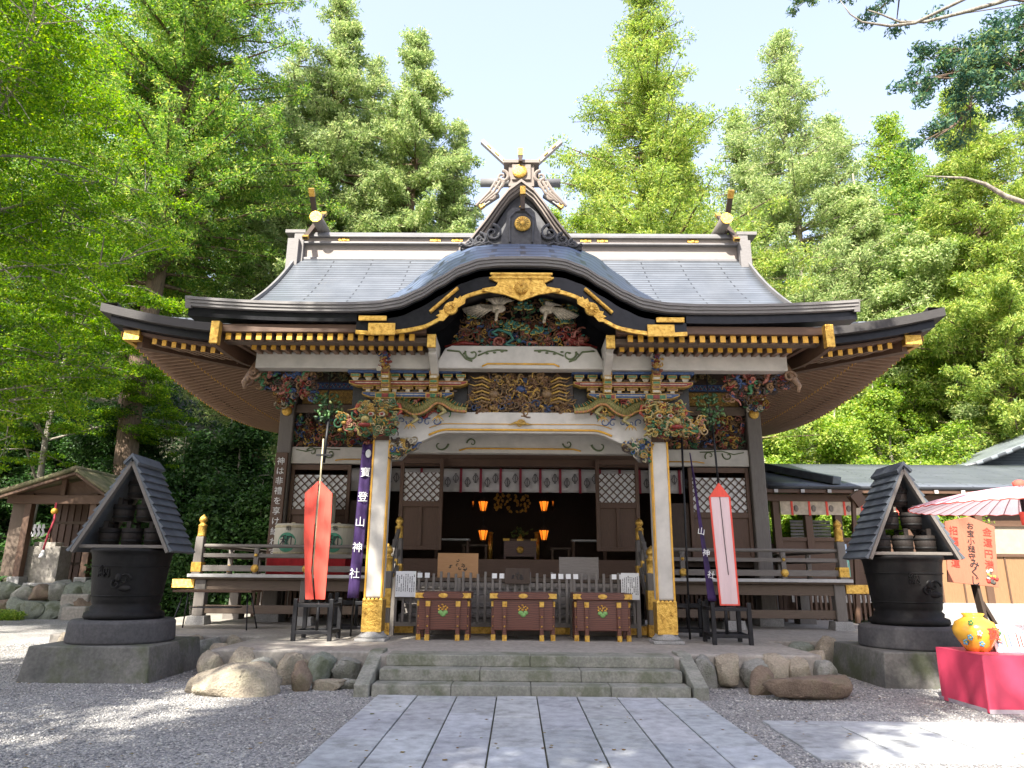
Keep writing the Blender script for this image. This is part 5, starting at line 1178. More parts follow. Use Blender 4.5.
# interior: altar table, side tables, lanterns, golden hangings, stands
def small_table(cx, y, w, h, d, label, mat, zf=1.9, crest=False, legs=.05, name='offering_table', cat='table', group=None):
    T = thing(name, label, cat, (cx, y, zf), group)
    m = MB(); m.box(cx - w / 2, cx + w / 2, y - d / 2, y + d / 2, zf + h - .05, zf + h); m.build('table_top', mat[0], T, bevel=.005)
    for sx in (-1, 1):
        for sy in (-1, 1): m = MB(); m.box(cx + sx * (w / 2 - legs) - legs / 2, cx + sx * (w / 2 - legs) + legs / 2, y + sy * (d / 2 - legs) - legs / 2, y + sy * (d / 2 - legs) + legs / 2, zf, zf + h - .05); m.build('leg', mat[1], T)
    if crest:
        m = MB(); m.box(cx - w / 2 + .05, cx + w / 2 - .05, y - d / 2 + .02, y - d / 2 + .05, zf + .14, zf + h - .05); m.build('front_panel', M['boxwood'], T)
        m = MB(); m.lathe([(0, .03), (.06, .03), (.1, .02), (.1, 0)], (cx, y - d / 2 + .01, zf + h * .52), 16, axis='y')
        for k in (-1, 0, 1): m.box(cx + k * (w / 2 - .09) - .09, cx + k * (w / 2 - .09) + .09, y - d / 2 - .012, y - d / 2 + .02, zf + h - .055, zf + h + .005)
        m.build('gilt_fitting', M['gold'], T)
    return T
small_table(.09, 20.2, .95, .62, .5, 'small dark offering table with gilt crest in the middle of the hall', [M['brown_x'], M['boxwood']], crest=True)
small_table(-1.75, 19.4, .95, .58, .45, 'pale topped side table left of the altar behind the fence board', [M['whiteplank'], M['brown_z']])
small_table(-1.15, 19.8, .7, .45, .45, 'low bench between the left side table and the altar table', [M['wood_x'], M['brown_z']])
small_table(1.95, 19.4, .95, .58, .45, 'pale topped side table right of the altar table', [M['whiteplank'], M['brown_z']])
small_table(1.2, 19.8, .55, .38, .4, 'low bench right of the altar table', [M['wood_x'], M['brown_z']])
def lantern(cx, y, z, label, r=.15, h=.30):
    L = thing('hanging_lantern', label, 'lantern', (cx, y, z), 'glowing lanterns inside the hall')
    m = MB(); m.lathe([(r * .55, z), (r, z + h)], (cx, y, 0), 6, False); m.build('glowing_shade', M['glow'], L)
    m = MB()
    for j in range(6):
        a = j * PI / 3; m.tube([(cx + r * .57 * math.cos(a), y + r * .57 * math.sin(a), z), (cx + r * 1.02 * math.cos(a), y + r * 1.02 * math.sin(a), z + h)], .012, 5)
        a += PI / 6; m.tube([(cx + r * .5 * math.cos(a), y + r * .5 * math.sin(a), z), (cx + r * .89 * math.cos(a), y + r * .89 * math.sin(a), z + h)], .007, 4)
    m.lathe([(r * 1.3, z + h), (r * 1.1, z + h + .03), (.03, z + h + .14)], (cx, y, 0), 6, False); m.lathe([(r * .6, z), (r * .3, z - .04), (0, z - .05)], (cx, y, 0), 6, False); m.build('frame', M['darkwood'], L)
    m = MB(); m.tube([(cx, y, z + h + .12), (cx, y, z + h + .38)], .008, 5); m.build('chain', M['steel'], L)
for u, sd in ((483, 'left'), (544, 'right')):
    for v, lv in ((511, 'upper'), (540, 'lower')):
        p = at(u, v, 20); lantern(p.x, 20, p.z, f'{lv} glowing orange lantern on the {sd} side of the altar', .13, .26)
for u, sd in ((473, 'left'), (553, 'right')):
    p = at(u, 510, 21.5); lantern(p.x, 21.5, p.z, f'dim small lantern further back, to the {sd} of the glowing pair', .045, .26)
G = thing('golden_pendants', 'cluster of small golden pendants hanging above the altar', 'ornament', (.1, 20.8, 3.7)); m = MB(); rg = random.Random(8)
for _ in range(70):
    u = rg.choice([497, 503, 509, 516, 523, 528]) + rg.uniform(-2.5, 2.5); p = at(u, rg.uniform(494, 512), 20.8); m.ball(p, (.035, .02, .05), 6, 4, Matrix.Rotation(rg.uniform(-1, 1), 3, 'Y'))
m.build('leaves', M['glowgold'] if 'glowgold' in M else M['gold'], G)
for u, sd in ((490, 'left'), (537, 'right')):
    p = at(u, 559, 20.5); q = at(u, 534, 20.5); m = MB(); m.tube([(p.x, 20.5, 1.9), (p.x, 20.5, q.z)], .075, 10); m.lathe([(.1, 0), (.11, .03), (.06, .05)], (p.x, 20.5, 1.9), 12); m.lathe([(.07, 0), (.1, .04), (.05, .06)], (p.x, 20.5, q.z), 12); o = m.build('gilt_stand', M['gold']); tag(o, f'upright yellow gilt stand to the {sd} of the offering table', 'stand')
G = thing('green_offering', 'green branches in a vase on the offering table', 'plant', (.09, 20.2, 2.52)); m = MB(); rg = random.Random(5)
for _ in range(40): m.col = rg.choice([(.12, .2, .04), (.05, .12, .03), (.2, .24, .05)]); m.ball((.09 + rg.gauss(0, .13), 20.2 + rg.gauss(0, .06), 2.70 + rg.gauss(0, .06)), (.045, .02, .02), 6, 4, Matrix.Rotation(rg.uniform(0, PI), 3, 'Y'))
m.build('leaves', M['paint'], G); m = MB(); m.lathe([(.05, 2.52), (.06, 2.58), (.03, 2.66)], (.09, 20.2, 0), 10); m.build('vase', M['gold'], G)

# ================================================================== rain cauldrons with bucket shelters
def cauldron(cx, cy, side, rot, hw=.80):
    near = f'{side} of the shrine'
    sgn = -1 if side == 'left' else 1
    def W(x, y, z): c, s_ = math.cos(rot), math.sin(rot); return (cx + x * c - y * s_, cy + x * s_ + y * c, z)
    xf = Matrix.Translation((cx, cy, 0)) @ Matrix.Rotation(rot, 4, 'Z')
    m = MB(); m.box(-.96, .96, -.96, .96, -.05, .50, xf, .07); o = m.build('square_plinth', M['plinth'], bevel=.02); tag(o, f'square stained stone plinth under the iron cauldron {near}', 'plinth')
    m = MB(); m.lathe([(.77, .50), (.79, .53), (.77, .80), (.73, .84), (.5, .845)], (cx, cy, 0), 40); o = m.build('round_pedestal', M['ringstone'], bevel=.01); tag(o, f'round dark stone drum carrying the cauldron {near}', 'pedestal')
    m = MB(); m.lathe([(.0, .84), (.56, .84), (.59, .88), (.58, .94), (.51, .97), (.52, 1.02), (.48, 1.06), (.505, 1.10), (.51, 1.16), (.525, 1.25), (.55, 1.5), (.585, 1.8), (.60, 1.86), (.625, 1.88), (.625, 1.92), (.59, 1.93), (.54, 1.8), (.46, 1.3), (0, 1.25)], (cx, cy, 0), 48)
    C = m.build('iron_cauldron', M['iron']); tag(C, f'large black iron rain cauldron on a stone drum {near}', 'cauldron')
    m = MB(); spiral(m, cx + .2, cy - .52, 1.45, .10, 1.2, 0, .018); spiral(m, cx + .08, cy - .55, 1.38, .07, 1.2, 2, .016); m.ball((cx + .2, cy - .50, 1.32), (.12, .03, .05), 12, 6); m.ball((cx + .1, cy - .54, 1.48), (.05, .02, .07), 10, 6)
    text_mesh(m, '納', cx - .12, cy - .558, 1.56, .2, 0, thick=.012); m.tube([(cx + .575 * math.cos(a), cy + .575 * math.sin(a), 1.65) for a in [k * PI / 18 for k in range(37)]], .010, 5, False); m.tube([(cx + .52 * math.cos(a), cy + .52 * math.sin(a), 1.2) for a in [k * PI / 18 for k in range(37)]], .012, 5, False)
    m.build('cast_relief', M['iron'], C)
    # shelter: floor board, A-frame roof
    S = thing('bucket_shelter', f'steep boarded little roof over stacked buckets on the cauldron {near}', 'shelter', (cx, cy, 1.93)); S.rotation_euler = (0, 0, rot); ORG[S.name] = Vector((0, 0, 0))
    ORG[S.name] = Vector((0, 0, 1.93))
    m = MB(); m.box(-.68, .68, -.40, .36, 1.935, 1.985); m.build('floor_board', M['grey_x'], S, bevel=.006)
    ap, ez = 3.36, 1.87
    sl = math.hypot(hw, ap - ez)
    for s in (-1, 1):
        m = MB(); n = 12
        for k in range(n):
            t0, t1 = k / n, (k + 1) / n; a = Vector((s * hw * (1 - t0), 0, ez + (ap - ez) * t0)); b = Vector((s * hw * (1 - t1), 0, ez + (ap - ez) * t1)); nn = Vector((s * (ap - ez), 0, hw)).normalized()
            a2, b2 = a + nn * .055, b + nn * .018
            y0, y1 = -.46, .40
            vs = [(a.x, y0, a.z), (a2.x, y0, a2.z), (b2.x, y0, b2.z), (b.x, y0, b.z), (a.x, y1, a.z), (a2.x, y1, a2.z), (b2.x, y1, b2.z), (b.x, y1, b.z)]
            m.add(vs, [(0, 1, 2, 3), (7, 6, 5, 4), (0, 4, 5, 1), (1, 5, 6, 2), (2, 6, 7, 3), (3, 7, 4, 0)])
        m.build('roof_slope', M['roof_slat'], S)
        m = MB(); m.beam((s * (hw - .04), -.42, ez), (0, -.42, ap - .05), .05, .09, (0, -1, 0)); m.build('barge_board', M['grey_z'], S)
        m = MB(); m.beam((s * (hw - .04), .36, ez), (0, .36, ap - .05), .05, .09, (0, -1, 0)); m.build('barge_board', M['grey_z'], S)
    m = MB(); m.prism([(-.13, ap - .06), (0, ap + .09), (.13, ap - .06), (.11, ap - .1), (0, ap + .02), (-.11, ap - .1)], -.50, .44); m.build('ridge_cover', M['roof_slat'], S, bevel=.006)
    pos = [(-.37, 1.985, 'left end of the bottom row'), (0, 1.985, 'middle of the bottom row'), (.37, 1.985, 'right end of the bottom row'), (-.19, 2.365, 'left of the middle row'), (.19, 2.365, 'right of the middle row'), (0, 2.745, 'very top')]
    for x, z, wh in pos:
        y = -.12
        wx, wy, _ = W(x, y, 0); B = thing('fire_bucket', f'dark bucket, {wh}, in the shelter {near}', 'bucket', (wx, wy, z), f'stacked buckets in the shelter {near}')
        m = MB(); r = .17; m.lathe([(r * .86, z), (r, z + .27), (r * .9, z + .27), (r * .85, z + .2), (0, z + .2)], (wx, wy, 0), 16); m.build('body', M['bucket'], B)
        m = MB(); m.lathe([(r * .92, z + .05), (r * .95, z + .07), (r * .93, z + .09)], (wx, wy, 0), 16); m.lathe([(r * .97, z + .19), (r * 1.02, z + .21), (r * 1.0, z + .23)], (wx, wy, 0), 16); m.build('hoop', M['iron'], B)
        m = MB()
        for q in (-1, 1): m.box(wx + q * .0 - .035, wx + .035, wy + q * r * .85 - .012, wy + q * r * .85 + .012, z + .24, z + .38)
        m.box(wx - .02, wx + .02, wy - r * .9, wy + r * .9, z + .34, z + .365); m.build('handle', M['bucket'], B)
M['bucket'] = simple('dark bucket wood', (.018, .014, .012), .7, var=.35, scale=14, stretch=(3, 3, .5))
p = at(118, 640, 11.9); cauldron(-6.33, 11.85, 'left', R(1)); cauldron(6.42, 12.1, 'right', R(-1), .75)

# ================================================================== small shrine at the far left
SX, SY, SZ = -16.9, 26, 1.05
S = thing('small_shrine', 'small open wooden shrine with a bark roof on a stone bank at the left edge', 'shrine', (SX, SY, SZ))
def P_(u, v, Y): return at(u, v, Y)
a = at(-30, 493, 25.4); 
m = MB()
xl, xr, xm, zt, ze = at(0, 500, 25.2).x, at(110, 492, 25.2).x, at(82, 470, 25.2).x, at(82, 470, 25.2).z, at(110, 492, 25.2).z
xl = xm - (xr - xm) * 2.6
def rf(s, x, n=10):
    def f(u, v):
        xx = xm + (x - xm) * u; t = u; z = zt - (zt - (ze if s > 0 else at(0, 490, 25.2).z - .25)) * (t ** .9); return (xx, 24.9 + 3.4 * v, z)
    return f
m.grid(rf(1, xr + .1), 8, 6); m.grid(rf(-1, xl), 8, 6); o = m.build('roof', M['roof_bark'], S); md = o.modifiers.new('s', 'SOLIDIFY'); md.thickness = .14
m = MB(); m.beam((xm, 24.95, zt - .16), (xr + .05, 24.95, ze - .16), .08, .2, (0, -1, 0)); m.beam((xm, 24.95, zt - .16), (xl, 24.95, at(0, 490, 25.2).z - .41), .08, .2, (0, -1, 0)); m.build('barge_board', M['brown_x'], S)
xp1, xp2 = at(20, 560, 25.6).x, at(86, 560, 25.6).x
for x in (xp1, xp2):
    m = MB(); m.box(x - .12, x + .12, 25.5, 25.76, SZ, 4.25); m.build('post', M['brown_z'], S, bevel=.02); m = MB(); m.box(x - .22, x + .22, 25.4, 25.9, SZ - .05, SZ + .28); m.build('post_stone', M['base_stone'], S, bevel=.02)
m = MB(); zb = at(50, 500, 25.5).z; m.box(xl + .3, xp2 + .5, 25.42, 25.66, zb - .14, zb + .18); m.box((xp1 + xp2) / 2 - .08, (xp1 + xp2) / 2 + .1, 25.45, 25.6, zb + .18, zt - .3); m.build('cross_beam', M['brown_x'], S, bevel=.015)
m = MB(); m.add([(xl + .3, 25.6, zb + .18), (xp2 + .5, 25.6, zb + .18), (xm, 25.6, zt - .3)], [(0, 1, 2)]); m.build('gable_wall', M['brown_z'], S)
m = MB(); m.box(xl + .4, xp2 + .4, 28.0, 28.1, SZ, 4.3)
for k in range(20): m.box(xl + .4 + k * .27, xl + .4 + k * .27 + .02, 27.96, 28.0, SZ, 4.2)
m.build('rear_wall', M['brown_z'], S)
m = MB(); m.box(xl + .35, xp1 - .2, 25.7, 25.76, SZ + .3, 4.0); m.box(xp2 - .06, xp2 + .06, 25.8, 28, SZ, 4.2); m.build('side_wall', M['wood_z'], S)
m = MB(); m.box(xp1 + .1, xp2 - .1, 26.9, 27.0, SZ + .7, SZ + .8); m.box(xp1 + .1, xp2 - .1, 26.9, 27.0, SZ + 2.2, SZ + 2.3); m.box(xp1 + 1.45, xp1 + 1.55, 26.9, 27.0, SZ, SZ + 2.3); m.build('inner_frame', M['wood_x'], S)
m = MB(); p0, p1 = at(20, 572, 25.9), at(62, 545, 25.9); m.box(p0.x, p1.x, 25.85, 26.6, SZ, p1.z - .05); m.box(p0.x + .25, p1.x - .3, 26.0, 26.5, p1.z - .05, p1.z + .1); o = m.build('offering_step', M['terrace'], bevel=.02); tag(o, 'pale stone offering step inside the small shrine', 'step')
m = MB(); q = at(50, 574, 25.2); m.box(at(30, 574, 25.2).x, at(70, 574, 25.2).x, 24.9, 25.3, SZ - .05, SZ + .08); o = m.build('threshold_stone', M['base_stone'], bevel=.02); tag(o, 'long flat stone in front of the small shrine', 'stone')
m = MB(); p = at(57, 503, 25.4); P = [(p.x, 25.35, p.z), (p.x + .06, 25.33, p.z - .6), (p.x - .05, 25.3, p.z - 1.1), (p.x - .13, 25.3, p.z - 1.65)]; B = thing('bell_rope', 'pink bell rope with a white tassel hanging in the small shrine', 'rope', P[0]); m.tube(P, .035, 8); m.build('rope', simple('pink rope', (.5, .06, .09), .8), B)
m = MB(); m.lathe([(.03, 0), (.12, -.26), (0, -.26)], P[-1], 10); m.build('tassel', M['paper'], B); m = MB(); m.ball((p.x, 25.36, p.z - .3), .12, 10, 7); m.build('bell', M['ochre'], B)
for k in range(4):
    p = at(30.5 + 4.3 * k, 531, 26.9); m = MB(); z = p.z
    m.prism([(p.x - .06, z + .25), (p.x + .02, z + .25), (p.x + .06, z + .1), (p.x + .0, z + .1), (p.x + .08, z - .08), (p.x + .02, z - .2), (p.x - .08, z - .2), (p.x - .02, z - .02), (p.x - .08, z + .04)], 26.88, 26.892)
    o = m.build('paper_streamer', M['paper']); tag(o, f'zigzag white paper streamer in the small shrine, {nth[k]} from its left post', 'streamer', 'white paper streamers in the small shrine')
# stone bank under it
rg = random.Random(77); cnt = 0
for rowi in range(2):
    for k in range(8 - rowi):
        u = -12 + k * 17 + rowi * 8; v = 612 - rowi * 22; p = at(u, v, 24.6 + rowi * .4)
        mi = rg.choice([0, 2, 3, 2]); boulder('boulder', (p.x, 24.5 + rowi * .4, .25 + rowi * .55), (.40, .4, .36), BS[mi], f'mossy {cols_[mi]} bank stone, {nth[k]} from the left in the {"lower" if rowi == 0 else "upper"} course below the small shrine', 900 + cnt, 'stones of the bank below the small shrine'); cnt += 1
m = MB(); m.box(-24, at(104, 590, 25).x, 24.7, 31, -.1, SZ - .02); o = m.build('earth_bank', M['soil'], bevel=.1); o['kind'] = 'structure'
for k, (u0, u1, v0, v1) in enumerate(((62, 90, 616, 593), (62, 92, 597, 585))):
    a, b = at(u0, v0, 23.9 + k * .5), at(u1, v1, 23.9 + k * .5); m = MB(); m.box(a.x, b.x, 23.8 + k * .5, 24.4 + k * .5, -.05, .42 + .38 * k); o = m.build('rough_step', M['terrace'], bevel=.06); tag(o, f'{"lower" if k == 0 else "upper"} rough stone step leading up to the small shrine', 'step')
# ================================================================== right: corridor building
Cc = thing('corridor_building', 'long low corridor with weathered grey roof and open windows right of the hall', 'building', (12, 20.5, 0))
m = MB(); ezc, rzc = 4.05, 5.3
m.grid(lambda u, v: (7.1 + 18 * u, 19.9 + 4.1 * v, ezc + (rzc - ezc) * v), 30, 6, 18, 4.3); m.grid(lambda u, v: (7.1 + 18 * u, 24.0 + 3.6 * v, rzc - (rzc - ezc) * v), 30, 6, 18, 4.3); o = m.build('roof', M['roof'], Cc); o.modifiers.new('s', 'SOLIDIFY').thickness = .1
m = MB(); m.beam((8.0, 22.4, 4.95), (9.1, 20.0, 4.22), .32, .22); m.box(7.1, 8.2, 22.3, 22.6, 4.85, 5.0); m.build('ridge_cap', M['roof_slat'], Cc, bevel=.02)
m = MB(); m.box(7.0, 25, 19.95, 20.05, 3.86, 3.98); m.box(7.0, 25, 20.3, 20.42, 3.66, 3.86); m.build('eave_beam', M['brown_x'], Cc, bevel=.01)
for k in range(24):
    m = MB(); x = 7.3 + .75 * k; m.box(x - .05, x + .05, 19.9, 20.6, 3.86, 3.95); m.mi = 1; m.box(x - .052, x + .052, 19.88, 19.90, 3.858, 3.952); m.build('rafter', [M['brown_y'], M['whiteplank']], Cc)
cols_x = [7.45, 8.35, 9.2, 10.0, 11.2, 13.2, 15.2, 17.5, 20, 23]
for x in cols_x: m = MB(); m.box(x - .1, x + .1, 20.4, 20.6, ZT, 3.7); m.build('post', M['brown_z'], Cc, bevel=.01)
m = MB(); m.box(7.45, 11.2, 20.47, 20.53, 1.3, 2.55); m.box(7.45, 11.2, 20.42, 20.58, 2.55, 2.65); m.box(7.45, 11.2, 20.42, 20.58, 1.2, 1.32); m.build('lower_wall', M['brown_x'], Cc)
m = MB(); m.box(11.2, 25, 20.47, 20.53, 2.2, 3.0); m.build('plaster_wall', simple('cream plaster', (.33, .27, .20), .8, var=.12), Cc)
m = MB(); m.box(11.2, 25, 20.46, 20.54, .9, 2.2)
m.build('boarded_wall', wood('honey coloured boards', (.30, .17, .08), (.19, .10, .045), 'z'), Cc)
for x in [11.9 + .62 * k for k in range(20)]: m = MB(); m.box(x - .02, x + .02, 20.43, 20.46, .9, 2.2); m.build('batten', M['brown_z'], Cc)
m = MB(); m.box(11.2, 25, 20.40, 20.5, 2.16, 2.24); m.box(11.2, 25, 20.4, 20.5, 3.0, 3.08); m.build('wall_rail', M['brown_x'], Cc)
m = MB(); m.box(11.2, 25, 20.3, 20.6, .3, .9); m.build('stone_footing', M['base_stone'], Cc)
m = MB()
for k in range(7): m.box(8.65, 9.05, 22.6, 22.64, 2.62 + .1 * k, 2.69 + .1 * k); m.box(9.35, 9.9, 22.6, 22.64, 2.62 + .1 * k, 2.69 + .1 * k)
m.build('louvre', M['paper'], Cc)
m = MB(); m.box(7.4, 25, 23.5, 23.6, .45, 2.6); m.build('rear_wall', M['brown_z'], Cc)
V = thing('window_curtain', 'short beige curtain with red ribbons under the corridor eave', 'curtain', (9, 20.35, 3.6))
m = MB(); m.box(7.55, 11.4, 20.36, 20.37, 3.28, 3.66); m.build('cloth', simple('beige cloth', (.48, .40, .30), .8), V)
for k in range(8): m = MB(); m.box(7.85 + .5 * k, 7.91 + .5 * k, 20.345, 20.358, 3.26, 3.66); m.build('ribbon', M['cloth_red'], V)
m = MB()
for k in range(8): m.ball((8.1 + .5 * k - .1, 20.355, 3.46), (.07, .004, .1), 6, 5)
m.build('crest_print', simple('tan print', (.2, .17, .14), .8, bmp=0), V)
for k in range(22):
    if k == 0: L_ = thing('slatted_screen', 'brown slatted lattice panel below the corridor behind the right veranda', 'panel', (8.8, 19.5, ZT))
    m = MB(); x = 7.6 + .13 * k; m.box(x - .03, x + .03, 19.9, 19.95, ZT, 1.35); m.build('slat', M['brown_z'], L_)
m = MB(); m.box(7.5, 10.5, 19.95, 20.0, .9, 1.1); m.build('rail', M['whiteplank'], L_)
# notices by the corner post of the veranda
for (u0, v0, u1, v1, c, lb) in ((838, 544, 848, 559, (.45, .58, .75), 'pale blue poster beside the right veranda corner post'), (840, 560, 851, 577, (.16, .42, .33), 'green and white poster under the blue one by the veranda corner')):
    a, b = at(u0, v0, 18.5), at(u1, v1, 18.5); m = MB(); m.box(a.x, b.x, 18.5, 18.52, b.z, a.z); m.mi = 1; m.box(a.x + .05, b.x - .05, 18.494, 18.5, a.z - .16, a.z - .05); m.box(a.x + .08, b.x - .06, 18.494, 18.5, b.z + .05, b.z + .12); o = m.build('poster', [simple('poster ' + lb[:5], c, .6, bmp=0), M['paper']]); tag(o, lb, 'poster')
m = MB(); a = at(852, 520, 18.6); m.beam((a.x - .15, 18.6, ZT), (a.x + .1, 18.6, 3.6), .1, .1); m.beam((a.x + .3, 18.6, 3.4), (a.x + .1, 18.6, 3.7), .22, .3); o = m.build('leaning_post', M['brown_z'], bevel=.01); tag(o, 'dark leaning post between the veranda and the right cauldron', 'post')
# curved big roof far right
Bg = thing('rear_hall', 'large hall with a curved grey roof rising behind the corridor at the right edge', 'building', (26, 34, 0))
p0, p1, p2 = at(940, 470, 30), at(985, 447, 31), at(1024, 418, 32)
m = MB()
def bgf(u, v):
    t = v; x = p0.x + (p2.x - p0.x) * 2.4 * t; z = p0.z - .2 + (p2.z - p0.z) * 2.4 * (t ** 1.18) * .9
    return (x, 28.5 + 10 * u, z)
m.grid(bgf, 14, 14, 10, 14)
m.grid(lambda u, v: (p0.x - .2 + (22 - 0) * u, 28.5 + 6 * v, p0.z - .35 + max(0, min(3.6 * v ** 1.2, (u * 22) * .42))), 20, 12, 22, 7); o = m.build('roof', M['roof_tin'], Bg); o.modifiers.new('s', 'SOLIDIFY').thickness = .15
m = MB(); m.box(p0.x + 1.2, p0.x + 20, 30, 38, 0, p0.z - .3); m.build('wall', M['brown_z'], Bg)
# ================================================================== right foreground: stall, umbrella, sign
T = thing('stall_table', 'table covered to the ground in a pink red sheet at the right edge', 'table', (6.6, 9.7, 0)); tx0, ty0, ty1 = 5.77, 9.28, 10.28
m = MB(); m.box(tx0 + .03, 8.2, ty0 + .03, ty1, 0, .64); m.build('trestle', M['wood_x'], T)
m = MB()
for z0, z1 in ((0, .66),):
    n = 40
    def sk(u, v):
        per = [(tx0, ty1), (tx0, ty0), (8.25, ty0)]; L1, L2 = 1.0, 2.48; s = u * (L1 + L2)
        if s < L1: x, y = tx0, ty1 - s
        else: x, y = tx0 + s - L1, ty0
        w = (.028 * math.sin(s * 7.3 + 1.2 * math.sin(s * 2.1)) + .010 * math.sin(s * 19 + v * 2)) * (1 - v) ** 1.3
        return (x - w - .02 * (1 - v), y - w - .02 * (1 - v), .012 + .655 * v)
    m.grid(sk, 150, 12)
m.grid(lambda u, v: (tx0 + 2.48 * u, ty0 + 1.0 * v, .668), 10, 4)
pk = simple('pink red sheet', (.56, .05, .105), .5, var=.14, scale=1.4, bmp=.2, dist=.03); o = m.build('cloth', pk, T)
m = MB(); m.grid(lambda u, v: (tx0 - .045 + 2.5 * u, ty0 - .05, .005 + .05 * v), 20, 1); m.grid(lambda u, v: (tx0 - .045, ty0 + 1.0 * u, .005 + .05 * v), 20, 1); m.build('clear_hem', simple('clear plastic hem', (.36, .30, .33), .25, bmp=0), T)
Pt = thing('golden_jar', 'round golden jar painted with flowers and a red character on the pink table', 'jar', (6.18, 9.7, .67)); jx, jy, jz = 6.02, 9.75, .67
ym = simple('yellow glaze', (.72, .38, .045), .22, var=.12, scale=4, bmp=0)
m = MB(); m.lathe([(.0, jz), (.13, jz), (.17, jz + .06), (.25, jz + .2), (.262, jz + .27), (.22, jz + .36), (.13, jz + .41), (.11, jz + .43), (.135, jz + .465), (.12, jz + .47), (.09, jz + .43)], (jx, jy, 0), 36); m.build('body', ym, Pt)
m = MB(); rg = random.Random(2)
for k in range(7):
    a = rg.choice([rg.uniform(-2.9, -1.85), rg.uniform(-.7, -.2)]); z = jz + rg.uniform(.08, .36); r = .262 if .15 < z - jz < .32 else .235; c = rg.choice([(.6, .03, .03), (.8, .8, .78), (.1, .3, .5), (.1, .35, .1)]); cx_, cy_ = jx + r * math.cos(a), jy + r * math.sin(a)
    for q in range(5): m.col = c; m.ball((cx_ + .024 * math.cos(q * 1.26), cy_, z + .024 * math.sin(q * 1.26)), (.017, .012, .017), 6, 4)
    m.col = (.8, .6, .1); m.ball((cx_, cy_ - .004, z), (.012, .014, .012), 6, 4)
m.build('flowers', M['paint'], Pt); m = MB(); text_mesh(m, '寶', jx + .07, jy - .262, jz + .22, .17, 0, thick=.006); m.build('lettering', M['inkred'], Pt)
for k, (x, c, lb) in enumerate(((6.33, M['paper'], 'white card standing beside the golden jar'), (6.58, M['paper'], 'white card standing at the right edge on the pink table'))):
    m = MB(); xf = Matrix.Translation((x, 9.65, .67)) @ Matrix.Rotation(R(-12), 4, 'X') @ Matrix.Rotation(R(8 * (k * 2 - 1)), 4, 'Z'); m.box(-.13, .13, 0, .012, 0, .34, xf); o = m.build('standing_card', c); tag(o, lb, 'card')
    m = MB(); rg = random.Random(k)
    for q in range(4): m.col = rg.choice([(.6, .1, .1), (.2, .3, .5), (.5, .4, .2)]); m.box(-.09 + .05 * q, -.07 + .05 * q, -.004, 0, .06, .18 + rg.random() * .1, xf)
    m.build('print', M['paint'], o)
m = MB(); m.box(6.36, 6.62, 9.72, 9.98, .67, .99); o = m.build('card_box', M['lid'], bevel=.005); tag(o, 'small brown wooden box behind the white cards', 'box')
# sign board
SG = thing('sign_board', 'tilted pink wooden sign with red and black Japanese writing on a dark post', 'sign', (7.6, 11.6, 0)); tilt = R(5.5)
sc_, sx_, sz_ = .86, 7.74, 2.02
xf = Matrix.Translation((sx_, 12.3, sz_)) @ Matrix.Scale(1.05, 4) @ Matrix.Rotation(tilt, 4, 'Y')
m = MB(); m.prism([(-.40, -.52), (.40, -.52), (.40, .44), (0, .56), (-.40, .44)], 0, .03, xf); m.build('board', wood('pink stained board', (.42, .15, .085), (.35, .12, .07), 'z'), SG, bevel=.005)
def sgn(chars, x, z, size, mat, nm, gap=1.1):
    m = MB()
    for k, ch in enumerate(chars):
        v = xf @ Vector((x, -.006, z - k * size * gap)); text_mesh(m, ch, v.x, v.y, v.z, size, 0, tilt=tilt)
    m.build(nm, mat, SG)
sgn('招福開運', -.27, .30, .155, M['inkred'], 'red_lettering', 1.12); sgn('金運円満', .27, .33, .155, M['inkred'], 'red_lettering', 1.12)
sgn('お宝小槌守', 0, .40, .125, M['ink'], 'black_lettering', .98); sgn('みくじ', .03, -.2, .17, M['ink'], 'black_lettering', .78)
m = MB(); rg = random.Random(6)
for k in range(16):
    v = xf @ Vector((.27 + rg.gauss(0, .05), -.01, -.34 + rg.gauss(0, .06))); m.col = rg.choice([(.6, .05, .05), (.7, .5, .1), (.75, .72, .65), (.1, .1, .1)]); m.ball(v, (.035, .006, .03), 6, 4)
m.build('small_picture', M['paint'], SG)
m = MB(); m.beam((sx_ - .05, 12.43, 2.5), (sx_ + .2, 12.43, 0), .05, .16, (0, -1, 0)); m.beam((sx_ + .1, 12.4, 1.2), (sx_ + .9, 12.8, .0), .05, .07, (0, -1, 0)); m.build('post', M['darkwood'], SG)
# umbrella
U = thing('paper_umbrella', 'large pale pink paper umbrella with red cap over the stall', 'umbrella', (6.85, 9.45, 0)); ux, uy = at(1022, 500, 9.45).x, 9.45
m = MB(); n = 44; Ru, zt, ze_ = 1.34, at(1022, 487, 9.45).z, at(930, 506, 9.45).z
prof = [(.02, zt), (.4, zt + (ze_ - zt) * .16), (.75, zt + (ze_ - zt) * .38), (1.05, zt + (ze_ - zt) * .66), (Ru, ze_)]
for k in range(n):
    a0, a1, am = 2 * PI * k / n, 2 * PI * (k + 1) / n, 2 * PI * (k + .5) / n; b = len(m.v)
    for r, z in prof:
        for a, dz in ((a0, 0), (am, -.012 * r), (a1, 0)): m.v.append((ux + r * math.cos(a), uy + r * math.sin(a), z + dz))
    for i in range(len(prof) - 1):
        for j in range(2): m.face([b + 3 * i + j, b + 3 * i + j + 1, b + 3 * i + j + 4, b + 3 * i + j + 3])
pm, pn, pl_, pb_ = newmat('oiled pale paper'); pb_.inputs['Base Color'].default_value = (.80, .70, .74, 1); tr = pn.new('ShaderNodeBsdfTranslucent'); tr.inputs[0].default_value = (.8, .62, .64, 1); mx = pn.new('ShaderNodeMixShader'); mx.inputs[0].default_value = .3
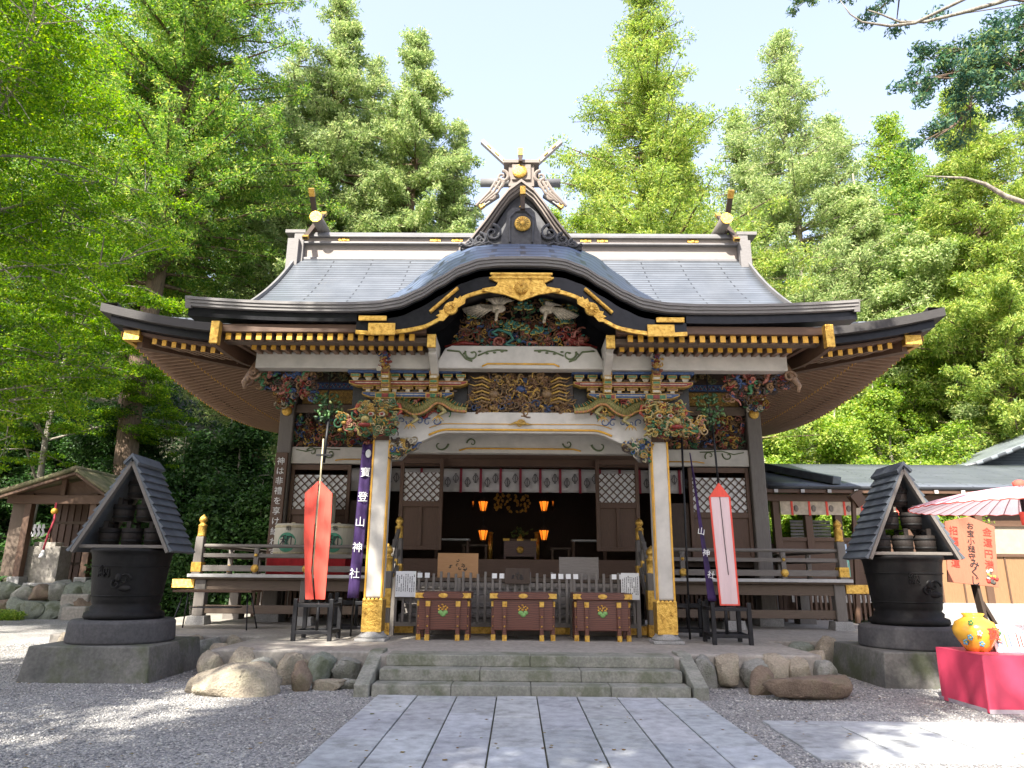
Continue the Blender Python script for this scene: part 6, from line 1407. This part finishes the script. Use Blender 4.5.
pl_.new(pb_.outputs[0], mx.inputs[1]); pl_.new(tr.outputs[0], mx.inputs[2]); pl_.new(mx.outputs[0], pn['Material Output'].inputs[0])
m.build('canopy', pm, U)
m = MB()
for k in range(n):
    a = 2 * PI * k / n; m.tube([(ux + r * math.cos(a), uy + r * math.sin(a), z + .004) for r, z in prof], .009, 4)
m.build('ribs', simple('dark red rib', (.50, .27, .30), .6, bmp=0), U)
m = MB(); m.tube([(ux + (Ru) * math.cos(2 * PI * k / 88), uy + Ru * math.sin(2 * PI * k / 88), ze_ - (.0 if k % 2 == 0 else .012)) for k in range(89)], .008, 4); m.build('rim', M['cloth_red'], U)
m = MB(); m.lathe([(.07, zt - .03), (.08, zt + .06), (.04, zt + .09), (0, zt + .09)], (ux, uy, 0), 14); m.lathe([(.05, zt - .5), (.06, zt - .35), (.05, zt - .33)], (ux, uy, 0), 12); m.build('cap', M['cloth_red'], U)
m = MB(); m.tube([(ux, uy, 0), (ux, uy, zt - .02)], .028, 10); m.build('pole', M['blackwood'], U)
for z in (.8, .95): m = MB(); m.lathe([(.03, 0), (.033, .01), (.033, .05), (.03, .06)], (ux, uy, z), 10); m.build('ferrule', M['gold'], U)
# ================================================================== trees and plants
def leaf_obj(name, C, Rr, n, size, mat, parent, seed, flat=1.0, aspect=.55, up=.5, outw=.5, shell=.5, hang=0, spray=False):
    """leaf-sized faces spread through clumps: C centres (k,3), Rr radii (k,)"""
    if n > 20000 and seed < 200 and size > .05 and name == 'crown': n = int(n * 1.8); size *= .78 if spray else .68
    rs = np.random.RandomState(seed); C = np.asarray(C, float); Rr = np.asarray(Rr, float); k = len(C)
    idx = rs.randint(0, k, n) if n else np.arange(0)
    w = Rr ** 1.6; idx = rs.choice(k, n, p=w / w.sum())
    d = rs.normal(size=(n, 3)); d /= np.linalg.norm(d, axis=1)[:, None]
    r = rs.rand(n) ** shell
    off = d * r[:, None] * Rr[idx][:, None]; off[:, 2] *= flat
    P = C[idx] + off
    if hang: P[:, 2] -= hang * (off[:, 0] ** 2 + off[:, 1] ** 2) / np.maximum(Rr[idx], .01)
    N = d * outw + rs.normal(size=(n, 3)) * .55; N[:, 2] += up; N /= np.linalg.norm(N, axis=1)[:, None]
    T = np.cross(N, rs.normal(size=(n, 3))); T /= np.linalg.norm(T, axis=1)[:, None]; B = np.cross(N, T)
    if spray:
        T = d * .9 + rs.normal(size=(n, 3)) * .45; T[:, 2] -= .15; T /= np.linalg.norm(T, axis=1)[:, None]; B = np.cross(N, T); B /= np.maximum(np.linalg.norm(B, axis=1), 1e-6)[:, None]
    s = (size * (.6 + .8 * rs.rand(n)))[:, None]
    V = np.stack([P + T * s, P + B * s * aspect, P - T * s, P - B * s * aspect], 1).reshape(-1, 3)
    me = bpy.data.meshes.new(name); me.vertices.add(4 * n); me.vertices.foreach_set('co', V.astype(np.float32).ravel())
    me.loops.add(4 * n); me.loops.foreach_set('vertex_index', np.arange(4 * n, dtype=np.int32))
    me.polygons.add(n); me.polygons.foreach_set('loop_start', np.arange(0, 4 * n, 4, dtype=np.int32))
    try: me.polygons.foreach_set('loop_total', np.full(n, 4, np.int32))
    except Exception: pass
    me.update(); me.validate() if False else None
    return link(name, me, parent, [mat])

def conifer(name, label, x, y, z0, h, r, mat, seed, n=60000, group='trees behind the shrine', spread=1.0, low=.12, leaf=.13, trunk=.35, clump=.55, bk='bark', lean=0, asp=.45, top=1.0, cat='tree'):
    rg = random.Random(seed); T = thing(name, label, cat, (x, y, z0), group); ORG[T.name] = Vector((0, 0, 0))
    m = MB(); ns = 14; tp = [(lean * h * (k / ns) ** 1.5 + .12 * math.sin(k * 1.3 + seed), .1 * math.sin(k + seed), h * k / ns) for k in range(ns + 1)]
    m.tube(tp, [max(.03, trunk * (1 - k / ns) ** .8 * (1 + (.35 if k == 0 else 0))) for k in range(ns + 1)], 10); m.build('trunk', M[bk], T)
    br = MB(); C = []; Rr = []
    nl = int(h * 2.2)
    for i in range(nl):
        t = low + (1 - low) * (i + rg.random()) / nl; z = h * t
        rad = r * (1 - ((t - low) / (1 - low)) ** 1.7) ** .85 * rg.uniform(.5, 1.12) * (0.55 + .45 * min(1, (t - low) / .12)) + .25
        for q in range(4):
            a = rg.uniform(0, 2 * PI); L = rad * rg.uniform(.7, 1.08); sx = tp[min(ns, int(t * ns))][0]; dr = rg.uniform(-.10, .22)
            tip = (sx + math.cos(a) * L, math.sin(a) * L, z + L * dr)
            br.tube([(sx, 0, z - .1), (sx + math.cos(a) * L * .5, math.sin(a) * L * .5, z + L * dr * .25), tip], [.05 + .015 * L, .03 + .006 * L, .01], 4, False)
            steps = max(2, int(L / (clump * .75)))
            for s_ in range(steps):
                f = .28 + .75 * (s_ + rg.random() * .6) / steps; w = clump * (1.05 - .45 * f) * rg.uniform(.7, 1.35)
                C.append((sx + math.cos(a) * L * f + rg.gauss(0, clump * .35), math.sin(a) * L * f + rg.gauss(0, clump * .35), z + L * dr * f * f + rg.gauss(0, clump * .22))); Rr.append(w)
    C.append((tp[-1][0], 0, h)); Rr.append(clump * .5)
    br.build('branches', M[bk], T)
    leaf_obj('crown', C, Rr, n, leaf, mat, T, seed, flat=.8, aspect=.3, up=.25, outw=.6, shell=.45, spray=True); return T

def broadleaf(name, label, x, y, z0, h, r, mat, seed, n=60000, group='trees behind the shrine', leaf=.11, trunk=.22, clump=.8, flat=.35, bk='bark_pale', crown0=.3, lean=(0, 0), stems=1, limbs=9, asp=.6, cat='tree', rz=1.0, dense=4):
    rg = random.Random(seed); T = thing(name, label, cat, (x, y, z0), group); ORG[T.name] = Vector((0, 0, 0))
    m = MB(); br = MB(); C = []; Rr = []; cz = h * (1 + crown0) / 2; hz = h * (1 - crown0) / 2
    for st_ in range(stems):
        ox, oy = (rg.gauss(0, .3), rg.gauss(0, .3)) if st_ else (0, 0); tx, ty = lean[0] * h + rg.gauss(0, r * .2) * (stems > 1), lean[1] * h
        tp = [(ox + tx * (k / 8) ** 1.2 + .08 * math.sin(k * 1.7 + seed + st_), oy + ty * k / 8, h * .82 * k / 8) for k in range(9)]
        m.tube(tp, [trunk * (1 - .85 * k / 8) for k in range(9)], 9)
        for i in range(limbs):
            t = crown0 * .7 + (1 - crown0 * .7) * (i + .5) / limbs; k = min(7, int(t * 8)); p = tp[k]; a = rg.uniform(0, 2 * PI)
            e = min(1, (t - crown0 * .7) / .8); L = r * math.sqrt(max(.12, 1 - (2 * e - .75) ** 2 * .62)) * rg.uniform(.75, 1.1)
            tip = Vector((p[0] * .6 + tx * .4 * t + math.cos(a) * L, p[1] + math.sin(a) * L, min(h, p[2] + L * rg.uniform(.15, .6) * rz)))
            p = Vector(p); mid = (p + tip) / 2 + Vector((rg.gauss(0, .2), rg.gauss(0, .2), L * .12)); w = trunk * .42 * (1 - .5 * t)
            br.tube([p, (p + mid) / 2 + Vector((0, 0, .05)), mid, tip], [w, w * .8, w * .55, .012], 5, False)
            for s_ in range(dense + 2):
                f = .3 + .75 * s_ / (dense + 1); c = (p * (1 - f) + tip * f) if f > .5 else (p.lerp(mid, f * 2))
                for q in range(dense):
                    aa = rg.uniform(0, 2 * PI); l2 = L * .34 * rg.random() ** .6
                    e2 = c + Vector((math.cos(aa) * l2, math.sin(aa) * l2, rg.gauss(0, .22 * clump + .1 * L)))
                    if q % 2 == 0: br.tube([c, (c + e2) / 2 + Vector((0, 0, .06)), e2], [w * .3 + .006, w * .2 + .005, .006], 4, False)
                    C.append(tuple(e2)); Rr.append(clump * rg.uniform(.55, 1.3))
    m.build('trunk', M[bk], T); br.build('branches', M[bk], T)
    leaf_obj('crown', C, Rr, n, leaf, mat, T, seed, flat=flat, aspect=asp, up=.75, outw=.35, shell=.6); return T

def topped(fn, name, label, u, vtop, Y, rpx, z0=None, **k):
    """stand a tree at depth Y so that its top reaches the row vtop of the photograph"""
    p = at(u, vtop, Y); r = rpx * Y / FPX / .93; z = hill_h(p.x, Y) - .1 if z0 is None else z0
    return fn(name, label, p.x, Y, z, p.z - z, r, **k)
# -- left
topped(broadleaf, 'maple_tree', 'bright green maple spreading tiers of leaves over the left edge', -45, -60, 17.5, 190, mat=M['maple'], seed=3, n=150000, group='maple trees on the left', leaf=.062, trunk=.2, clump=.62, flat=.28, crown0=.46, lean=(.17, -.04), stems=3, limbs=15, dense=6, bk='bark_pale')
topped(broadleaf, 'maple_tree', 'second maple leaning behind the left cauldron, yellow green in the sun', 95, 165, 29, 150, mat=M['maple'], seed=5, n=90000, group='maple trees on the left', leaf=.07, trunk=.17, clump=.6, flat=.28, crown0=.45, lean=(.02, 0), stems=1, limbs=13, dense=5)
topped(conifer, 'cedar_tree', 'tall cedar with a thick straight trunk beside the small shrine', 226, -190, 30.5, 165, mat=M['cedar'], seed=8, n=150000, low=.30, leaf=.115, trunk=.52, clump=.62, lean=.004)
topped(conifer, 'cedar_tree', 'tall shaggy cedar rising above the left eave of the hall', 200, -60, 37, 120, mat=M['cedar'], seed=9, n=90000, low=.22, leaf=.13, trunk=.4, clump=.6)
topped(conifer, 'cedar_tree', 'dark cedar behind the maples at the far left', 40, -150, 38, 130, mat=M['dark'], seed=10, n=70000, low=.15, leaf=.16, trunk=.4, clump=.8)
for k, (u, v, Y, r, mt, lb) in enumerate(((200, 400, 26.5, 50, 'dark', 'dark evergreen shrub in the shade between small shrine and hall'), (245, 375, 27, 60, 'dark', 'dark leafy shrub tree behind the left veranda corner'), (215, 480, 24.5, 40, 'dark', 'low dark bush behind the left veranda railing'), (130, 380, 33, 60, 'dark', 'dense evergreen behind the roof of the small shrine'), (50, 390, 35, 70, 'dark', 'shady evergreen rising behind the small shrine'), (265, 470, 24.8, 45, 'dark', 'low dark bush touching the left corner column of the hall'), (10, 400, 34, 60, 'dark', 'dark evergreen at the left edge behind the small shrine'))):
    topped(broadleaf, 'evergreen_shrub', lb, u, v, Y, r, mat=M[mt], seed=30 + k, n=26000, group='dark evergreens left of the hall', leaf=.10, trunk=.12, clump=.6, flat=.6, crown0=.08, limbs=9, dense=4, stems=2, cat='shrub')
# -- behind, left of centre
topped(conifer, 'cypress_tree', 'slender pale green conifer, tallest of the trio left of the ridge finial', 343, -2, 38, 118, mat=M['pale'], seed=12, n=110000, low=.1, leaf=.15, clump=.62, trunk=.3)
topped(conifer, 'cypress_tree', 'slender conifer with a pointed top just left of the ridge finial', 422, 36, 39, 112, mat=M['pale'], seed=13, n=110000, low=.1, leaf=.15, clump=.62, trunk=.3)
topped(conifer, 'cypress_tree', 'smaller conifer filling the gap between two taller pale ones', 378, 62, 42, 100, mat=M['pale'], seed=14, n=50000, low=.1, leaf=.14, clump=.6, trunk=.3)
topped(conifer, 'cypress_tree', 'pale conifer behind the left end of the main ridge', 300, 45, 44, 110, mat=M['pale'], seed=15, n=60000, low=.1, leaf=.14, clump=.6, trunk=.3)
topped(conifer, 'cypress_tree', 'short conifer whose top shows just right of the left conifer group', 458, 128, 41, 60, mat=M['pale'], seed=16, n=40000, low=.1, leaf=.13, clump=.5, trunk=.25)
# -- behind, right of centre
topped(conifer, 'cedar_tree', 'big full cone shaped cedar right of the ridge finial', 642, -14, 34, 168, mat=M['cedar_gold'], seed=20, n=150000, low=.06, leaf=.12, clump=.72, trunk=.45)
topped(broadleaf, 'bamboo_clump', 'feathery light green tree behind the ridge finial', 570, 138, 46, 42, mat=M['fresh'], seed=21, n=24000, leaf=.14, trunk=.1, clump=.7, flat=.9, crown0=.1, limbs=9, stems=3, asp=.35, rz=2.0)
topped(conifer, 'cypress_tree', 'tall pale conifer right of the big cedar', 776, 34, 38, 130, mat=M['pale'], seed=22, n=100000, low=.05, leaf=.13, clump=.62, trunk=.36, bk='bark_pale')
topped(broadleaf, 'beech_tree', 'rounded pale green tree behind the right end of the main roof', 845, 108, 37, 75, mat=M['pale'], seed=23, n=70000, leaf=.12, trunk=.3, clump=.8, flat=.6, crown0=.1, limbs=13, rz=1.5)
topped(conifer, 'cedar_tree', 'yellow tipped cedar with its bare trunk showing above the curved grey roof', 955, 92, 33, 105, mat=M['cedar_gold'], seed=24, n=100000, low=.2, leaf=.12, clump=.62, trunk=.42)
topped(conifer, 'cedar_tree', 'second yellow green cedar at the right edge', 1030, 110, 36, 110, mat=M['cedar_gold'], seed=25, n=80000, low=.14, leaf=.13, clump=.65, trunk=.4)
topped(conifer, 'cedar_tree', 'deep green cedar between the pale tree and the yellow tipped cedar', 905, 150, 40, 100, mat=M['cedar'], seed=26, n=60000, low=.08, leaf=.14, clump=.65, trunk=.4)
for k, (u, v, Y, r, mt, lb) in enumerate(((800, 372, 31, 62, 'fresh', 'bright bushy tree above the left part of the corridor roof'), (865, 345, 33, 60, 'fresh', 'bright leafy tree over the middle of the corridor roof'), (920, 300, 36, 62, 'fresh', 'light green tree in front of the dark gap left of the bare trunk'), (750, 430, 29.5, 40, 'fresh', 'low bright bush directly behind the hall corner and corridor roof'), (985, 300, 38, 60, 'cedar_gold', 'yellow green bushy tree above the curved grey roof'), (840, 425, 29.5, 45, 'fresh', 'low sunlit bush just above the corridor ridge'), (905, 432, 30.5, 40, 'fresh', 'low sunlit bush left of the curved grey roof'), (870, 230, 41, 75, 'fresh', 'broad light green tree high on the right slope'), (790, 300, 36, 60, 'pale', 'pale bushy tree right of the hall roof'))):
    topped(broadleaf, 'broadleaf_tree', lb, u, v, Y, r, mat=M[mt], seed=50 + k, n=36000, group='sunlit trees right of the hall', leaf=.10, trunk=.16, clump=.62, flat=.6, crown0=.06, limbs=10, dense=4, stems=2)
# -- fillers on the slope behind
for k, (u, v, Y, r, mt) in enumerate(((20, 60, 56, 90, 'cedar'), (110, 30, 58, 90, 'cedar'), (200, 50, 55, 80, 'cedar'), (270, 110, 52, 70, 'pale'), (335, 100, 54, 90, 'pale'), (395, 110, 54, 90, 'pale'), (450, 190, 52, 50, 'pale'), (600, 160, 52, 60, 'cedar_gold'), (680, 150, 54, 60, 'cedar_gold'), (738, 118, 46, 85, 'pale'), (830, 120, 50, 85, 'pale'), (885, 118, 52, 85, 'fresh'), (960, 170, 54, 80, 'cedar_gold'), (1040, 150, 52, 80, 'cedar_gold'))):
    words_ = ['behind the maples', 'behind the cedars at upper left', 'above the left cedars', 'left of the pale conifers', 'behind the tallest pale conifer', 'behind the paired pale conifers', 'low beside the ridge finial on its left', 'low beside the ridge finial on its right', 'behind the big cone shaped cedar', 'between the cone shaped cedar and the pale conifer', 'behind the tall pale conifer', 'behind the rounded pale tree', 'behind the yellow tipped cedar', 'at the right edge high on the slope']
    topped(conifer, 'hillside_tree', 'distant conifer on the slope ' + words_[k], u, v, Y, r, mat=M[mt], seed=80 + k, n=34000, group='distant trees on the slope', low=.04, leaf=.19, clump=.9, trunk=.35)
# undergrowth on the slope (nobody could count it)
rs = np.random.RandomState(5); nC = 5200; xs_ = rs.uniform(-75, 75, nC); ys_ = 27.5 + 45 * rs.rand(nC) ** 1.2
keep = ~((np.abs(xs_) < 9) & (ys_ < 27)) & (ys_ < 80) & ~((xs_ > 9) & (ys_ < 31)); xs_, ys_ = xs_[keep], ys_[keep]
Cc_ = [(x, y, hill_h(x, y) + .35) for x, y in zip(xs_, ys_)]; Rr_ = rs.uniform(.7, 1.5, len(Cc_))
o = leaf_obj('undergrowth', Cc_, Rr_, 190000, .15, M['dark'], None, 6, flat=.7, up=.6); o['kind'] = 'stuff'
o = leaf_obj('grass', [(at(u, 618, 23.5).x, 23.6, .12) for u in (-10, 0, 8, 14)], [.5, .5, .4, .3], 1800, .09, M['fresh'], None, 9, flat=.5, aspect=.12, up=.1); o['kind'] = 'stuff'
# overhanging branches from a tree standing right of the approach, beside the camera
OT = thing('overhanging_cedar', 'dark blue green cedar standing beside the approach, its boughs hanging into the upper right', 'tree', (11.5, 4.5, 0)); ORG[OT.name] = Vector((0, 0, 0)); OT.location = (0, 0, 0)
m = MB(); m.tube([(11.5, 4.5, -.1), (11.45, 4.5, 4), (11.5, 4.4, 9), (11.6, 4.4, 15), (11.6, 4.4, 22)], [.42, .36, .3, .2, .04], 12); m.build('trunk', M['bark'], OT)
m = MB(); C = []; Rr = []; rg = random.Random(12)
BP = MB()
def bough(pts, r0, leafy=True, k0=0, Y=9.0, n=18, cl=.17):
    P = [at(u, v, Y + dy) for u, v, dy in pts]; P = [Vector((11.5, 4.5, max(5, P[0].z + .5)))] + P
    (m if leafy else BP).tube(P, [r0 * (1 - .85 * i / (len(P) - 1)) for i in range(len(P))], 7)
    if leafy:
        for _ in range(n):
            i = rg.randint(max(1, k0), len(P) - 2); c = P[i].lerp(P[i + 1], rg.random()) + Vector((rg.gauss(0, .22), rg.gauss(0, .25), rg.gauss(0, .16))); C.append(tuple(c)); Rr.append(cl * rg.uniform(.6, 1.5))
            m.tube([P[i], (P[i] + c) / 2, c], [.014, .01, .004], 4, False)
bough([(1035, 55, 0), (1000, 62, .1), (960, 72, .2), (935, 78, .2), (912, 85, .3)], .07, n=26)
bough([(1035, 20, 0), (1000, 38, .1), (970, 48, .2), (940, 55, .3)], .06, n=26)
bough([(1035, 45, 0), (1010, 60, .1), (985, 75, .2), (972, 92, .3), (970, 108, .3), (955, 125, .3), (935, 138, .3)], .05, n=22, k0=3)
bough([(1035, 90, 0), (1015, 70, 0), (1005, 60, 0)], .05, n=22)
bough([(1035, -12, 0), (1000, 2, 0), (965, 12, 0), (925, 22, 0), (900, 22, 0), (880, 14, 0), (868, 10, 0)], .045, leafy=False)
bough([(915, 23, 0), (890, 26, 0), (862, 22, 0), (850, 14, 0), (840, 0, 0)], .03, leafy=False)
bough([(1035, 206, 0), (1005, 196, 0), (985, 184, 0), (965, 178, 0), (925, 176, 0)], .055, leafy=False)
bough([(1035, 2, .3), (960, -6, .3), (900, -8, .3), (850, -4, .3)], .03, n=26, k0=1)
bough([(860, -20, .3), (820, -10, .3), (788, 0, .3)], .02, n=8, k0=2, cl=.12)
m.build('branches', M['bark'], OT); BP.build('bare_branches', M['bark_pale'], OT); leaf_obj('foliage', C, Rr, 17000, .042, M['cypress'], OT, 4, flat=.6, aspect=.3, up=.2, outw=.8)
for k, z in enumerate((9, 11, 13, 15, 17, 19, 21)): pass
# big trees standing behind the photographer: they shade the forecourt
def shade_tree(x, y, h, r, seed, n, low, label, clump=1.1, cl=.2):
    conifer('forecourt_cedar', label, x, y, 0, h, r, M['cedar'], seed, n=n, group='tall cedars over the forecourt', low=low, leaf=cl, clump=clump, trunk=.6)
shade_tree(-12.2, -1.0, 23, 4.6, 201, 26000, .34, 'tall cedar left of the approach, its crown shading the forecourt')
shade_tree(-5.3, -1.6, 25.6, 4.8, 202, 36000, .42, 'tall cedar behind the viewpoint, shading the steps')
shade_tree(-2.3, -2.0, 25.4, 3.7, 203, 32000, .45, 'tall cedar straight behind the viewpoint, shading the curved gable')
shade_tree(-8.9, -8.5, 25, 4.2, 204, 22000, .25, 'tall cedar furthest back on the left of the approach')
#shade_tree(2.8, -6.5, 25, 3.8, 205, 15000, .4, 'tall cedar right of the approach behind the viewpoint')

src = [o for o in SC.objects if o.name.startswith('forecourt_cedar') and o.type == 'EMPTY'][-1]  # extra unseen trees, added to keep sky light off the facade
for k, (x, y, s_, wh) in enumerate(((-26, -20, .75, 'far left'), (-14, -24, .85, 'left'), (-3, -27, .85, 'on the axis'), (8, -25, .85, 'right'), (20, -20, .75, 'far right'), (24, -2, .7, 'beside the stall on the right'))):
    c = copy_tree(src, (x, y, 0)); c.scale = (s_ * 1.5, s_ * 1.5, s_ * .86); c.rotation_euler = (0, 0, k * 1.3)
    c['label'] = 'unseen cedar added behind the viewpoint to block sky light, ' + wh; c['group'] = 'added cedars behind the viewpoint'

# loose stones of the gravel (nobody could count them) and a few dropped leaves
def pebbles(name, n, x0, x1, y0, y1, s0, s1, mat, seed, keep, flat=.6, zz=0.0):
    rs = np.random.RandomState(seed); P = np.stack([rs.uniform(x0, x1, n), y0 + (y1 - y0) * rs.rand(n) ** 1.3, np.zeros(n)], 1); P = P[keep(P[:, 0], P[:, 1])]; n = len(P)
    O = np.array([(1, 0, 0), (-1, 0, 0), (0, 1, 0), (0, -1, 0), (0, 0, 1), (0, 0, -1)], float); F = np.array([(0, 2, 4), (2, 1, 4), (1, 3, 4), (3, 0, 4), (2, 0, 5), (1, 2, 5), (3, 1, 5), (0, 3, 5)])
    s = s0 + (s1 - s0) * rs.rand(n) ** 2; a = rs.rand(n) * 6.28; V = O[None] * (1 + .5 * rs.rand(n, 6, 1)) * s[:, None, None]; V[:, :, 2] *= flat
    ca, sa = np.cos(a)[:, None], np.sin(a)[:, None]; X = V[:, :, 0] * ca - V[:, :, 1] * sa; Y = V[:, :, 0] * sa + V[:, :, 1] * ca
    V = np.stack([X + P[:, 0:1], Y + P[:, 1:2], V[:, :, 2] + (s * .25)[:, None] + zz], 2).reshape(-1, 3)
    FF = (F[None] + 6 * np.arange(n)[:, None, None]).reshape(-1)
    me = bpy.data.meshes.new(name); me.vertices.add(6 * n); me.vertices.foreach_set('co', V.astype(np.float32).ravel()); me.loops.add(24 * n); me.loops.foreach_set('vertex_index', FF.astype(np.int32))
    me.polygons.add(8 * n); me.polygons.foreach_set('loop_start', np.arange(0, 24 * n, 3, dtype=np.int32)); me.update()
    o = link(name, me, None, [mat]); o['kind'] = 'stuff'; return o
gm_, gn, gl, gb = newmat('gravel stone'); gg = gn.new('ShaderNodeNewGeometry'); gr = ramp(gn, gl, gg.outputs['Random Per Island'], [(0, (.13, .13, .135)), (.45, (.30, .295, .29)), (.8, (.43, .41, .375)), (1, (.58, .56, .52))]); gl.new(gr.outputs[0], gb.inputs['Base Color']); gb.inputs['Roughness'].default_value = .85
def off_paths(x, y):
    return ~((x > -1.86) & (x < 2.41) & (y < 10.05)) & ~((x > 2.72) & (y > 6.88) & (y < 8.64)) & ~((np.abs(x) < 4.7) & (y > 11.0)) & ~((x > -2.2) & (x < 2.6) & (y > 9.9)) & ~((np.abs(x + 6.33) < .95) & (np.abs(y - 11.85) < .95)) & ~((np.abs(x - 6.4) < .95) & (np.abs(y - 12.1) < .95)) & ~((np.abs(x) < 8.8) & (y > 13.4))
pebbles('gravel_stones', 90000, -11, 9.5, 5.6, 17, .007, .017, gm_, 3, off_paths)
lm = leafmat('dry fallen leaves', [(.10, .05, .02), (.20, .11, .03), (.30, .20, .06), (.14, .16, .04)], .1)
pebbles('fallen_leaves', 420, -9, 8, 5.6, 14, .012, .024, lm, 5, lambda x, y: (y < 10.9) | (np.abs(x) > 4.8), flat=.12, zz=.03)
